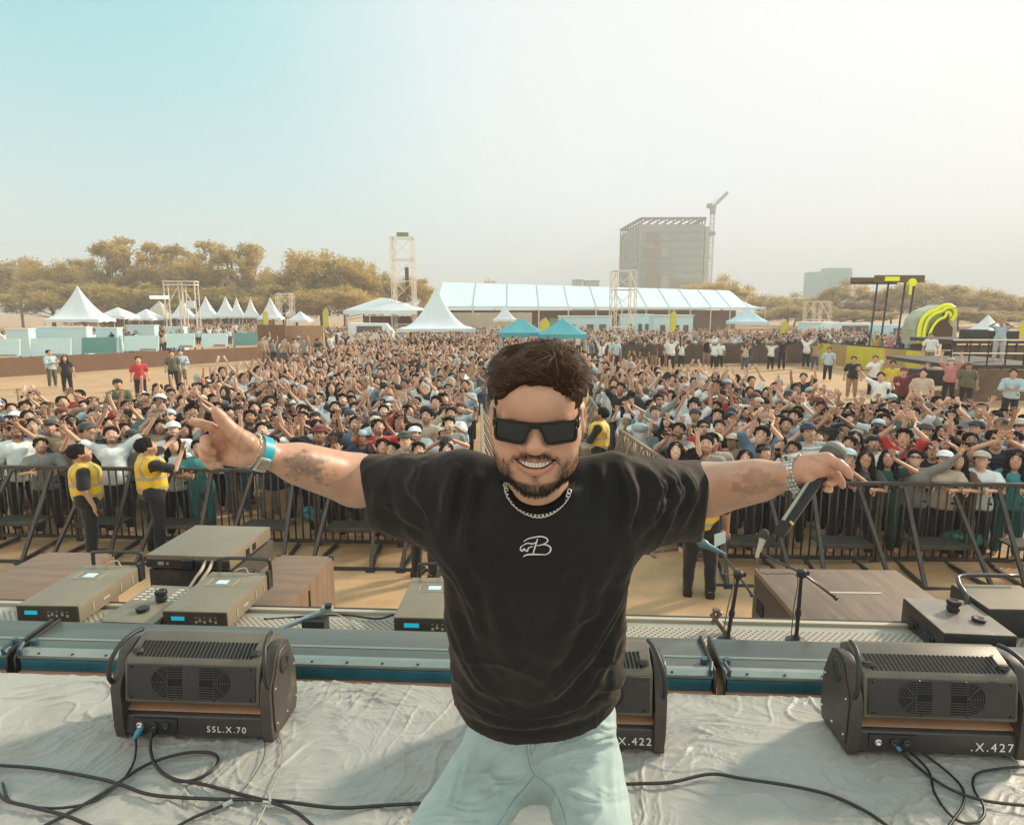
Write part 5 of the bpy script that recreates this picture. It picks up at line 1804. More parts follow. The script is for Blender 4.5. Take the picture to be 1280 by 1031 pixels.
# ================================================================== people in the field
def skinmat(name, objcol=True, col=(.4, .24, .15)):
    return mat(name, col, .5, objcol=objcol, attr='paint', var=.08, vscale=12, sheen=.1, spec=.35)
SKIN = skinmat('skin')
CLOTH = mat('cloth', (.5, .5, .5), .85, objcol=True, attr='paint', var=.10, vscale=7, bump=.3, bscale=22, bdist=.01, sheen=.25, spec=.2)
HAIRM = mat('hair', (.02, .015, .012), .85, spec=.12,  objcol=True, bump=.8, bscale=90, bdist=.006, stretch=(1, 1, .25))
Z_HD = 1.61
LFT, RGT = 1, -1
def hand_tubes(wr, d, pn, spread=.5, curl=.2, s=1., fl=1.):
    """five tapered fingers from the wrist point, hand direction d, palm normal pn"""
    mb = MB()
    d = Vector(d).normalized()
    pn = Vector(pn)
    pn = (pn - d * pn.dot(d)).normalized()
    sd = d.cross(pn)
    wr = Vector(wr)
    for k in range(4):
        o = wr + d * .085 * s + sd * (k - 1.5) * .021 * s
        fd = (d + sd * (k - 1.5) * .16 * spread).normalized()
        ln = (.068, .078, .072, .056)[k] * s * fl
        p1 = o + fd * ln * .5 + pn * curl * .01
        p2 = p1 + (fd + pn * curl).normalized() * ln * .5
        mb.tube([o - fd * .02, o + fd * ln * .2, p1, p2, p2 + (p2 - p1).normalized() * .004], [.0105 * s, .0105 * s, .0098 * s, .0085 * s, .004], 5)
    o = wr + d * .03 * s - sd * .035 * s
    fd = (d * .7 - sd * .8 + pn * .25).normalized()
    mb.tube([o, o + fd * .03 * s, o + fd * .06 * s + d * .006, o + fd * .066 * s + d * .02], [.013 * s, .012 * s, .010 * s, .005], 5)
    return mb
HSC = 1.17
TLT = R(17)
def head_x(V):
    c = np.array([0, .01, 1.50])
    q = (V - c) * HSC
    co, si = math.cos(TLT), math.sin(TLT)
    return np.stack([q[:, 0], q[:, 1] * co + q[:, 2] * si, q[:, 2] * co - q[:, 1] * si], 1) + c
def head_un(V):
    c = np.array([0, .01, 1.50])
    q = V - c
    co, si = math.cos(TLT), math.sin(TLT)
    return np.stack([q[:, 0], q[:, 1] * co - q[:, 2] * si, q[:, 2] * co + q[:, 1] * si], 1) / HSC + c
def bighead(V):
    k = np.clip((V[:, 2] - 1.50) / .03, 0, 1) * (np.abs(V[:, 0]) < .12) * (np.abs(V[:, 1]) < .16)
    return V + (head_x(V) - V) * k[:, None]
def arm_pose(el, wr, hd=None):
    return dict(el=el, wr=wr, hd=hd)
UP = (0, 0, 1)
# joint targets for the arm on side +x ; mirrored by code for -x.  (elbow, wrist, hand direction)
ARM = {
    'up': ((.30, -.04, 1.62), (.27, -.10, 1.88), (0, -.1, 1)),
    'upwide': ((.37, -.02, 1.58), (.50, -.08, 1.80), (.35, -.1, 1)),
    'upin': ((.26, -.06, 1.66), (.08, -.10, 1.88), (-.3, 0, 1)),
    'clap': ((.33, -.14, 1.50), (.06, -.26, 1.70), (-.2, -.1, 1)),
    'bent': ((.30, -.18, 1.30), (.25, -.30, 1.54), (0, -.2, 1)),
    'fist': ((.36, -.06, 1.44), (.30, -.16, 1.68), (-.1, -.1, 1)),
    'phone': ((.24, -.26, 1.32), (.06, -.40, 1.52), (-.1, -.1, 1)),
    'down': ((.25, .02, 1.14), (.27, -.06, .90), (0, -.1, -1)),
    'rail': ((.29, -.16, 1.20), (.16, -.40, 1.27), (-.7, -.7, -.1)),
    'reach': ((.30, -.26, 1.50), (.36, -.48, 1.66), (.1, -.7, .6)),
    'behindhead': ((.42, -.02, 1.60), (.14, -.02, 1.78), (-1, 0, .1)),
    'cross': ((.25, -.10, 1.14), (-.02, -.24, 1.20), (-1, -.1, 0)),
}
def person_meshes(aL, aR, female=False, h=.015, sleeve='short', hy=0.):
    """returns dict of (V,Q[,tris]) for skin, top, legs"""
    jo = {}
    for s, nm in ((1, aL), (-1, aR)):
        e, w, hd = ARM[nm]
        jo[s] = (np.array([e[0] * s, e[1], e[2]]), np.array([w[0] * s, w[1], w[2]]), np.array([hd[0] * s, hd[1], hd[2]], float), nm)
    raise_ = {s: .03 if jo[s][0][2] > 1.45 else 0 for s in (1, -1)}
    g = Grid((-.62, -.62, .02), (.62, .34, 2.12), h)
    # head and neck
    hc = np.array([0, -.01, Z_HD])
    g.ell(hc + [0, .012, .02], (.074, .092, .095), .02)
    g.ell(hc + [0, -.022, -.035], (.058, .066, .078), .02)
    g.ell(hc + [0, -.045, -.082], (.034, .035, .028), .02)
    g.ell(hc + [0, -.093, -.012], (.012, .018, .022), .008)
    for s in (-1, 1):
        g.ell(hc + [s * .075, .012, -.005], (.012, .02, .030), .006)
        g.ell(hc + [s * .030, -.092, .012], (.017, .012, .010), .010, 'sub')
    g.cap((0, .02, 1.44), (0, .0, 1.56), .056, .052, .02)
    sw = .155 if female else .175
    g.cap((-sw * .5, .02, 1.34), (sw * .5, .02, 1.34), .095, .095, .04)
    g.cap((0, .0, 1.30), (0, .0, 1.05), .12, .12, .05)
    g.cap((-.05, .01, .96), (.05, .01, .96), .125, .125, .05)
    for s in (-1, 1):
        el, wr, hd, nm = jo[s]
        sh = np.array([s * sw, .02, 1.395 + raise_[s]])
        g.cap((s * .05, .02, 1.42), sh, .05, .058, .04)
        g.cap(sh, el, .052, .040, .02)
        g.cap(el, wr, .040, .026, .015)
        dn = hd / np.linalg.norm(hd)
        g.cap(wr, wr + dn * .075, .026, .034, .012, flat=((0, 1, 0) if abs(dn[1]) < .8 else (0, 0, 1), 1.5))
        g.cap((s * .09, .0, .92), (s * .11, -.01, .50), .085, .058, .03)
        g.cap((s * .11, -.01, .50), (s * .12, .03, .08), .055, .038, .02)
        g.cap((s * .12, .03, .06), (s * .13, -.10, .045), .04, .035, .02)
    V, Q = g.mesh(1)
    V = bighead(V)
    # fingers appended to the same surface
    tri = []
    vs, fs = [list(map(tuple, V))], []
    mb = MB()
    for s in (-1, 1):
        el, wr, hd, nm = jo[s]
        pn = (0, -1, 0) if abs(hd[1]) < .75 * np.linalg.norm(hd) else (0, 0, -1)
        q = hand_tubes(wr, hd, pn, .8 if nm in ('up', 'upwide', 'reach', 'bent') else .2, 1.6 if nm in ('fist', 'phone', 'rail', 'cross') else .3)
        mb.add(q.v, q.f)
    k = len(V)
    V = np.concatenate([V, np.array(mb.v)])
    q4 = [f for f in mb.f if len(f) == 4]
    q5 = [f for f in mb.f if len(f) == 5]
    skin = (V, [Q, np.array(q4) + k, np.array(q5) + k], k)
    # top garment
    ht = .02
    g = Grid((-.62, -.62, .7), (.62, .34, 2.0), ht)
    g.cap((-sw * .55, .02, 1.345), (sw * .55, .02, 1.345), .112, .112, .04)
    g.cap((0, .0, 1.32), (0, .0, 1.05), .145, .15 if not female else .135, .05)
    g.cap((-.05, .01, .97), (.05, .01, .97), .137, .137, .06)
    g.box((0, .01, .88), (.18, .128, .10), .10, .05)
    for s in (-1, 1):
        el, wr, hd, nm = jo[s]
        sh = np.array([s * sw, .02, 1.395 + raise_[s]])
        g.cap((s * .05, .02, 1.42), sh, .062, .075, .04)
        if sleeve == 'long':
            g.cap(sh, el, .072, .056, .02)
            g.cap(el, el + (wr - el) * .92, .056, .040, .02)
        else:
            t = sh + (el - sh) * (.78 if not female else .5)
            g.cap(sh, t, .075, .070, .02)
    D = g.D
    zz = g.lo[2] + np.arange(g.n[2]) * ht
    g.D = np.maximum(g.D, (.84 - zz)[None, None, :].astype(np.float32) + 0)
    g.cap((0, -.03, 1.50), (0, .0, 1.60), .072, .10, .01, 'sub')
    Vt, Qt = g.mesh(1)
    nr = normals(Vt, Qt)
    Vt = Vt + nr * (fbm(Vt * [9, 9, 5], 3, 21) * .010 + .004)[:, None]
    top = (Vt, Qt)
    # trousers
    g = Grid((-.3, -.25, .06), (.3, .25, 1.1), ht)
    g.cap((-.045, .01, .95), (.045, .01, .95), .135, .135, .04)
    for s in (-1, 1):
        g.cap((s * .09, .0, .92), (s * .11, -.01, .50), .100, .078, .03)
        g.cap((s * .11, -.01, .50), (s * .12, .02, .12), .074, .062, .02)
    Vp, Qp = g.mesh(1)
    nr = normals(Vp, Qp)
    Vp = Vp + nr * (fbm(Vp * [9, 9, 7], 2, 27) * .008)[:, None]
    return skin, top, (Vp, Qp)
def face_paint(V, nbody, beard=0, mouth='smile', lip=(.62, .36, .34)):
    V = head_un(np.asarray(V, float))
    P = np.ones((len(V), 3), np.float32)
    x, y, z = V[:, 0], V[:, 1] + .01, V[:, 2] - Z_HD
    front = (y < -.045) & (z > -.13) & (z < .11) & (np.abs(x) < .07)
    def blot(cx, cz, rx, rz, col, k=1.):
        w = np.clip(1.5 - 1.5 * (((np.abs(x) - cx) / rx) ** 2 + ((z - cz) / rz) ** 2) ** .5, 0, 1) * front * k
        w = w[:, None]
        P[:] = P * (1 - w) + np.array(col) * w
    blot(.030, .012, .019, .010, (.13, .10, .09))
    blot(.031, .034, .025, .008, (.16, .12, .10), .85)
    blot(.0, -.028, .018, .006, (.55, .45, .42), .5)
    if beard:
        b = (y < .02) & (z < -.035) & (z > -.125) & ((z < -.072) | (np.abs(x) > .038) | (z > -.048) & (np.abs(x) < .034) & (z < -.036))
        P[b] *= np.array([.30, .27, .26]) if beard == 2 else np.array([.52, .48, .46])
    if mouth == 'smile':
        blot(0, -.060, .028, .009, (.45, .22, .20))
        blot(0, -.058, .020, .0045, (1.5, 1.8, 2.1))
    elif mouth == 'open':
        blot(0, -.066, .022, .018, (.22, .08, .08))
    else:
        blot(0, -.060, .022, .006, (.55, .30, .28))
    # hairline shadow and palms
    return P
def hair_mesh(style):
    hc = np.array([0, -.01, Z_HD])
    h = .011
    g = Grid((-.16, -.2, 1.15), (.16, .2, 1.80), h)
    if style in ('short', 'messy', 'fringe'):
        g.ell(hc + [0, .022, .032], (.086, .100, .094), .01)
        g.ell(hc + [0, .004, .086], (.064, .070, .036) if style != 'messy' else (.070, .080, .050), .02)
        g.ell(hc + [0, -.115, -.020 if style != 'fringe' else -.038], (.080, .092, .094), .012, 'sub')
        g.box(hc + [0, 0, -.12], (.2, .2, .075), .01, .012, 'sub')
    elif style == 'cap':
        g.ell(hc + [0, .012, .055], (.092, .108, .086), .01)
        g.box(hc + [0, 0, -.09], (.2, .2, .12), .005, .004, 'sub')
        g.ell(hc + [0, -.105, .044], (.066, .085, .010), .006)
    elif style == 'beanie':
        g.ell(hc + [0, .014, .045], (.088, .106, .088), .01)
        g.box(hc + [0, -.02, -.10], (.2, .2, .13), .005, .006, 'sub')
    elif style == 'band':
        g.ell(hc + [0, .014, .038], (.084, .102, .088), .01)
        g.box(hc + [0, -.02, -.10], (.2, .2, .135), .005, .006, 'sub')
    elif style == 'long':
        g.ell(hc + [0, .022, .022], (.088, .104, .104), .02)
        for s in (-1, 1):
            g.cap(hc + [s * .062, .01, .0], hc + [s * .085, -.02, -.24], .036, .040, .03)
        g.cap(hc + [0, .06, 0], hc + [0, .09, -.26], .07, .075, .03)
        g.ell(hc + [0, -.105, -.03], (.058, .085, .095), .012, 'sub')
        g.box(hc + [0, -.13, -.18], (.055, .10, .12), .02, .01, 'sub')
    elif style == 'scarf':
        g.ell(hc + [0, .018, .012], (.094, .108, .118), .02)
        g.cap(hc + [0, .02, -.10], hc + [0, .01, -.17], .085, .15, .04)
        g.ell(hc + [0, -.115, -.022], (.055, .075, .082), .012, 'sub')
    V, Q = g.mesh(1)
    nr = normals(V, Q)
    amp = {'messy': .016, 'fringe': .011, 'short': .007, 'long': .009}.get(style, .002)
    V = V + nr * (fbm(V * [60, 60, 30], 2, 31) * amp)[:, None]
    return head_x(V), Q
def glasses_mesh():
    mb = MB()
    z = Z_HD + .014
    for s in (-1, 1):
        mb.prism([(s * .030 + x_, -.108 + abs(s * .03 + x_) * .22, z + y_) for x_, y_ in ((-.024, -.014), (.024, -.014), (.026, .013), (-.026, .013))], (0, 0, 0), (0, .006, 0))
        mb.bar((s * .055, -.095, z + .008), (s * .078, .0, z + .010), .006)
    mb.bar((-.01, -.108, z + .004), (.01, -.108, z + .004), .006)
    mb.v = [tuple(q) for q in head_x(np.array(mb.v))]
    return mb

BODYV = {}          # (variant) -> dict of meshes
VARS = {            # name: (left arm, right arm, female, sleeve, words)
    'vee': ('upwide', 'upwide', False, 'short', 'both arms raised wide'),
    'straight': ('up', 'up', False, 'short', 'both arms straight up'),
    'clapup': ('clap', 'clap', False, 'short', 'clapping above the face'),
    'oneleft': ('up', 'down', False, 'short', 'one arm straight up'),
    'oneright': ('bent', 'upwide', False, 'short', 'one arm up, other hand lifted'),
    'fists': ('fist', 'fist', False, 'short', 'both fists lifted'),
    'stand': ('down', 'down', False, 'short', 'arms hanging down'),
    'rail': ('rail', 'rail', False, 'short', 'hands on the rail'),
    'phone': ('phone', 'phone', False, 'short', 'hands together before the face'),
    'reach': ('reach', 'bent', False, 'short', 'one arm reaching forward'),
    'heart': ('upin', 'upin', False, 'short', 'hands joined over the head'),
    'crossed': ('cross', 'cross', False, 'long', 'arms folded'),
    'longup': ('upwide', 'rail', False, 'long', 'one long sleeved arm raised'),
    'fvee': ('upwide', 'up', True, 'short', 'both arms raised'),
    'fclap': ('clap', 'bent', True, 'short', 'hands lifted beside the face'),
    'fstand': ('down', 'bent', True, 'short', 'one hand lifted to the chest'),
    'frail': ('rail', 'rail', True, 'short', 'hands on the rail'),
    'fone': ('up', 'rail', True, 'short', 'one arm straight up'),
}
def mesh_of(name, V, Q, m, paint=None):
    o = np_obj(name, V, Q, m, paint=paint)
    me = o.data
    bpy.data.objects.remove(o)
    return me
def body_var(v):
    if v in BODYV: return BODYV[v]
    aL, aR, fem, sl, w = VARS[v]
    skin, top, legs = person_meshes(aL, aR, fem, .015, sl)
    V, Qs, k = skin
    d = {'skin': {}}
    faces = ((0, 'smile'), (0, 'open'), (0, 'shut')) if fem else ((0, 'smile'), (2, 'smile'), (1, 'open'), (1, 'shut'), (0, 'open'))
    for i, (b, mo) in enumerate(faces):
        d['skin'][i] = (mesh_of('person', V, Qs, SKIN, face_paint(V, k, b, mo)), b)
    Vt, Qt = top
    d['top'] = {}
    d['top']['plain'] = mesh_of('shirt', Vt, Qt, CLOTH, np.ones((len(Vt), 3)))
    pr = np.ones((len(Vt), 3))
    a = (np.abs(Vt[:, 0]) < .09) & (Vt[:, 2] > 1.18) & (Vt[:, 2] < 1.34) & (Vt[:, 1] < 0)
    pr[a] = (.25, .3, .35)
    d['top']['printed'] = mesh_of('shirt', Vt, Qt, CLOTH, pr)
    pr = np.ones((len(Vt), 3)) * np.where((np.sin(Vt[:, 2] * 90) > 0) & (Vt[:, 2] < 1.42), 1, .45)[:, None]
    d['top']['striped'] = mesh_of('shirt', Vt, Qt, CLOTH, pr)
    d['legs'] = mesh_of('trousers', *legs, CLOTH, np.ones((len(legs[0]), 3)))
    d['raw'] = (skin, top, legs)
    BODYV[v] = d
    return d
HAIRV = {}
def hair_var(s):
    if s not in HAIRV:
        V, Q = hair_mesh(s)
        m = HAIRM if s in ('short', 'messy', 'fringe', 'long') else CLOTH
        HAIRV[s] = mesh_of({'cap': 'cap', 'beanie': 'beanie', 'band': 'headband', 'scarf': 'headscarf'}.get(s, 'hair'), V, Q, m, np.ones((len(V), 3)))
    return HAIRV[s]
_g = glasses_mesh().build('sunglasses', mat('glasses_black', (.012, .012, .012), .15, spec=.8))
GLME = _g.data
bpy.data.objects.remove(_g)
COLS = {'white': (.74, .82, .82), 'pale blue': (.42, .58, .64), 'black': (.022, .022, .024), 'charcoal': (.06, .06, .062), 'grey': (.24, .25, .23), 'olive': (.12, .13, .08), 'tan': (.40, .29, .18),
        'cream': (.52, .46, .36), 'maroon': (.16, .035, .035), 'red': (.50, .05, .05), 'navy': (.035, .045, .08), 'denim blue': (.12, .20, .28), 'mustard': (.48, .30, .06), 'dark green': (.03, .09, .07),
        'teal': (.05, .26, .27), 'pink': (.50, .22, .22), 'brown': (.13, .075, .045), 'yellow': (.62, .48, .06)}
CW = ['white'] * 38 + ['pale blue'] * 14 + ['black'] * 10 + ['charcoal'] * 7 + ['grey'] * 8 + ['olive'] * 4 + ['tan'] * 4 + ['cream'] * 7 + ['maroon'] * 3 + ['red'] * 2 + ['navy'] * 7 + ['denim blue'] * 5 + ['mustard'] * 1 + ['dark green'] * 3 + ['teal'] * 2 + ['pink'] * 2 + ['brown'] * 4 + ['yellow']
SK = [(.66, .42, .29), (.60, .37, .25), (.52, .31, .20), (.40, .23, .145), (.70, .48, .35), (.56, .34, .23)]
def mk(name, me, parent, col):
    o = bpy.data.objects.new(name, me)
    COL.objects.link(o)
    o.parent = parent
    o.color = (*col, 1)
    return o
def person(p, rz, var, top='white', style='plain', hair='short', cap=None, sk=0, face=0, sc=1., legs=(.03, .032, .04), glasses=False, tilt=(0, 0), label=None, group='people in the standing crowd'):
    d = body_var(var)
    me, beard = d['skin'][face % len(d['skin'])]
    o = bpy.data.objects.new('person', me)
    COL.objects.link(o)
    o.color = (*SK[sk % len(SK)], 1)
    o.location = p
    o.rotation_euler = (tilt[0], tilt[1], rz)
    o.scale = (sc * 1.09, sc * 1.09, sc * .94)
    mk('shirt', d['top'][style], o, COLS[top] if isinstance(top, str) else top)
    mk('trousers', d['legs'], o, legs)
    hc = (.018, .014, .012) if cap is None else (COLS[cap] if isinstance(cap, str) else cap)
    if hair == 'cap' or hair == 'band' or hair == 'beanie':
        mk('hair', hair_var('short'), o, (.018, .014, .012))
    mk(hair_var(hair).name.split('.')[0], hair_var(hair), o, hc)
    if glasses: mk('sunglasses', GLME, o, (0, 0, 0))
    tag(o, label, 'person', group)
    return o
used_labels = {}
def hero_hidden(x, y0, y1):
    """column x, head row y0: wholly behind the performer?"""
    if 566 < x < 786 and y0 > 588: return True
    if 628 < x < 718 and 470 < y0 and y1 > 600: return True
    if 625 < x < 722 and 450 < y0 < 600: return True
    return False
placed = []
def head_px(p, z=1.72):
    q = pix(np.array([[p[0], p[1], z]]))[0]
    return q
def free(x, y, r=.40):
    return all((x - a) ** 2 + (y - b) ** 2 > r * r for a, b in placed)
def at_head(px, py, hh=1.68):
    p = on(px, py, hh)
    return Vector((p.x, p.y, 0))
FACE_CAM = lambda p: math.atan2(p[0], p[1]) * -1
A_L = on(-30, 675.5, 0)
A_R, B_R = on(868, 703, 0), on(1330, 709.5, 0)
def fence_y(x, w):
    if w == 'L': return LBX.y + (A_L.y - LBX.y) * (x - LBX.x) / (A_L.x - LBX.x)
    return A_R.y + (B_R.y - A_R.y) * (x - A_R.x) / (B_R.x - A_R.x)
def special(px, py, var, top, label, hh=1.70, **kw):
    """px, py: photo column and row of the top of the head"""
    sc = hh / 1.745
    p = at_head(px, py, hh)
    side = 'L' if px < 640 else 'R'
    if kw.get('group') is None:
        q = on(px, 700, 0)
        yf = fence_y(p.x, side) + .34
        if p.y < yf + .02 or var in ('rail', 'frail'):
            q = at(px, py, yf)
            yf = fence_y(q.x, side) + (.34 if var in ('rail', 'frail') else .42)
            q = at(px, py, yf)
            p = Vector((q.x, yf, 0))
            sc = max(.90, q.z / 1.66)
    rz = kw.pop('rz', None)
    placed.append((p.x, p.y))
    return person(p, FACE_CAM(p) if rz is None else rz, var, top, label=label, sc=sc, **kw)
JE = (.07, .10, .15); BK = (.02, .02, .022); TN = (.30, .22, .14); WT = (.5, .52, .5)
# ---- people one can pick out in the photograph
S_ = special
S_(20, 527, 'stand', 'white', 'bearded man in white v-neck shirt at the far left rail', hair='short', face=1, sk=3, legs=BK, hh=1.78)
S_(88, 455 + 60, 'reach', 'mustard', 'person in mustard top stretching an arm over the left rail', hair='long', sk=0, hh=1.66)
S_(50, 548, 'rail', 'grey', 'short haired boy in grey shirt looking down beside the white v-neck man', hair='fringe', sk=1, hh=1.5, face=3)
S_(138, 534, 'vee', 'white', 'bearded man in white shirt, both fists up behind the guards', hair='short', face=1, sk=0, hh=1.72)
S_(216, 546, 'frail', 'white', 'long haired woman in white top holding a black phone at the rail', hair='long', sk=0, hh=1.62)
S_(215, 522, 'stand', 'white', 'man in white cap behind the woman with the phone', hair='cap', cap='white', face=1, sk=0, hh=1.74)
S_(247, 552, 'rail', 'teal', 'person in teal lower garment leaning at the rail behind the pointing hand', hair='short', sk=2, hh=1.58, legs=(.03, .2, .2))
S_(478, 549, 'rail', 'charcoal', 'young man in charcoal shirt and short hair above the left sleeve', hair='fringe', sk=1, hh=1.62, face=3)
S_(506, 541, 'frail', 'grey', 'capped youth in grey looking up above the left sleeve', hair='cap', cap='charcoal', sk=0, hh=1.62)
S_(523, 558, 'rail', 'tan', 'youth with dark fringe low at the rail by the left shoulder', hair='fringe', sk=1, hh=1.52)
S_(558, 556, 'frail', 'dark green', 'smiling woman in green sleeve nearest the left shoulder', hair='long', sk=4, hh=1.56)
S_(868, 568, 'stand', 'black', 'man with black curly hair seen from behind near the right sleeve', hair='messy', sk=3, hh=1.62, rz=2.6)
S_(883, 545, 'stand', 'grey', 'bearded man in light grey shirt with a calm look above the right arm', hair='short', face=3, sk=1, hh=1.72)
S_(932, 566, 'frail', 'black', 'woman with dark hair just above the tattooed right forearm', hair='long', sk=0, hh=1.6)
S_(845, 553, 'fone', 'red', 'woman in red top with one arm up right of the sleeve', hair='long', sk=4, hh=1.62)
S_(1060, 573, 'phone', 'black', 'person holding a paper over the rail by the microphone hand', hair='cap', cap='pale blue', sk=1, hh=1.56)
S_(1111, 567, 'fclap', 'dark green', 'long haired woman in dark green dress with a hand at her face', hair='long', sk=2, hh=1.64, legs=(.03, .07, .06))
S_(1145, 566, 'longup', 'grey', 'man in pale grey sweater and sunglasses, one arm raised at the rail', hair='short', sk=0, face=0, glasses=True, hh=1.68)
S_(1180, 582, 'rail', 'cream', 'person in cream shirt and white cap leaning on the right rail', hair='cap', cap='white', sk=1, hh=1.56)
S_(1198, 577, 'frail', 'brown', 'long haired smiling woman next to the white cap person', hair='long', sk=1, hh=1.6)
S_(1226, 582, 'rail', 'white', 'person in white shirt and visor leaning far over the right rail', hair='cap', cap='cream', sk=0, hh=1.56)
S_(1268, 590, 'frail', 'teal', 'person in dark teal dress at the far right rail', hair='long', sk=2, hh=1.6, legs=(.02, .12, .12))
S_(1082, 575, 'frail', 'charcoal', 'woman with curly hair smiling right of the paper', hair='long', sk=2, hh=1.58)
S_(488, 553, 'rail', 'red', 'person in red trousers behind the rail below the left sleeve', hair='short', sk=1, hh=1.5, legs=(.5, .04, .05))
# ---- standing on the open sand behind the crowd
SD = 'people standing on the open sand'
S_(172, 443, 'stand', 'red', 'man in bright red shirt alone on the left sand', hair='short', sk=0, legs=BK, group=SD, hh=1.75)
S_(61, 435, 'crossed', 'pale blue', 'man in pale blue shirt before the brown barrier', hair='short', sk=1, group=SD, legs=(.10, .11, .08), rz=1.2, hh=1.75)
S_(80, 442, 'fstand', 'black', 'woman in black dress before the brown barrier', hair='long', sk=1, group=SD, legs=BK, hh=1.64)
S_(214, 436, 'stand', 'olive', 'man in olive shirt of the pair standing on the left sand', hair='short', sk=1, group=SD, legs=BK, hh=1.75)
S_(225, 435, 'crossed', 'pale blue', 'man in light shirt of the pair standing on the left sand', hair='short', sk=0, group=SD, legs=TN, hh=1.75)
S_(146, 470, 'crossed', 'olive', 'man in dark olive shirt standing apart on the left sand', hair='cap', cap='black', sk=2, group=SD, legs=BK, hh=1.75)
S_(1068, 443, 'stand', 'black', 'man in black shirt and tan trousers by the banner barriers', hair='short', sk=2, group=SD, legs=TN, hh=1.72)
S_(1037, 432, 'stand', 'pale blue', 'person in white shirt in front of the first banner barrier', hair='short', sk=2, group=SD, legs=BK, hh=1.72)
S_(1095, 442, 'fone', 'white', 'person in white with one arm up by the banner barriers', hair='short', sk=1, group=SD, legs=BK, hh=1.72)
S_(1117, 448, 'stand', 'yellow', 'person in yellow vest by the banner barriers', hair='short', sk=3, group=SD, legs=BK, hh=1.72)
S_(1131, 456, 'longup', 'maroon', 'man in maroon shirt with one arm raised behind the right crowd', hair='cap', cap='maroon', sk=1, group=SD, legs=BK, hh=1.75)
S_(1155, 458, 'stand', 'cream', 'man in cream shirt behind the right crowd', hair='short', sk=1, group=SD, legs=BK, hh=1.75)
S_(1190, 445, 'straight', 'pink', 'person in pink reaching both arms high behind the right crowd', hair='cap', cap='cream', sk=4, group=SD, legs=BK, hh=1.75)
S_(1212, 450, 'stand', 'olive', 'man in grey green shirt before the side platform', hair='cap', cap='olive', sk=3, group=SD, legs=BK, hh=1.72)
S_(1268, 458, 'crossed', 'pale blue', 'man in light blue shirt at the right picture edge on the sand', hair='short', sk=2, group=SD, legs=BK, hh=1.75)
S_(1102, 462, 'oneright', 'white', 'man in white lifting an arm on the sand right of the crowd', hair='short', sk=1, group=SD, hh=1.72)
S_(1005, 463, 'oneleft', 'black', 'man in black at the back edge of the right crowd', hair='short', sk=1, group=SD, hh=1.7)
S_(840, 462, 'stand', 'black', 'woman in black dress at the back of the right crowd', hair='long', sk=1, group=SD, hh=1.65, legs=BK)
# on the side platform
for px, py, c, lb in ((1165, 415, 'white', 'person in white standing high by the neon arch'), (1250, 424, 'pale blue', 'person in pale clothes standing on the side platform')):
    hz_ = 1.375
    p = on(px, py, hz_ + 1.72)
    if px < 1200:
        p = at(px, py, 30)
        pp = Vector((p.x, 30, p.z - 1.72))
        r0 = empty('riser_block', (pp.x, 30.1, 0), 0, 'dark block under the person by the neon arch', 'riser')
        MB().box((0, 0, pp.z / 2), (1.4, 1.2, pp.z)).build('body', MATS['stage_dark'], r0, bevel=.03)
        mb = MB(); mb.tube([(-.7, -.62, pp.z), (-.7, -.62, pp.z + .9), (.7, -.62, pp.z + .9), (.7, -.62, pp.z)], .025, 6); mb.build('rail', ALU, r0)
    else:
        pp = Vector((at(px, py, 26).x, 26, hz_))
    person(pp, FACE_CAM(pp), 'stand' if px < 1200 else 'clapup', c, label=lb, legs=WT if px > 1200 else TN, sk=2, group='people raised above the crowd')

# ---- security guards in yellow vests
VEST = mat('vest_yellow', (.80, .52, .02), .6, attr='paint', bump=.25, bscale=25, bdist=.008, sheen=.2)
SILV = (.62, .95, 8.)
def vest_mesh(var):
    aL, aR, fem, sl, w = VARS[var]
    Vt, Qt = BODYV[var]['raw'][1]
    g = Grid((-.32, -.3, .8), (.32, .3, 1.6), .016)
    sw = .175
    g.cap((-sw * .5, .02, 1.345), (sw * .5, .02, 1.345), .128, .128, .04)
    g.cap((0, .0, 1.32), (0, .0, 1.02), .168, .178, .05)
    for s in (-1, 1):
        g.cap((s * .05, .02, 1.42), (s * .13, .02, 1.42), .075, .082, .04)
        g.ell((s * .245, .0, 1.34), (.055, .2, .13), .02, 'sub')
    g.D = np.maximum(g.D, (.90 - (g.lo[2] + np.arange(g.n[2]) * .016))[None, None, :].astype(np.float32))
    g.cap((0, -.05, 1.46), (0, .0, 1.62), .062, .11, .01, 'sub')
    V, Q = g.mesh(1)
    n = normals(V, Q)
    V = V + n * (fbm(V * [8, 8, 5], 2, 91) * .012 + .004)[:, None]
    P = np.ones((len(V), 3))
    z = V[:, 2]
    st = ((np.abs(z - 1.02) < .024) | (np.abs(z - 1.17) < .024) | (np.abs(np.abs(V[:, 0]) - .10) < .02) & (z > 1.17))
    P[st] = (.52, .72, 12.)
    return V, Q, P
def guard(px, feet, hh, var, rz, label, face=3, sk=2, cap=False):
    p = on(px, feet, .02)
    p = Vector((p.x, p.y, .02))
    placed.append((p.x, p.y))
    o = person(p, rz, var, 'black', 'plain', 'short', sk=sk, face=face, sc=hh / 1.745, legs=(.022, .022, .024), label=label, group='security guards in yellow vests')
    V, Q, P = vest_mesh(var)
    np_obj('safety_vest', V, Q, VEST, o, paint=P)
    for s in (-1, 1):
        MB().prism([(s * .12 + x_, y_, 0) for x_, y_ in ((-.05, .08), (.05, .08), (.052, -.06), (.038, -.15), (-.038, -.15), (-.052, -.06))], (0, 0, .0), (0, 0, .09)).build('shoe', mat('shoe_black', (.02, .017, .015), .5), o, bevel=.02)
    return o
guard(118, 699, 1.70, 'stand', 2.15, 'guard in yellow vest with back turned, first from the left')
guard(198, 690, 1.74, 'reach', 2.4, 'guard in yellow vest with a hand on the rail, second from the left', sk=1)
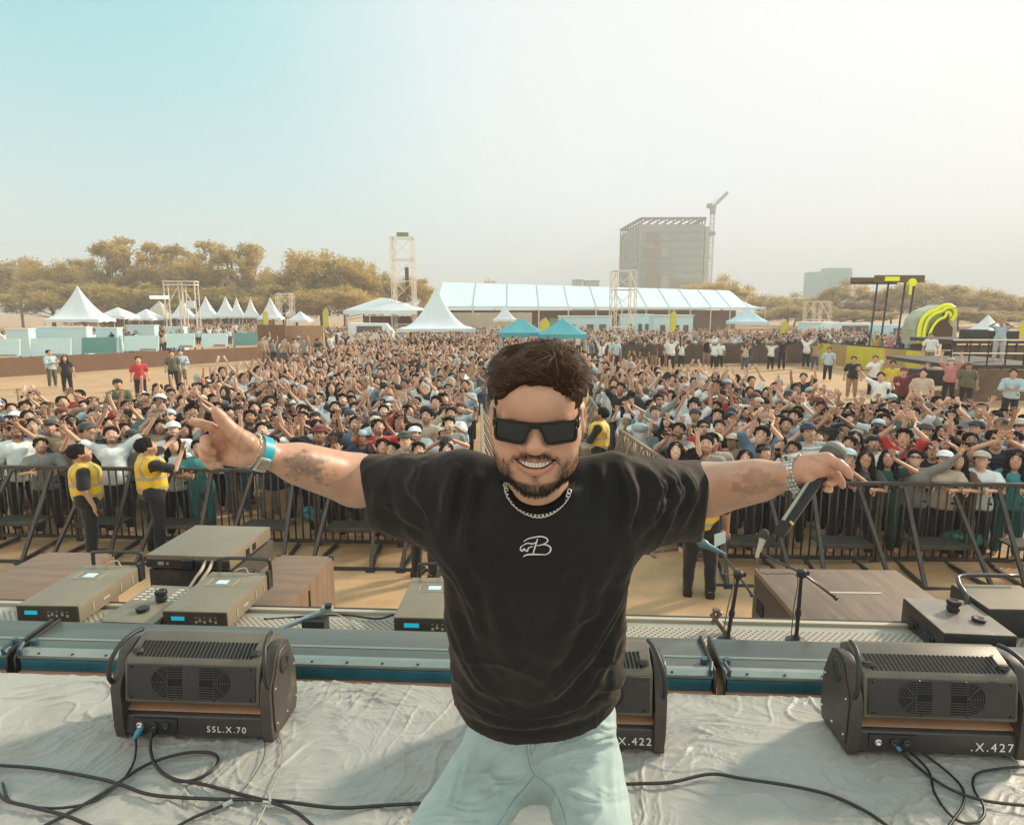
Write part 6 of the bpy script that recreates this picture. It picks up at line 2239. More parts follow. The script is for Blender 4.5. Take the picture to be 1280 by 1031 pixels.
guard(873, 744, 1.72, 'stand', 2.9, 'guard in yellow vest half hidden by the right sleeve')
guard(747, 618, 1.72, 'crossed', -1.9, 'guard in yellow vest and dark cap inside the central lane')
guard(532, 722, 1.72, 'stand', 2.7, 'guard standing behind the performer, only dark legs showing')
guard(128, 470, 1.72, 'stand', .4, 'person in yellow vest far left by the sand') if False else None

# ---- the rest of the near crowd, one by one
cr_ = random.Random(5)
def interp(x, T):
    for (x0, y0), (x1, y1) in zip(T[:-1], T[1:]):
        if x0 <= x <= x1: return y0 + (y1 - y0) * (x - x0) / (x1 - x0)
    return T[0][1] if x < T[0][0] else T[-1][1]
BACK_L = [(-60, 492), (0, 488), (60, 482), (110, 486), (150, 490), (190, 484), (230, 468), (300, 460), (350, 448), (400, 436), (470, 424), (600, 418)]
BACK_R = [(735, 442), (800, 452), (860, 460), (940, 468), (1000, 480), (1060, 486), (1120, 490), (1200, 490), (1290, 504), (1340, 508)]
def in_crowd(x, y):
    """world x, y -> 'L', 'R' or None"""
    q = head_px((x, y))
    if q[0] < 735 and x < -.5 - (y - 9) * .03 - .35:
        yf = LBX.y + (A_L.y - LBX.y) * (x - LBX.x) / (A_L.x - LBX.x)
        if y > yf + .38 and q[1] > interp(q[0], BACK_L): return 'L'
    if y > 19.5 and q[1] > 414 and -40 < q[0] < 735 and x < 2.1 and x > -3: return 'L'
    lr = 2.30 if y < 9 else (2.3 - (y - 9) * .085 if y < 13.2 else 1.95 + (y - 13.2) * .045)
    if x > lr + .35 and q[0] > 700:
        yf = A_R.y + (B_R.y - A_R.y) * (x - A_R.x) / (B_R.x - A_R.x)
        if y > yf + .38 and (q[0] < 735 and q[1] > 436 or q[0] >= 735 and q[1] > interp(q[0], BACK_R)): return 'R'
    return None
cand = []
y = 8.9
row = 0
while y < 48:
    x = -34.
    sx = .50 if y < 17 else .56
    while x < 24:
        jx, jy = cr_.uniform(-.14, .14), cr_.uniform(-.16, .16)
        w = in_crowd(x + jx, y + jy)
        if w and cr_.random() < (.92 if y < 13 else .90):
            cand.append((x + jx, y + jy - .03 * 0, w, row))
        x += sx
    y += .54 if y < 17 else .64
    row += 1
near, far = [], []
for c in sorted(cand, key=lambda c: c[1]):
    q = head_px(c)
    if q[0] < -30 or q[0] > 1310: continue
    if not free(c[0], c[1], .36): continue
    hid = hero_hidden(q[0], q[1], 2000)
    if hid: continue
    (near if len(near) < 238 else far).append(c)
MEN = ['vee', 'straight', 'clapup', 'oneleft', 'oneright', 'fists', 'stand', 'phone', 'heart', 'stand', 'fists', 'longup', 'clapup', 'stand', 'vee', 'phone', 'stand', 'oneleft', 'stand', 'phone', 'crossed', 'stand', 'reach']
WOM = ['fvee', 'fclap', 'fstand', 'fone', 'fclap']
ROWN = ['front', 'second', 'third', 'fourth', 'fifth', 'sixth', 'seventh', 'eighth', 'ninth', 'tenth', 'eleventh', 'twelfth']
def sector(x, y, w):
    q = head_px((x, y))
    T = [(45, 'at the far left'), (130, 'behind the first guard'), (215, 'behind the second guard'), (300, 'above the pointing hand'), (380, 'above the blue wristband'), (450, 'above the left forearm'), (530, 'above the left sleeve'), (640, 'left of the performer'),
         (790, 'beside the lane'), (850, 'above the right shoulder'), (920, 'above the right sleeve'), (990, 'above the right forearm'), (1060, 'above the microphone'), (1125, 'behind the green dress woman'), (1185, 'behind the sunglasses man'), (1240, 'behind the white cap person'), (2000, 'at the far right')]
    for a, n in T:
        if q[0] < a: return n
lab_seen = {}
phs = []
for (x, y, w, row) in near:
    fem = cr_.random() < .24
    rown = int((y - fence_y(x, w) - .3) / .54)
    v = cr_.choice(WOM if fem else MEN)
    if rown == 0 and cr_.random() < .45: v = 'frail' if fem else 'rail'
    elif rown <= 1 and v == 'stand' and cr_.random() < .5: v = 'reach'
    c = cr_.choice(CW)
    hs = cr_.choice(['long', 'long', 'long', 'long', 'scarf', 'cap']) if fem else cr_.choice(['short'] * 6 + ['messy'] * 3 + ['fringe'] * 4 + ['cap'] * 3 + ['band', 'beanie'])
    cc = cr_.choice(['white', 'black', 'pale blue', 'cream', 'navy', 'charcoal', 'maroon']) if hs in ('cap', 'band', 'beanie', 'scarf') else None
    st = cr_.choice(['plain'] * 6 + ['printed', 'printed', 'striped'])
    hh = cr_.uniform(1.52, 1.66) if fem else cr_.uniform(1.60, 1.80)
    if v in ('rail', 'frail'): hh = min(hh, 1.62)
    fc = cr_.randrange(5)
    gl = cr_.random() < .08
    word = 'woman' if fem else 'man'
    hw = {'long': 'long hair', 'scarf': 'headscarf', 'cap': (cc or '') + ' cap', 'short': 'short hair', 'messy': 'tousled hair', 'fringe': 'dark fringe', 'band': (cc or '') + ' headband', 'beanie': (cc or '') + ' beanie'}[hs]
    if hs == 'scarf': hw = cc + ' headscarf'
    rn = ROWN[min(max(rown, 0), 11)]
    gar = c + (' striped' if st == 'striped' else ' printed' if st == 'printed' else '')
    for k in range(4):
        lb = '%s, %s, %s shirt, %s, %s row %s' % (word, hw, gar, VARS[v][4].replace('before the face', 'at the face').replace('one arm up, other hand lifted', 'arms lifted unevenly'), rn, sector(x, y, w))
        if gl and len(lb.split()) < 16: lb = lb.replace(', ' + gar, ' and sunglasses, ' + gar)
        if len(lb.split()) > 16: lb = lb.replace(VARS[v][4], 'hands up' if v not in ('stand', 'crossed', 'rail', 'frail', 'fstand') else 'hands low')
        if len(lb.split()) > 16: lb = lb.replace(', hands up', '').replace(', hands low', '')
        if lb not in lab_seen: break
        v = cr_.choice(WOM if fem else MEN)
    if len(lb.split()) > 16: lb = lb.replace(' shirt, ', ', ')
    if len(lb.split()) > 16: lb = lb.replace(word + ', ', '')
    if len(lb.split()) > 16: lb = lb.replace('hands together at the face', 'hands up')
    while len(lb.split()) > 16 and lb.count(',') > 2: lb = ','.join(lb.split(',')[:-2] + lb.split(',')[-1:])
    lab_seen[lb] = 1
    p = Vector((x, y, .0))
    placed.append((x, y))
    po = person(p, FACE_CAM(p) + cr_.gauss(0, .22), v, c, st, hs, cc, sk=cr_.randrange(6), face=fc, sc=hh / 1.745, legs=cr_.choice([JE, BK, BK, TN, (.15, .16, .16)]), glasses=gl,
           tilt=(cr_.gauss(0, .04), cr_.gauss(0, .05)), label=lb, group='people behind the left barricades' if w == 'L' else 'people behind the right barricades')
    if v == 'phone' and cr_.random() < .75:
        phs.append((po, lb))

PHM = MB().box((0, 0, 0), (.075, .010, .15)).build('mobile_phone', MATS['glasses_black'], bevel=.003)
for i, (po, lb) in enumerate(phs):
    o = PHM if i == 0 else PHM.copy()
    if i: COL.objects.link(o)
    M_ = Matrix.LocRotScale(po.location, po.rotation_euler, po.scale)
    o.location = M_ @ Vector((0, -.44, 1.63))
    o.rotation_euler = (.15, cr_.uniform(-.2, .2) + (PI / 2 if cr_.random() < .3 else 0), po.rotation_euler.z)
    ws = lb.split(',')
    tag(o, ('phone held by ' + ','.join(ws[:3]) + ' in' + ws[-1]).replace('  ', ' '), 'phone', 'phones held up in the crowd')
    while len(o['label'].split()) > 16: o['label'] = o['label'].replace('phone held by ', 'phone of ') if 'held' in o['label'] else ' '.join(o['label'].split()[:16])
# ---- the far crowd, past counting
def low_person(var, ratio, hair):
    d = body_var(var)
    skin, top, legs = d['raw']
    hv, hq = hair_mesh(hair)
    Vs, parts, Qs, k = [], [], [], 0
    for pi, (V, Q) in enumerate(((skin[0][:skin[2]], skin[1][0]), top, legs, (hv, hq))):
        Vs.append(V); parts.append(np.full(len(V), pi)); Qs.append(Q + k); k += len(V)
    paint = face_paint(skin[0][:skin[2]], 0, cr_.randrange(3) if not var.startswith('f') else 0, 'smile')
    out = []
    k = 0
    VV, FF, CC, PP_ = [], [], [], []
    for pi, (V, Q) in enumerate(((skin[0][:skin[2]], skin[1][0]), top, legs, (hv, hq))):
        o = np_obj('tmp', V, Q, SKIN, paint=paint if pi == 0 else np.ones((len(V), 3)))
        m = o.modifiers.new('d', 'DECIMATE')
        m.ratio = ratio[pi]
        dg = bpy.context.evaluated_depsgraph_get()
        me = bpy.data.meshes.new_from_object(o.evaluated_get(dg))
        bpy.data.objects.remove(o)
        n = len(me.vertices)
        co = np.empty(n * 3); me.vertices.foreach_get('co', co); co = co.reshape(-1, 3)
        me.calc_loop_triangles()
        f = np.empty(len(me.loop_triangles) * 3, np.int32); me.loop_triangles.foreach_get('vertices', f)
        at_ = me.color_attributes.get('paint')
        c = np.ones((n, 4))
        if at_ is not None and at_.domain == 'POINT' and len(at_.data) == n:
            cc = np.empty(n * 4); at_.data.foreach_get('color', cc); c = cc.reshape(-1, 4)
        VV.append(co); FF.append(f.reshape(-1, 3) + k); CC.append(c[:, :3]); PP_.append(np.full(n, pi))
        k += n
    return np.concatenate(VV), np.concatenate(FF), np.concatenate(CC), np.concatenate(PP_)
LOWN, LOWF = [], []
for v, hs in (('vee', 'short'), ('straight', 'messy'), ('clapup', 'cap'), ('oneleft', 'short'), ('fists', 'fringe'), ('stand', 'short'), ('heart', 'short'), ('fvee', 'long'), ('fclap', 'long'), ('phone', 'cap'), ('stand', 'messy'), ('fone', 'scarf')):
    LOWN.append(low_person(v, (.09, .07, .04, .16), hs))
    LOWF.append(low_person(v, (.035, .03, .02, .06), hs))
CWN = [COLS[c] for c in CW]
def crowd_mass(pts, label, low):
    VV, FF, CC = [], [], []
    k = 0
    for (x, y) in pts:
        V, F, C, P = low[cr_.randrange(len(low))]
        sc = cr_.uniform(.95, 1.1)
        a = FACE_CAM((x, y)) + cr_.gauss(0, .3)
        c, s = math.cos(a), math.sin(a)
        W = np.stack([x + (V[:, 0] * c - V[:, 1] * s) * sc, y + (V[:, 0] * s + V[:, 1] * c) * sc, V[:, 2] * sc * .95], 1)
        cols = np.array([cr_.choice(SK), cr_.choice(CWN), cr_.choice([JE, BK, BK, TN]), cr_.choice([(.018, .014, .012)] * 5 + [(.4, .45, .45)])])
        VV.append(W); FF.append(F + k); CC.append(cols[P] * C)
        k += len(V)
    m = mat('crowd_mix', (1, 1, 1), .8, attr='paint', sheen=.1, spec=.2)
    o = np_obj('far_crowd', np.concatenate(VV), np.concatenate(FF), m, smooth=True, paint=np.concatenate(CC))
    tag(o, label, 'crowd', kind='stuff')
pts = [(x, y) for (x, y, w, r) in far]
crowd_mass([p for p in pts if p[1] < 27], 'dense mass of festival goers behind the front rows', LOWN)
ps = [p for p in pts if p[1] >= 27]
def belt(x0, x1, y0, y1, step, dens):
    """image columns x0..x1, world distances y0..y1"""
    y = y0
    while y < y1:
        x = (x0 - 640) / FPX * y
        while x < (x1 - 640) / FPX * y:
            if cr_.random() < dens: ps.append((x + cr_.uniform(-.2, .2), y + cr_.uniform(-.3, .3)))
            x += step
        y += step * 1.5
belt(735, 1015, 42.5, 56, .75, .75)
belt(1010, 1160, 42, 62, .9, .7)
belt(735, 1015, 36.6, 39.6, .8, .55)
belt(330, 410, 39.5, 41.5, .7, .8)
belt(396, 735, 48, 72, 1.1, .55)
belt(235, 330, 62, 84, 1.1, .7)
belt(10, 235, 50, 62, 1.2, .55)
belt(1020, 1150, 33, 41, 1.5, .0)
crowd_mass(ps, 'far off crowd filling the field up to the tents', LOWF)
# things held up
def phone_ob(px, py, Y, label, m=None, w=.075, h=.15, rz=0.):
    p = at(px, py, Y)
    root = MB().box((0, 0, 0), (w, .009, h)).build('mobile_phone' if h < .2 and h > .1 and m is None else 'paper_sheet', m or MATS['glasses_black'], bevel=.003)
    root.location = p
    root.rotation_euler = (.1, 0, rz)
    tag(root, label, 'phone' if m is None else 'paper')
phone_ob(229, 568, 8.95, 'black phone held by the long haired woman at the left rail', rz=.3)
phone_ob(1072, 604, 8.35, 'cream paper sheet held over the right rail beside the microphone', mat('paper_cream', (.55, .45, .30), .8), .19, .16, rz=.1)
# ================================================================== the performer
def A3(px, py, Y): return np.array(at(px, py, Y))
hero = None
HS = mat('hero_skin', (.53, .305, .205), .36, attr='paint', var=.10, vscale=22, bump=.5, bscale=380, bdist=.0010, sss=.12, spec=.45)
TEE = mat('tee_black', (.0125, .0125, .0125), .8, attr='paint', sheen=.16, bump=.35, bscale=420, bdist=.0008, spec=.25)
TEE.node_tree.nodes['Principled BSDF'].inputs['Sheen Roughness'].default_value = .45
TEE.node_tree.nodes['Principled BSDF'].inputs['Sheen Tint'].default_value = (.75, .55, .42, 1)
DEN = mat('denim_pale', (.335, .44, .425), .75, attr='paint', var=.06, vscale=9, bump=.5, bscale=700, bdist=.0006, sheen=.25)
def seg_dist(Pp, line):
    """distance in photo pixels from points to a polyline, and the position along it 0..1"""
    best = np.full(len(Pp), 1e9); tt = np.zeros(len(Pp))
    n = len(line) - 1
    for i in range(n):
        a, b = np.array(line[i], float), np.array(line[i + 1], float)
        d = b - a
        t = np.clip(((Pp - a) @ d) / max(d @ d, 1e-9), 0, 1)
        q = np.linalg.norm(Pp - (a + t[:, None] * d), axis=1)
        m_ = q < best
        best[m_] = q[m_]; tt[m_] = (i + t[m_]) / n
    return best, tt
def smooth_line(pts, n=6):
    return [(p.x, p.y) for p in spline([(x, y, 0) for x, y in pts], n)]

# ---------------- head
HC = A3(669.5, 541, 1.045)
RH = (Matrix.Rotation(R(-4), 3, 'Z') @ Matrix.Rotation(R(9), 3, 'X'))   # face turned up to the camera
RH = Matrix.Rotation(R(0.5), 3, 'Y') @ RH
RHn = np.array(RH)
def hl(V): return np.asarray(V, float) @ RHn.T + HC          # head local -> world
def head_sdf():
    g = Grid((-.105, -.06, -.155), (.105, .20, .145), .0022)
    g.ell((0, .088, .036), (.0735, .092, .088), .02)
    g.ell((0, .052, -.028), (.0655, .058, .080), .02)
    for s in (-1, 1):
        g.ell((s * .037, .026, -.032), (.030, .028, .030), .022)       # cheek
        g.ell((s * .030, .022, -.060), (.026, .026, .026), .022)
        g.ell((s * .047, .070, -.066), (.024, .036, .036), .022)       # jaw corner
        g.ell((s * .060, .05, -.006), (.012, .03, .02), .02)           # cheek bone
    g.ell((0, .046, -.080), (.054, .048, .034), .02)
    g.ell((0, .020, -.100), (.027, .024, .020), .018)                  # chin
    g.ell((0, .036, .042), (.060, .044, .048), .02)                    # forehead
    for s in (-1, 1):
        g.cap((s * .010, .004, .020), (s * .046, .016, .020), .009, .008, .012)
        g.ell((s * .031, .000, .002), (.016, .012, .011), .010, 'sub')
        g.ell((s * .031, .018, .002), (.0125, .0125, .0115), .004)
    g.cap((0, .002, .014), (0, -.014, -.017), .0095, .0135, .008)      # nose
    g.ell((0, -.017, -.021), (.0150, .0125, .0115), .006)
    for s in (-1, 1):
        g.ell((s * .0185, -.004, -.024), (.0100, .012, .0092), .005)
        g.ell((s * .0085, -.013, -.0335), (.0046, .005, .003), .002, 'sub')
        g.cap((s * .026, .004, -.028), (s * .045, .016, -.056), .0026, .003, .006, 'sub')   # smile fold
    # smiling mouth, laid on the face as sculpted so far
    D0 = g.D.copy()
    def ys(x, z):
        i, k = int(round((x - g.lo[0]) / g.h)), int(round((z - g.lo[2]) / g.h))
        col = D0[i, :, k]
        j = int(np.argmax(col < 0))
        return g.lo[1] + g.h * (j - col[j] / (col[j] - col[j - 1] + 1e-9))
    global YS
    YS = ys
    up, lo = [], []
    for i in range(9):
        t = (i - 4) / 4
        x = t * .0325
        zu, zl = -.0495 + .0085 * t * t, -.0670 + .0210 * abs(t) ** 2.2
        up.append((x, ys(x, zu) + .0012, zu))
        lo.append((x * .93, ys(x * .93, zl) + .0012, zl))
    for i in range(8):   # lips
        r0 = .0030 * (1 - .4 * abs(i - 3.5) / 4)
        g.cap(up[i], up[i + 1], r0, r0, .003)
        g.cap(np.add(lo[i], (0, .0, -.003)), np.add(lo[i + 1], (0, .0, -.003)), r0 * 1.6, r0 * 1.6, .004)
    for k in range(13):
        t = (k - 6) / 6.4
        x = t * .0295
        zt, zb = -.0515 + .0085 * t * t, -.0645 + .0195 * abs(t) ** 2.2
        g.ell((x, ys(x, (zt + zb) / 2), (zt + zb) / 2), (.0046, .011, max(.0016, (zt - zb) / 2)), .0015, 'sub')
    for s in (-1, 1):   # ears
        g.ell((s * .0755, .088, -.004), (.008, .018, .030), .006)
        g.ell((s * .080, .096, .006), (.006, .016, .022), .005)
        g.ell((s * .084, .084, .0), (.005, .009, .016), .003, 'sub')
    V, Q = g.mesh(1)
    V[:, 0] *= 1 + .055 * np.clip((.02 - V[:, 2]) / .04, 0, 1)
    return V, Q
HV, HQ = head_sdf()
def head_paint(V):
    x, y, z = V[:, 0], V[:, 1], V[:, 2]
    xr = x / (1 + .055 * np.clip((.02 - z) / .04, 0, 1))
    mreg = (np.abs(x) < .045) & (z > -.08) & (z < -.035) & (y < .05)
    HIN = np.zeros(len(V))
    HIN[mreg] = [b - YS(a, c) for a, b, c in zip(xr[mreg], y[mreg], z[mreg])]
    P = np.ones((len(V), 3))
    def mix(w, c):
        w = np.clip(w, 0, 1)[:, None]
        P[:] = P * (1 - w) + P * np.array(c) * w
    n1 = fbm(V * 60, 3, 3)
    front = y < .06
    # redder cheeks, nose, forehead variation
    for s in (-1, 1): mix(np.exp(-(((x - s * .036) / .020) ** 2 + ((z + .030) / .020) ** 2)) * .55 * front, (1.0, .80, .76))
    mix(np.exp(-((x / .014) ** 2 + ((z + .026) / .016) ** 2)) * .5 * front, (1, .80, .76))
    mix(np.clip(n1, 0, 1) * .2, (.9, .85, .82))
    # eye hollows and brows
    for s in (-1, 1):
        dx = (x - s * .031)
        bz = .0160 + .004 * (1 - ((np.abs(x) - .034) / .022) ** 2)
        mix(np.exp(-((dx / .020) ** 4 + ((z - bz) / .0042) ** 2)) * .6 * front, (.25, .2, .19))
    # beard: full on chin, moustache, thinner on cheeks and jaw
    ax = np.abs(x)
    fz = fbm(V * 180, 2, 9) * .5 + fbm(V * 420, 2, 12) * .4
    mus = np.exp(-((ax - .016) / .027) ** 4) * np.exp(-((z + .0400 + .28 * np.clip(ax - .022, 0, 1)) / .0058) ** 2) * (y < .035)
    side = np.exp(-((ax - .0465) / .0070) ** 2) * np.clip((-.045 - z) / .01, 0, 1) * np.clip((z + .098) / .012, 0, 1) * front
    chin = np.clip((-.0865 + .10 * np.clip(ax - .012, 0, .04) - z) / .007, 0, 1) * (y < .085) 
    soul = np.exp(-((x / .008) ** 2)) * np.clip((-.0715 - z) / .003, 0, 1) * np.clip((z + .090) / .004, 0, 1) * front
    jaw = np.clip((ax - .045) / .008, 0, 1) * np.clip((-.020 - z - .3 * np.clip(.075 - y, 0, .05)) / .02, 0, 1) * (y < .11)
    jaw2 = np.clip((-.062 - z) / .018, 0, 1) * np.clip((ax - .030) / .012, 0, 1) * (y < .10)
    dk = (.09, .07, .06)
    mix(mus * (.86 + .25 * fz), dk)
    mix(side * (.62 + .3 * fz), dk)
    mix(chin * (.78 + .25 * fz), dk)
    mix(soul * .6, dk)
    mix(np.maximum(jaw, jaw2) * (.52 + .4 * fz), (.17, .135, .12))
    bz_ = np.clip(mus + chin + side * .7 + soul * .4, 0, 1) + .35 * np.clip(jaw + jaw2, 0, 1)
    # lips
    t = x / .0345
    lipu = np.exp(-((z - (-.0495 + .0085 * t * t)) / .0024) ** 2) * (ax < .033) * (y < .026)
    lipl = np.exp(-((z - (-.0702 + .0205 * np.abs(t) ** 2.2)) / .0042) ** 2) * (ax < .032) * (y < .024)
    w = np.clip(np.maximum(lipu * .85, lipl), 0, 1)[:, None]
    P[:] = P * (1 - w * .85) + np.array([.84, .50, .50]) * w * .85
    ins = (ax < .032) & (HIN > .0025) & (z < -.051 + .0085 * t * t) & (z > -.0665 + .0185 * np.abs(t) ** 2.2)
    P[ins] = (.25, .10, .09)
    return P, bz_
HP, HB = head_paint(HV)

# ---------------- arms, hands, neck and trunk of the body
S_L, S_R = A3(583, 606, 1.235), A3(768, 606, 1.235)
E_L, E_R = A3(452, 601, 1.430), A3(876, 612, 1.400)
W_L, W_R = A3(325, 566, 1.250), A3(992, 593, 1.230)
NB = A3(673, 640, 1.185)
def body_sdf():
    h = .0038
    out = []
    # trunk and neck (inside the shirt)
    g = Grid((-.20, .95, 1.82), (.32, 1.85, 3.18), .0075)
    neck_top = hl([(0, .085, -.04)])[0]
    g.cap(NB + [0, .02, -.03], neck_top, .062, .055, .02)
    g.cap(S_L + [.03, .02, 0], S_R + [-.03, .02, 0], .048, .048, .04)
    hip = A3(676, 935, 1.60)
    g.cap(NB + [0, .07, -.10], hip + [0, .02, .14], .085, .09, .04)
    g.cap(hip + [-.05, .02, 0], hip + [.05, .02, 0], .09, .09, .04)
    g.D[:] = g.D
    out.append(g.mesh(1))
    g = Grid(hl([(0, .08, -.1)])[0] - [.11, .12, .13], hl([(0, .08, -.1)])[0] + [.11, .12, .10], .004)
    g.cap(NB + [0, .01, -.03], neck_top, .058, .054, .02)
    out.append(g.mesh(2))
    # left arm
    def arm(S, E, W, sgn, lo, hi):
        g = Grid(lo, hi, h)
        g.cap(S, E, .056, .051, .03)
        M = E + (W - E) * .30
        M2 = E + (W - E) * .70
        dn = np.array([0, 0, -1.])
        g.cap(E, W, .047, .0265, .03)
        g.cap(E + (W - E) * .12 + dn * .004, E + (W - E) * .62, .046, .033, .05)
        g.ell(W, (.030, .022, .027), .01)
        return g
    gL = arm(S_L, E_L, W_L, -1, (-.66, 1.02, 2.92), (-.05, 1.52, 3.32))
    # left hand: open palm to the viewer, index out, thumb up, three fingers curled
    H = lambda x, y, Y=1.23: A3(x, y, Y)
    g = gL
    g.cap(W_L, H(300, 560, 1.235), .026, .030, .012, flat=((0, 1, 0), 1.25))
    for a, b, r0, r1 in (((305, 550, 1.235), (279, 541, 1.225), .019, .0145), ((303, 559, 1.238), (272, 550, 1.228), .018, .0145), ((303, 567, 1.238), (268, 561, 1.23), .018, .014), ((305, 574, 1.235), (270, 572, 1.23), .016, .0125),
                         ((308, 553, 1.222), (290, 540, 1.212), .019, .0155), ((300, 574, 1.225), (285, 573, 1.222), .014, .012)):
        g.cap(H(*a), H(*b), r0, r1, .010)
    def finger(g, pts, rs, k=.0035):
        for i in range(len(pts) - 1):
            g.cap(pts[i], pts[i + 1], rs[i], rs[i + 1], k if i else .006)
    finger(g, [H(279, 541, 1.225), H(262, 533, 1.205), H(250, 529, 1.195), H(240, 526.5, 1.188)], [.0108, .0095, .0088, .0078])
    finger(g, [H(272, 549, 1.226), H(257, 550, 1.200), H(257, 561, 1.182), H(266, 565, 1.192)], [.0112, .0102, .0094, .0082])
    finger(g, [H(268, 560, 1.228), H(253, 562, 1.204), H(256, 572, 1.186), H(266, 574, 1.196)], [.0108, .0100, .0090, .0080])
    finger(g, [H(270, 571, 1.229), H(258, 575, 1.208), H(264, 582, 1.194), H(274, 581, 1.202)], [.0096, .0088, .0080, .0072])
    finger(g, [H(298, 545, 1.215), H(283, 531, 1.205), H(275, 521, 1.198), H(269.5, 513.5, 1.192)], [.0155, .0122, .0110, .0090], .008)
    out.append(g.mesh(1))
    kL = sum(len(o[0]) for o in out[:-1])
    gR = arm(S_R, E_R, W_R, 1, (.12, 1.0, 2.88), (.66, 1.50, 3.30))
    g = gR
    g.cap(W_R, H(1014, 583, 1.225), .026, .027, .012, flat=((0, 1, 0), 1.15))
    for a, b, r0, r1 in (((1008, 580, 1.215), (1033, 573, 1.200), .019, .0135), ((1008, 584, 1.215), (1037, 580, 1.198), .020, .015), ((1008, 590, 1.215), (1034, 586, 1.200), .018, .0135), ((1006, 590, 1.210), (1018, 586, 1.200), .018, .016)):
        g.cap(H(*a), H(*b), r0, r1, .010)
    finger(g, [H(1033, 576, 1.196), H(1048, 580, 1.178), H(1056, 586, 1.176), H(1062, 594.0, 1.180)], [.0130, .0106, .0096, .0080], .002)
    finger(g, [H(1036, 586, 1.205), H(1046, 594, 1.210), H(1051, 601, 1.212), H(1053, 607, 1.215)], [.0110, .0090, .0082, .0070], .0015)
    finger(g, [H(1032, 590, 1.21), H(1038, 599, 1.225), H(1041, 603, 1.215), H(1035, 604, 1.195)], [.0100, .0086, .0078, .0066], .0015)
    finger(g, [H(1030, 594, 1.22), H(1035, 606, 1.23), H(1037, 612, 1.22), H(1032, 612, 1.20)], [.0090, .0076, .0070, .0060], .0015)
    finger(g, [H(1004, 592, 1.215), H(1010, 598, 1.20), H(1017, 597, 1.215), H(1024, 592, 1.23)], [.0150, .0120, .0110, .0090], .008)
    out.append(g.mesh(1))
    kR = kL + len(out[-2][0])
    return out, kL, kR
BO, KL, KR = body_sdf()
VV, QQ, k = [hl(HV)], [HQ], len(HV)
for V, Q in BO:
    VV.append(V); QQ.append(Q + k); k += len(V)
VV = np.concatenate(VV); QQ = np.concatenate(QQ)
PP_ = np.ones((len(VV), 3))
PP_[:len(HV)] = HP
# tattoos: inked shapes with ragged edges on both forearms
px_ = pix(VV)
def tattoo(lo, hi, cx, cy, rx, ry, seed, depth, col, ang):
    V = VV[lo:hi]
    q = px_[lo:hi]
    c, s = math.cos(ang), math.sin(ang)
    u = ((q[:, 0] - cx) * c + (q[:, 1] - cy) * s) / rx
    v = (-(q[:, 0] - cx) * s + (q[:, 1] - cy) * c) / ry
    r_ = np.sqrt(u * u + v * v)
    n = fbm(np.stack([q[:, 0] * .10, q[:, 1] * .16, 0 * u], 1), 3, seed) * .45
    w = np.clip((1.0 + n - r_) / .25, 0, 1)
    d = .55 + .9 * np.abs(fbm(np.stack([q[:, 0] * .30, q[:, 1] * .30, 0 * u + 3], 1), 3, seed + 7))
    w = w * np.clip(d, 0, 1) * depth * (q[:, 1] > 0)
    w = w[:, None]
    PP_[lo:hi] = PP_[lo:hi] * (1 - w) + np.array(col) * w
hv = len(HV)
def range_of(i):
    a = hv + sum(len(o[0]) for o in BO[:i])
    return a, a + len(BO[i][0])
tattoo(*range_of(2), 381, 583, 33, 19, 5, .85, (.30, .38, .42), .12)
tattoo(*range_of(3), 945, 604, 28, 16, 8, .60, (.42, .44, .42), -.10)
for i, (cx, cy) in ((2, (268, 560)), (3, (1045, 598))):
    a, b = range_of(i)
    d = np.hypot(px_[a:b, 0] - cx, px_[a:b, 1] - cy)
    w = np.clip(1 - d / 34, 0, 1)[:, None] * .5
    PP_[a:b] = PP_[a:b] * (1 - w) + PP_[a:b] * np.array([1.05, .78, .72]) * w
for i, lines in ((2, ([(300, 531), (293, 545), (284, 552), (272, 553)], [(305, 536), (300, 553), (296, 575)], [(279, 549), (283, 558), (276, 567)], [(262, 541), (268, 548), (275, 551)], [(259, 556), (264, 560)], [(262, 569), (268, 571)])),
                 (3, ([(1037, 583), (1044, 587), (1050, 592)], [(1036, 592), (1041, 598)], [(1046, 578), (1048, 583)], [(1055, 585), (1053, 590)], [(1012, 572), (1026, 577)]))):
    a, b = range_of(i)
    for ln in lines:
        d, t = seg_dist(px_[a:b], smooth_line(ln))
        w = (np.exp(-(d / 1.1) ** 2) * .42)[:, None]
        PP_[a:b] = PP_[a:b] * (1 - w) + PP_[a:b] * np.array([.45, .28, .24]) * w
hero = np_obj('person', VV, QQ, HS, paint=PP_)
hero.location = (0, 0, 0)
tag(hero, 'smiling bearded performer in black t-shirt and sunglasses, arms spread, facing away from the crowd', 'person')
# teeth
mb = MB()
for i in range(-5, 5):
    t0, t1 = i / 5.2, (i + .93) / 5.2
    q = []
    for t, up_ in ((t0, 1), (t1, 1), (t1, 0), (t0, 0)):
        x = t * .0290
        zt, zb = -.0500 + .0085 * t * t, -.0618 + .0165 * abs(t) ** 2.2
        q.append((x * 1.05, YS(x, -.056) + .0030, zt if up_ else zb))
    mb.prism(q, (0, 0, 0), (0, .004, 0))
mb.v = [tuple(p) for p in hl(np.array(mb.v))]
mb.build('teeth', mat('teeth', (.78, .74, .66), .25, spec=.6), hero, bevel=.0005, seg=1)

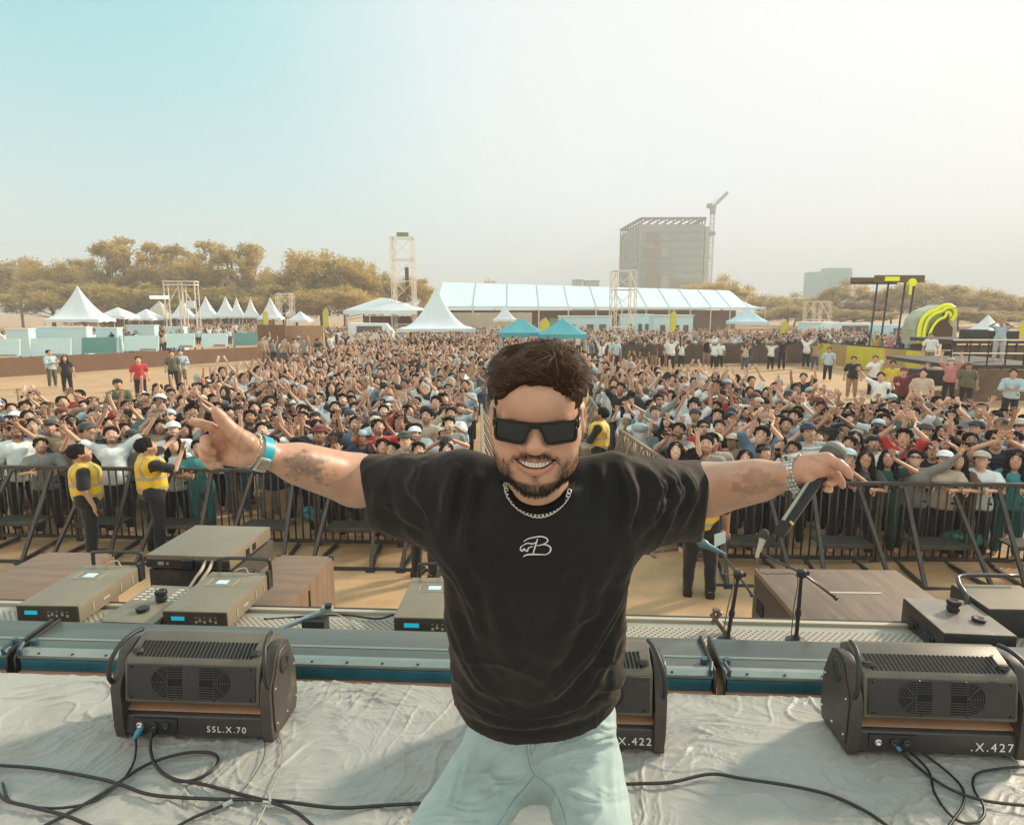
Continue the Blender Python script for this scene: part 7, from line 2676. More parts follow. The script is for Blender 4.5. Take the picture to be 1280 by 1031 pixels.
# ---------------- hair and beard strands
def strands(name, roots, paths, r0, m, parent, n=5):
    """paths: (N,K,3) world points; thin tapered three-sided tubes"""
    N_, K = paths.shape[:2]
    d = np.gradient(paths, axis=1)
    d /= np.maximum(np.linalg.norm(d, axis=2, keepdims=True), 1e-9)
    up = np.array([.3, -.8, .52])
    u = np.cross(d, up); u /= np.maximum(np.linalg.norm(u, axis=2, keepdims=True), 1e-9)
    w = np.cross(d, u)
    tp = r0[:, None] * np.linspace(1, .12, K)[None, :] ** .8
    ring = []
    for k in range(3):
        a = 2 * PI * k / 3
        ring.append(paths + (u * math.cos(a) + w * math.sin(a)) * tp[:, :, None])
    V = np.stack(ring, 2).reshape(-1, 3)
    base = np.arange(N_)[:, None, None] * K * 3
    i = np.arange(K - 1)[None, :, None] * 3
    k = np.arange(3)[None, None, :]
    k2 = (k + 1) % 3
    Q = np.stack([base + i + k, base + i + k2, base + i + 3 + k2, base + i + 3 + k], -1).reshape(-1, 4)
    c = np.repeat(np.random.RandomState(4).uniform(.55, 1.6, N_), K * 3)[:, None] * np.ones(3)
    return np_obj(name, V, Q, m, parent, paint=c)
HAIRH = mat('hero_hair', (.115, .068, .040), .42, attr='paint', spec=.4)
BEARDM = mat('beard_hair', (.022, .014, .010), .55, attr='paint', spec=.25)
rs = np.random.RandomState(8)
def hair():
    g = Grid((-.12, -.04, -.07), (.12, .21, .19), .0035)
    g.ell((0, .092, .040), (.0770, .096, .088), .01)
    g.ell((-.004, .062, .100), (.060, .068, .030), .03)
    g.ell((.026, .060, .104), (.040, .053, .030), .03)
    g.ell((-.045, .05, .078), (.030, .045, .030), .02)
    g.ell((.056, .062, .075), (.026, .05, .034), .02)
    g.ell((.0, -.010, -.005), (.066, .062, .074), .010, 'sub')          # face opening
    g.ell((-.004, -.012, .040), (.052, .045, .040), .012, 'sub')
    g.box((0, .0, -.06), (.2, .085, .075), .01, .01, 'sub')
    g.box((0, .1, -.10), (.2, .3, .075), .01, .01, 'sub')
    V, Q = g.mesh(1)
    nr = normals(V, Q)
    flow = np.stack([V[:, 0] * 12 + V[:, 2] * 6, V[:, 1] * 14, V[:, 2] * 60 - V[:, 0] * 40], 1)
    V = V + nr * (fbm(flow * 1.6, 3, 17) * .0042)[:, None]
    o = np_obj('hair', hl(V), Q, mat('hair_base', (.040, .022, .013), .95, attr='paint', spec=.02), hero, paint=np.ones((len(V), 3)))
    # strands rooted on the cap
    idx = rs.choice(len(V), 9500)
    P, Nn = V[idx], nr[idx]
    top = np.clip((P[:, 2] - .045) / .05, 0, 1)
    part = .030
    sx = np.tanh((P[:, 0] - part) / .02)
    flowd = np.stack([sx * .9, .15 + .35 * (P[:, 1] - .03) * 8, .12 - .5 * np.abs(P[:, 0]) * 8 * (1 - .4 * top)], 1)
    front = np.clip((.055 - P[:, 1]) / .05, 0, 1) * top
    flowd += front[:, None] * np.array([-.25, -.15, .40])
    side = 1 - top
    flowd = flowd * top[:, None] + side[:, None] * np.stack([0 * P[:, 0], .35 + 0 * P[:, 0], -.9 + 0 * P[:, 0]], 1)
    clump = np.stack([fbm(P * 38, 2, 71), fbm(P * 38 + 9, 2, 72), fbm(P * 38 + 19, 2, 73)], 1)
    flowd += clump * .50 + rs.normal(size=P.shape) * .12
    flowd -= Nn * (flowd * Nn).sum(1, keepdims=True) * .8
    flowd /= np.linalg.norm(flowd, axis=1)[:, None]
    ln = .006 + .019 * top + .006 * front + rs.uniform(0, .006, len(P))
    K = 6
    T = np.linspace(0, 1, K)
    lift = (.12 * top + .03)[:, None]
    pts = []
    for t in T:
        dirn = flowd * (t) + Nn * lift * (t - .75 * t * t) + np.array([0, 0, -.18]) * (t ** 2)[..., None] * top[:, None]
        pts.append(P - Nn * .002 + dirn * ln[:, None])
    Pt = np.stack(pts, 1)
    Pt = (Pt.reshape(-1, 3) @ RHn.T + HC).reshape(Pt.shape)
    strands('hair_strands', None, Pt, rs.uniform(.00030, .00070, len(P)), HAIRH, o)
    # beard
    hn = normals(HV, HQ)
    pr = np.clip(HB, 0, 1.2) * (HV[:, 2] < -.03) * (HV[:, 1] < .10)
    pr = pr * np.where((HV[:, 2] > -.052) & (np.abs(HV[:, 0]) < .04), 3.0, 1)
    prob = pr / pr.sum()
    idx = rs.choice(len(HV), 6000, p=prob)
    P, Nn = HV[idx] + rs.normal(size=(6000, 3)) * .0008, hn[idx]
    dirn = Nn * .55 + np.array([0, -.05, -1.]) + rs.normal(size=P.shape) * .22
    dirn[:, 0] += -np.sign(P[:, 0]) * .1
    dirn /= np.linalg.norm(dirn, axis=1)[:, None]
    strong = np.clip(HB[idx], 0, 1)
    chinz = np.clip((-.085 - P[:, 2]) / .02, 0, 1)
    ln = .0028 + .0025 * strong + .004 * chinz
    mus = (P[:, 2] > -.05)
    ln[mus] = .0045
    Pt = np.stack([P - Nn * .0005 + (dirn * t + np.array([0, .25, 0]) * t * t) * ln[:, None] for t in np.linspace(0, 1, 4)], 1)
    Pt = (Pt.reshape(-1, 3) @ RHn.T + HC).reshape(Pt.shape)
    strands('beard', None, Pt, rs.uniform(.00022, .00038, len(P)), BEARDM, hero)
    # eyebrows
    E_ = []
    for s in (-1, 1):
        for i in range(160):
            x = s * rs.uniform(.012, .052)
            z = .0160 + .004 * (1 - ((abs(x) - .034) / .022) ** 2) + rs.normal() * .0016
            y = .0 + .18 * max(0, abs(x) - .01) - .006
            E_.append([(x, y, z), (x + s * .003, y - .0006, z + .0014), (x + s * .0065, y + .001, z + .0008)])
    E_ = np.array(E_)
    Pt = (E_.reshape(-1, 3) @ RHn.T + HC).reshape(E_.shape)
    strands('eyebrows', None, Pt, np.full(len(E_), .0004), HAIRH, hero)
hair()

# ---------------- sunglasses
def glasses():
    root = empty('sunglasses', tuple(HC), 0, 'black rectangular sunglasses on the performer', 'sunglasses')
    FR = mat('frame_black', (.008, .007, .007), .25, spec=.4)
    LN = mat('lens_black', (.006, .007, .007), .05, spec=.5, coat=.25)
    LN.node_tree.nodes['Principled BSDF'].inputs['IOR'].default_value = 1.5
    def cv(x, z, d=0.):
        y = -.0205 + 4.2 * x * x - d
        return (x, y, z + .0070)
    def outline(s, k=0.):
        o = [(.0055 + k, .0185 - k), (.030, .0195 - k), (.0655 - k, .0195 - k), (.0695 - k, .016 - k * .6), (.0695 - k, -.010), (.0675 - k, -.0165 + k), (.063, -.019 + k), (.030, -.0205 + k), (.0205 + k * .6, -.0195 + k), (.016 + k, -.015 + k * .6), (.0105 + k, .000), (.0060 + k, .006)]
        return [(s * x, z) for x, z in o]
    V, F = [], []
    mb = MB()
    for s in (-1, 1):
        O, I = outline(s), outline(s, .0042)
        n = len(O)
        ring = []
        for d in (.0, .004):
            ring.append([cv(x, z, d) for x, z in O])
            ring.append([cv(x, z, d) for x, z in I])
        vs = ring[0] + ring[1] + ring[2] + ring[3]
        fs = []
        for i in range(n):
            j = (i + 1) % n
            fs += [(2 * n + i, 2 * n + j, 3 * n + j, 3 * n + i), (i, n + i, n + j, j), (i, j, 2 * n + j, 2 * n + i), (n + i, 3 * n + i, 3 * n + j, n + j)]
        mb.add(vs, fs)
    mb.prism([cv(-.008, .0185, .0042), cv(.008, .0185, .0042), cv(.0075, .008, .0042), cv(-.0075, .008, .0042)], (0, 0, 0), (0, .0042, 0))
    def tow(mb): mb.v = [tuple(p) for p in (hl(np.array(mb.v)) - HC)]
    tow(mb)
    fr = mb.build('frame', FR, root, bevel=.0007, seg=2)
    for s in (-1, 1):
        mb = MB()
        I = outline(s, .0040)
        # dense grid for a gently curved lens
        vs = [cv(x, z, .0022) for x, z in I] + [cv(s * .040, .003, .0048)]
        n = len(I)
        mb.add(vs, [(i, (i + 1) % n, n) for i in range(n)])
        tow(mb)
        mb.build('lens', LN, root, smooth=True)
        mb = MB()
        mb.prism([cv(s * .0655, .016, .002), cv(s * .0695, .016, .002), cv(s * .0695, -.004, .002), cv(s * .0655, -.004, .002)], (0, 0, 0), (0, .004, 0))
        a0, a1 = Vector(cv(s * .0700, .009)), Vector((s * .0790, .090, .012))
        mb.bar(a0, a1, .003, .013)
        mb.bar(a1, (s * .079, .115, -.006), .003, .008)
        tow(mb)
        mb.build('temple', FR, root, bevel=.0008, seg=1)
    mb = MB()
    for s in (-1, 1):
        mb.lathe([(0, 0), (.0011, 0), (.0008, .0008), (0, .0008)], cv(s * .0668, .006, .0042), Matrix.Rotation(PI / 2, 3, 'X'), 8)
    tow(mb)
    mb.build('rivets', STEELB, root)
glasses()

# ---------------- t-shirt
FOLDS = [  # polyline in photo pixels, width px, height m
    ([(798, 690), (770, 760), (725, 830), (680, 880)], 8, .010), ([(800, 712), (785, 780), (745, 850), (700, 893)], 7, .009), ([(790, 760), (782, 820), (755, 870)], 7, .008),
    ([(540, 690), (562, 770), (590, 840), (620, 880)], 9, .007), ([(536, 676), (575, 730), (600, 800)], 8, .006),
    ([(562, 850), (600, 885), (660, 902), (730, 880), (790, 838)], 8, .007), ([(566, 880), (620, 904), (690, 905), (760, 880)], 5, .005),
    ([(600, 585), (588, 630), (580, 690)], 7, .007), ([(572, 578), (562, 620), (556, 668)], 7, .006), ([(528, 576), (520, 610), (535, 652)], 8, .006), ([(492, 578), (500, 620), (520, 655)], 7, .005),
    ([(612, 590), (640, 640), (672, 662), (706, 640), (735, 592)], 8, .005), ([(590, 620), (640, 680), (672, 700), (710, 680), (760, 612)], 9, .004),
    ([(748, 578), (752, 620), (745, 670)], 7, .007), ([(775, 574), (790, 620), (780, 672)], 7, .009), ([(803, 577), (826, 612), (812, 668)], 6, .009), ([(830, 582), (848, 615), (828, 668)], 6, .008), ([(856, 583), (868, 615), (846, 664)], 5, .007),
    ([(790, 676), (822, 640), (866, 606)], 6, .007), ([(796, 668), (812, 630), (842, 596)], 5, .006), ([(540, 664), (505, 640), (462, 618)], 7, .006), ([(545, 655), (520, 615), (492, 588)], 6, .005),
    ([(790, 830), (770, 850), (745, 862)], 5, .008), ([(795, 848), (775, 868), (750, 878)], 5, .007), ([(786, 800), (766, 822), (742, 832)], 5, .006),
    ([(650, 760), (655, 800), (668, 822)], 8, .003), ([(610, 730), (625, 790), (655, 850)], 10, .004), ([(730, 720), (712, 780), (690, 830)], 9, .005),
]
def tee():
    h = .0044
    lo, hi = np.array([-.40, .98, 2.18]), np.array([.50, 1.82, 3.20])
    g = Grid(lo, hi, h)
    # trunk: centre line from the neck down to the hips, with half widths and depths
    C = [(A3(673, 600, 1.205), .100, .075), (A3(672, 645, 1.215), .155, .105), (A3(669, 705, 1.262), .188, .125), (A3(669, 780, 1.345), .197, .140), (A3(670, 850, 1.445), .205, .148), (A3(674, 910, 1.53), .212, .150), (A3(675, 960, 1.60), .215, .150)]
    zs = np.array([c[0][2] for c in C])[::-1]
    def trunk(P):
        z = P[:, 2]
        cx = np.interp(z, zs, [c[0][0] for c in C][::-1]); cy = np.interp(z, zs, [c[0][1] for c in C][::-1])
        a = np.interp(z, zs, [c[1] for c in C][::-1]); b = np.interp(z, zs, [c[2] for c in C][::-1])
        u, v = np.abs((P[:, 0] - cx) / a), np.abs((P[:, 1] - cy) / b)
        r_ = (u ** 2.5 + v ** 2.5) ** (1 / 2.5)
        d = (r_ - 1) * b * .95
        return np.maximum(d, z - (zs[-1] + .0))
    g.put(trunk, lo + .01, hi - .01, .02)
    for S, E, s in ((S_L, E_L, -1), (S_R, E_R, 1)):
        nb = NB + np.array([s * .055, .015, .028])
        g.cap(A3(673 + s * 44, 601, 1.215), S + [0, 0, .004], .046, .056, .03)
        d = (E - S); dn = d / np.linalg.norm(d)
        cu = E + dn * .012
        low = np.array([0, 0, -1.])
        g.cap(S + low * .010, cu + dn * .05 + low * .012, .072, .074, .03)
        g.cap(S + low * .045, cu + dn * .04 + low * .048, .066, .070, .03)
        g.cap(S + low * .11 - dn * .02, S + d * .55 + low * .045, .060, .058, .05)
        # cut and hollow the cuff
        tt_ = (A3(462, 664, 1.40) - A3(446, 572, 1.43)) if s < 0 else (A3(878, 666, 1.38) - A3(890, 583, 1.40))
        w_ = (A3(450, 615, 1.40) if s < 0 else A3(885, 622, 1.38)) - np.array(CAM); w_ /= np.linalg.norm(w_)
        ax = np.cross(tt_, w_); ax /= np.linalg.norm(ax)
        ax = ax * np.sign(ax @ dn); v_ = np.cross(w_, ax)
        Rm = np.stack([ax, w_, v_], 1)
        g.box((A3(446, 572, 1.43) if s < 0 else A3(890, 583, 1.40)) + ax * .104, (.104, .2, .22), .002, .003, 'sub', Rm)
        g.cap(cu - dn * .05 + low * .03, cu + dn * .08 + low * .03, .050, .078, .004, 'sub')
    # neck opening
    g.cap(NB + [0, .012, .006], hl([(0, .100, -.02)])[0] + [0, 0, .05], .0590, .064, .006, 'sub')
    # hem
    a_, b_, c_ = A3(568, 902, 1.42), A3(790, 872, 1.45), A3(668, 917, 1.38)
    x = np.array([g.lo[0] + np.arange(g.n[0]) * h]).reshape(-1, 1, 1)
    y = np.array([g.lo[1] + np.arange(g.n[1]) * h]).reshape(1, -1, 1)
    z = np.array([g.lo[2] + np.arange(g.n[2]) * h]).reshape(1, 1, -1)
    xm = (x - c_[0])
    hem = c_[2] + .42 * xm ** 2 * 2 + np.where(xm > 0, .24 * xm, -.02 * xm) + (y - c_[1]) * .18
    g.D = np.maximum(g.D, (hem - z).astype(np.float32))
    inner = (hem + .04 - z)
    V, Q = g.mesh(2)
    n = normals(V, Q)
    q = pix(V)
    facing = np.clip(-(n[:, 1] * .98 - n[:, 2] * .2) * 1.6 + .15, 0, 1)
    disp = np.zeros(len(V))
    for line, wd, amp in FOLDS:
        ln = smooth_line(line)
        d, t = seg_dist(q, ln)
        tap = np.sin(PI * np.clip(t, 0.001, .999)) ** .6
        wob = 1 + .3 * vnoise(V * 22, 5)
        wv = wd * wob
        prof = np.exp(-(d / wv) ** 2) - .5 * np.exp(-(d / (wv * .3)) ** 2) * (amp > .0055) - .45 * np.exp(-((d - 1.9 * wv) / (wv * .9)) ** 2)
        disp += 1.4 * amp * tap * prof * facing
    disp += fbm(V * [7, 7, 5], 3, 33) * .0035 + np.abs(fbm(V * [16, 16, 9] + 3, 2, 36)) * -.003
    # crossing creases of soft jersey
    rid = np.clip(1 - np.abs(vnoise(V * [9, 9, 4.5] + fbm(V * 4, 2, 39)[:, None] * 1.2, 41)) * 2.4, 0, 1) ** 1.5
    disp += rid * .0035
    # collar stays calm
    calm = np.clip((np.linalg.norm(V - (NB + [0, 0, .03]), axis=1) - .09) / .05, 0, 1)
    V = V + n * (disp * calm)[:, None]
    o = np_obj('t_shirt', V, Q, TEE, hero, paint=np.ones((len(V), 3)))
    return o, V, Q
TO, TV, TQ = tee()
from mathutils.bvhtree import BVHTree
TB = BVHTree.FromPolygons([tuple(v) for v in TV], [tuple(int(i) for i in q) for q in TQ])
def on_tee(px, py, lift=.0012):
    d = ray(px, py).normalized()
    loc, nr, i, dist = TB.ray_cast(CAM, d, 4)
    if loc is None: return None, None
    if nr.dot(d) > 0: nr = -nr
    return loc + nr * lift, nr
def ribbon(mb, line, w, lift=.0012):
    pts = []
    for x, y in line:
        p, n = on_tee(x, y, lift)
        if p is not None: pts.append((p, n))
    for k in range(1, len(pts) - 1):
        pts[k] = ((pts[k - 1][0] + pts[k][0] * 2 + pts[k + 1][0]) / 4, pts[k][1])
    vs, fs = [], []
    for i, (p, n) in enumerate(pts):
        d = (pts[min(i + 1, len(pts) - 1)][0] - pts[max(i - 1, 0)][0]).normalized()
        s = d.cross(n).normalized()
        t = i / max(1, len(pts) - 1)
        ww = w * (.45 + .55 * math.sin(PI * min(.98, max(.02, t))) ** .5)
        vs += [p - s * ww, p + n * .0008, p + s * ww]
    for i in range(len(pts) - 1):
        a = i * 3
        fs += [(a, a + 3, a + 4, a + 1), (a + 1, a + 4, a + 5, a + 2)]
    mb.add(vs, fs)
def logo_p(pts): return [(560 + x / 4.923, 560 + y / 4.923) for x, y in pts]
mb = MB()
for st in ([(466, 572), (490, 556), (530, 546), (566, 541), (592, 545), (612, 558), (610, 574), (584, 590), (546, 598)], [(552, 553), (545, 575), (534, 612), (522, 650)], [(546, 598), (590, 590), (622, 600), (633, 618), (624, 640), (602, 653)],
           [(464, 664), (490, 653), (540, 652), (602, 653)], [(468, 592), (490, 582), (520, 586), (548, 574)], [(468, 592), (450, 604), (446, 622), (458, 631), (468, 616), (476, 626), (488, 632), (494, 614), (506, 606), (524, 602)]):
    ribbon(mb, smooth_line(logo_p(st), 5), .00135)
mb.build('chest_emblem', mat('emblem_white', (.66, .70, .70), .7), TO, smooth=True)
# everything at the throat: shirt, neck and beard together, for laying the collar rib and the chain on it
NK = BVHTree.FromPolygons([tuple(v) for v in np.concatenate([TV, VV])], [tuple(int(i) for i in q) for q in np.concatenate([TQ, QQ + len(TV)])])
def on_neck(px, py, lift):
    d = ray(px, py).normalized()
    loc, nr, i, dist = NK.ray_cast(CAM, d, 4)
    if nr.dot(d) > 0: nr = -nr
    return loc + nr * lift
def even(pts, k=6):
    for _ in range(k): pts = [pts[0]] + [(pts[i - 1] + pts[i] * 2 + pts[i + 1]) / 4 for i in range(1, len(pts) - 1)] + [pts[-1]]
    return pts
cl = even([on_neck(x, y, .001) for x, y in smooth_line([(633, 603), (634, 607), (637, 613), (645, 623), (658, 630.5), (672, 633), (686, 630), (699, 622), (707, 613), (710, 607), (711, 603)], 5)], 3)
c2 = even([on_neck(x, y, .001) for x, y in smooth_line([(624, 600), (626, 606), (630, 616), (640, 630), (656, 640), (673, 643.5), (690, 640), (705, 630), (714, 616), (718, 606), (720, 600)], 5)], 3)
mb = MB()
n_ = len(cl)
rows = []
for t in (0, .04, .3, .7, .96, 1):
    lf = .0 if t in (0, 1) else .0032
    rows += [a_.lerp(b_, t) + (CAM - a_).normalized() * lf for a_, b_ in zip(cl, c2)]
mb.add(rows, [(r_ * n_ + i, r_ * n_ + i + 1, (r_ + 1) * n_ + i + 1, (r_ + 1) * n_ + i) for r_ in range(5) for i in range(n_ - 1)])
mb.tube(cl, .0022, 8)
mb.build('collar', TEE, TO, smooth=True)

# ---------------- chain necklace
def necklace():
    root = empty('chain_necklace', tuple(NB), 0, 'pale silver link chain around the neck of the performer', 'necklace')
    ctrl = [(631, 606), (636, 620), (645, 632), (658, 641), (673, 645), (688, 641), (701, 631), (709, 620), (712, 612)]
    pts = []
    for x, y in smooth_line(ctrl, 8):
        pts.append(on_neck(x, y, .003))
    pts = even(pts)
    # even spacing
    L_ = [0]
    for a, b in zip(pts[:-1], pts[1:]): L_.append(L_[-1] + (b - a).length)
    def P(s):
        s = max(0, min(L_[-1] - 1e-6, s))
        for i in range(len(L_) - 1):
            if L_[i + 1] >= s: return pts[i].lerp(pts[i + 1], (s - L_[i]) / max(1e-9, L_[i + 1] - L_[i]))
    step = .0072
    n = int(L_[-1] / step)
    SIL = mat('chain_silver', (.72, .70, .58), .28, metal=.75)
    mb = MB(); mb.off = -Vector(NB)
    for i in range(n):
        c = P((i + .5) * step)
        d = (P((i + .5) * step + .002) - P((i + .5) * step - .002)).normalized()
        n_ = Vector((0, -1, .15)) if i % 2 == 0 else Vector((.5, -.7, .6))
        s_ = d.cross(n_).normalized()
        rr = [c + d * math.cos(a) * .0050 + s_ * math.sin(a) * .0034 for a in [2 * PI * k / 12 for k in range(13)]]
        mb.tube(rr, .0011, 6, cap=False)
    mb.build('links', SIL, root, smooth=True)
necklace()

# ---------------- jeans and shoes
def jeans():
    g = Grid((-.42, 1.02, 1.84), (.56, 1.86, 2.72), .0052)
    hip = A3(676, 930, 1.60)
    g.cap(hip + [-.065, -.01, .06], hip + [.070, -.02, .09], .132, .132, .04)
    g.cap(hip + [-.07, -.01, -.02], hip + [.07, -.01, -.02], .120, .120, .04)
    KLf, KRf = A3(551, 1066, 1.33), A3(742, 1070, 1.34)
    HL, HR = hip + [-.095, -.01, -.02], hip + [.095, -.01, -.02]
    g.cap(HL, KLf + [-.01, 0, 0], .114, .090, .03)
    g.cap(HR + [.012, 0, 0], KRf + [.012, 0, 0], .108, .092, .03)
    FL, FR_ = np.array([KLf[0] - .06, KLf[1] + .12, 1.90]), np.array([KRf[0] + .07, KRf[1] + .12, 1.90])
    g.cap(KLf, FL, .084, .072, .03)
    g.cap(KRf, FR_, .082, .072, .03)
    V, Q = g.mesh(2)
    n = normals(V, Q)
    q = pix(V)
    fc = np.clip(-n[:, 1] * 1.5 + .2, 0, 1)
    disp = np.zeros(len(V))
    for line, wd, amp in [([(668, 958), (700, 936), (740, 925), (780, 922)], 6, .010), ([(676, 962), (712, 950), (752, 946)], 5, .007), ([(664, 955), (690, 925), (722, 905)], 6, .006), ([(650, 975), (620, 990), (590, 1005)], 6, .004),
                          ([(700, 985), (730, 1000), (760, 1006)], 7, .005), ([(672, 966), (705, 958), (735, 968)], 5, .006), ([(662, 968), (640, 978), (612, 978)], 5, .006), ([(668, 945), (695, 915), (715, 898)], 5, .005), ([(650, 940), (620, 925), (590, 918)], 5, .004), ([(545, 1000), (580, 1012), (612, 1010)], 6, .005), ([(792, 900), (765, 912), (742, 905)], 5, .006), ([(790, 985), (765, 995), (745, 985)], 5, .005), ([(535, 1020), (565, 1028), (600, 1024)], 6, .005), ([(780, 900), (770, 960), (775, 1020)], 8, .005), ([(585, 925), (575, 970), (560, 1020)], 9, .005), ([(640, 930), (610, 960), (570, 985)], 8, .004), ([(660, 905), (660, 945), (668, 965)], 3, -.004)]:
        d, t = seg_dist(q, smooth_line(line))
        disp += amp * np.sin(PI * np.clip(t, .01, .99)) ** .6 * (np.exp(-(d / wd) ** 2) - 1.1 * np.exp(-(d / (wd * .33)) ** 2) - .4 * np.exp(-((d - 1.8 * wd) / wd) ** 2)) * fc
    rid = np.clip(1 - np.abs(vnoise(V * [10, 10, 5] + fbm(V * 5, 2, 39)[:, None] * 1.1, 43)) * 2.6, 0, 1) ** 1.3
    disp = disp * 1.8 + fbm(V * 9, 3, 77) * .003 + rid * .0045
    V = V + n * disp[:, None]
    P = np.ones((len(V), 3))
    w = np.clip(fbm(V * [14, 14, 5], 3, 79), -1, 1)[:, None] * .06
    P = P * (1 + w) * (1 - np.clip(disp * 25, -.1, .0))[:, None] * (1 + .06 * rid[:, None])
    o = np_obj('jeans', V, Q, DEN, hero, paint=P)
    JB = BVHTree.FromPolygons([tuple(v) for v in V], [tuple(int(i) for i in f) for f in Q])
    global on_tee
    def oj(px, py, lift=.0012):
        d = ray(px, py).normalized()
        loc, nr, i, dist = JB.ray_cast(CAM, d, 4)
        if loc is None: return None, None
        if nr.dot(d) > 0: nr = -nr
        return loc + nr * lift, nr
    keep = on_tee
    on_tee = oj
    mb = MB()
    for ln in ([(659, 912), (659, 935), (662, 955), (668, 968)], [(663.5, 912), (663.5, 936), (667, 955)], [(673, 912), (670, 930), (664, 944)], [(668, 968), (655, 985), (640, 1002), (622, 1031)], [(668, 968), (690, 985), (703, 1010), (708, 1031)]):
        ribbon(mb, smooth_line(ln, 5), .0009, .0008)
    mb.build('stitching', mat('stitch', (.16, .30, .33), .8), o)
    on_tee = keep
    SH = mat('shoe_white', (.6, .6, .57), .6)
    for F_, s in ((FL, -1), (FR_, 1)):
        g = Grid(F_ - [.1, .26, .12], F_ + [.1, .12, .08], .006)
        b = np.array([F_[0], F_[1], SZ + .05])
        g.cap(b + [0, .03, .0], b + [s * .02, -.15, -.012], .045, .040, .02)
        g.cap(b + [0, .02, .03], b + [0, .0, .06], .045, .045, .02)
        zz = g.lo[2] + np.arange(g.n[2]) * .006
        g.D = np.maximum(g.D, (SZ + .006 - zz)[None, None, :].astype(np.float32))
        Vs, Qs = g.mesh(1)
        np_obj('shoe', Vs, Qs, SH, hero)
jeans()

# ---------------- wrist wear
def band(c, d, r_, w, t, m, parent, name, flat=(1., 1.)):
    """open ring of width w around axis d"""
    c, d = Vector(c), Vector(d).normalized()
    u = d.cross(Vector((0, 0, 1))).normalized()
    v = u.cross(d)
    vs, fs = [], []
    n = 36
    for k in range(n):
        a = 2 * PI * k / n
        e = u * math.cos(a) * flat[0] + v * math.sin(a) * flat[1]
        for q, rr in ((-w / 2, r_), (w / 2, r_), (w / 2, r_ + t), (-w / 2, r_ + t)):
            vs.append(c + d * q + e * rr)
    for k in range(n):
        a, b = k * 4, ((k + 1) % n) * 4
        for i in range(4):
            fs.append((a + i, b + i, b + (i + 1) % 4, a + (i + 1) % 4))
    return MB().add(vs, fs).build(name, m, parent, smooth='auto')
def wrist_wear():
    TQ_ = mat('band_turquoise', (.02, .36, .46), .4)
    SIL = MATS['chain_silver']
    BS = mat('watch_steel', (.62, .62, .60), .22, metal=.9)
    dl = Vector(W_L - E_L).normalized()
    c = Vector(A3(326.5, 567, 1.252))
    root = empty('wristband', (0, 0, 0), 0, 'turquoise wristband on the pointing arm beside a silver watch', 'wristband')
    band(c, dl, .0335, .021, .0026, TQ_, root, 'band', (.86, 1.0))
    root.location = c
    for ch in root.children: ch.data.transform(Matrix.Translation(-c))
    c2 = c + dl * .006
    p = A3(325, 573, 1.252)
    root = empty('wrist_watch', c2, 0, 'square silver watch worn over the turquoise wristband', 'watch')
    u = dl.cross(Vector((0, 0, 1))).normalized()
    fr = Vector((0, -1, .0)); fr = (fr - dl * fr.dot(dl)).normalized()
    vv = fr.cross(dl).normalized()
    M = Matrix((dl, vv, fr)).transposed()
    wc = fr * .033 + vv * (-.006 if vv.z > 0 else .006)
    MB().box(wc, (.025, .030, .008), M).build('case', BS, root, bevel=.0015)
    MB().box(wc + fr * .0043, (.017, .022, .001), M).build('dial', mat('dial', (.30, .22, .10), .3, var=.4, vscale=200), root)
    mb = MB()
    for i in range(-3, 4):
        mb.box(wc + fr * .0049 + vv * i * .0028, (.0125, .0008, .0008), M)
    mb.build('dial_marks', BS, root)
    c3 = Vector(A3(316.5, 563, 1.245))
    root = empty('chain_bracelet', c3, 0, 'silver chain bracelet at the wrist of the pointing hand', 'bracelet')
    mb = MB()
    n = 30
    uu = dl.cross(Vector((0, 0, 1))).normalized(); v2 = uu.cross(dl)
    for k in range(n):
        a = 2 * PI * k / n
        e = uu * math.cos(a) * .027 + v2 * math.sin(a) * .033
        tt = (-uu * math.sin(a) * .027 + v2 * math.cos(a) * .033).normalized()
        s_ = dl if k % 2 else (dl + e.normalized()).normalized()
        mb.tube([e + tt * math.cos(b) * .0045 + s_ * math.sin(b) * .0033 for b in [2 * PI * i / 10 for i in range(11)]], .0011, 5, cap=False)
    mb.build('links', SIL, root, smooth=True)
    # steel watch on the other wrist
    dr = Vector(W_R - E_R).normalized()
    c = Vector(A3(996, 593, 1.228))
    root = empty('steel_watch', c, 0, 'steel bracelet watch on the wrist holding the microphone', 'watch')
    uu = dr.cross(Vector((0, 0, 1))).normalized(); v2 = uu.cross(dr)
    mb = MB()
    n = 26
    for k in range(n):
        a = 2 * PI * k / n
        e = uu * math.cos(a) * .0285 + v2 * math.sin(a) * .0325
        tt = (-uu * math.sin(a) * .0285 + v2 * math.cos(a) * .0325).normalized()
        en = e.normalized()
        Mx = Matrix((dr, tt, en)).transposed()
        for j, wj in ((-1, .0062), (0, .0076), (1, .0062)):
            mb.box(e + dr * j * .0074 + en * .0018, (wj, .0068, .0040), Mx)
    mb.build('links', BS, root, bevel=.0006, seg=1)
    e = v2 * .034
    q = MB().lathe([(0, -.002), (.017, -.002), (.018, .001), (.018, .006), (.0155, .008), (0, .008)], e, Vector((0, 0, 1)).rotation_difference(v2).to_matrix(), 24).build('case', BS, root, smooth='auto')
wrist_wear()

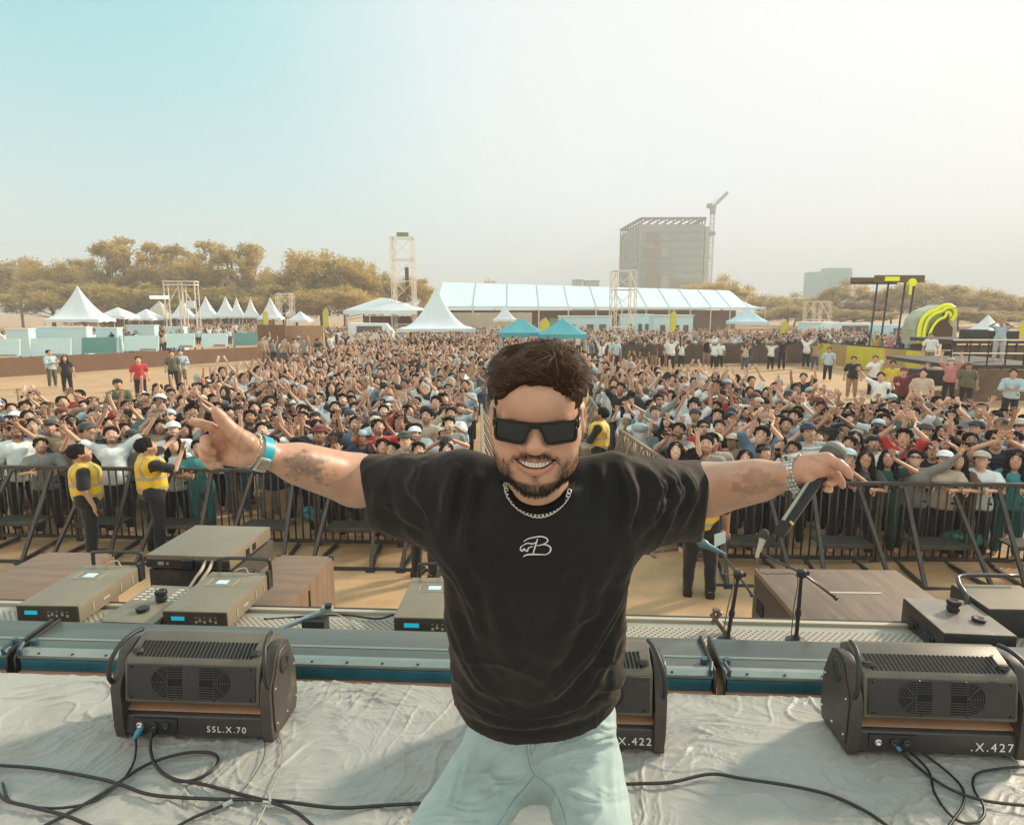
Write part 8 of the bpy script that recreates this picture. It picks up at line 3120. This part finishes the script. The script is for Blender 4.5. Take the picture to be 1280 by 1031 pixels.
# ---------------- handheld microphone
def handmic():
    G_, B_ = Vector(A3(1043, 564.5, 1.245)), Vector(A3(974, 667, 1.13))
    root = empty('handheld_microphone', B_, 0, 'black handheld microphone with grey ball grille in the right hand of the picture', 'microphone')
    d = (G_ - B_).normalized()
    Ln = (G_ - B_).length
    Mx = Vector((0, 0, 1)).rotation_difference(d).to_matrix()
    BK_ = mat('mic_black', (.012, .011, .010), .35, spec=.4)
    MB().lathe([(0, 0), (.0100, 0), (.0108, .003), (.0112, .02), (.0130, Ln * .45), (.0160, Ln - .030), (.0190, Ln - .018), (0, Ln - .018)], (0, 0, 0), Mx, 32).build('body', BK_, root, smooth='auto')
    MB().lathe([(0, Ln - .022), (.0200, Ln - .021), (.0235, Ln - .016), (.0235, Ln - .010), (.0205, Ln - .008), (0, Ln - .008)], (0, 0, 0), Mx, 32).build('collar_ring', mat('mic_ring', (.10, .10, .09), .35, metal=.6), root, smooth='auto')
    prof = [(0, Ln - .012), (.0205, Ln - .011)] + [(.0240 * math.cos(a), Ln - .002 + .0220 * math.sin(a)) for a in [PI * .5 * i / 9 for i in range(10)]]
    MB().lathe(prof, (0, 0, 0), Mx, 32).build('grille', mat('mic_grille', (.24, .26, .23), .5, metal=.2, bump=1., bscale=900, bdist=.0015), root, smooth=True)
    # display strip, yellow ring mark and base antenna
    f = Vector((0, -1, 0)); f = (f - d * f.dot(d)).normalized()
    s = d.cross(f)
    e = (f * .35 - s * .94).normalized() if (s.x > 0) else (f * .35 + s * .94).normalized()
    MB().bar(d * Ln * .10 + e * .0118, d * Ln * .62 + e * .0138, .006, .005).build('side_strip', mat('strip_pale', (.40, .38, .30), .35, metal=.4), root, bevel=.001)
    MB().box(d * Ln * .12 + f * .0125, (.008, .004, .004), Mx).build('band_mark', mat('mark_yellow', (.75, .5, .06), .5), root)
handmic()
# ================================================================== haze
def haze():
    hm = bpy.data.materials.new('haze')
    hm.use_nodes = True
    t = hm.node_tree
    t.nodes.clear()
    o = N(t, 'ShaderNodeOutputMaterial')
    v = N(t, 'ShaderNodeVolumePrincipled')
    v.inputs['Color'].default_value = (.95, .97, .97, 1)
    v.inputs['Density'].default_value = .0017
    v.inputs['Anisotropy'].default_value = 0
    L(t, v.outputs[0], o.inputs['Volume'])
    ob = MB().box((0, 450, 34), (1500, 1100, 72)).build('haze', hm)
    tag(ob, kind='stuff')
haze()
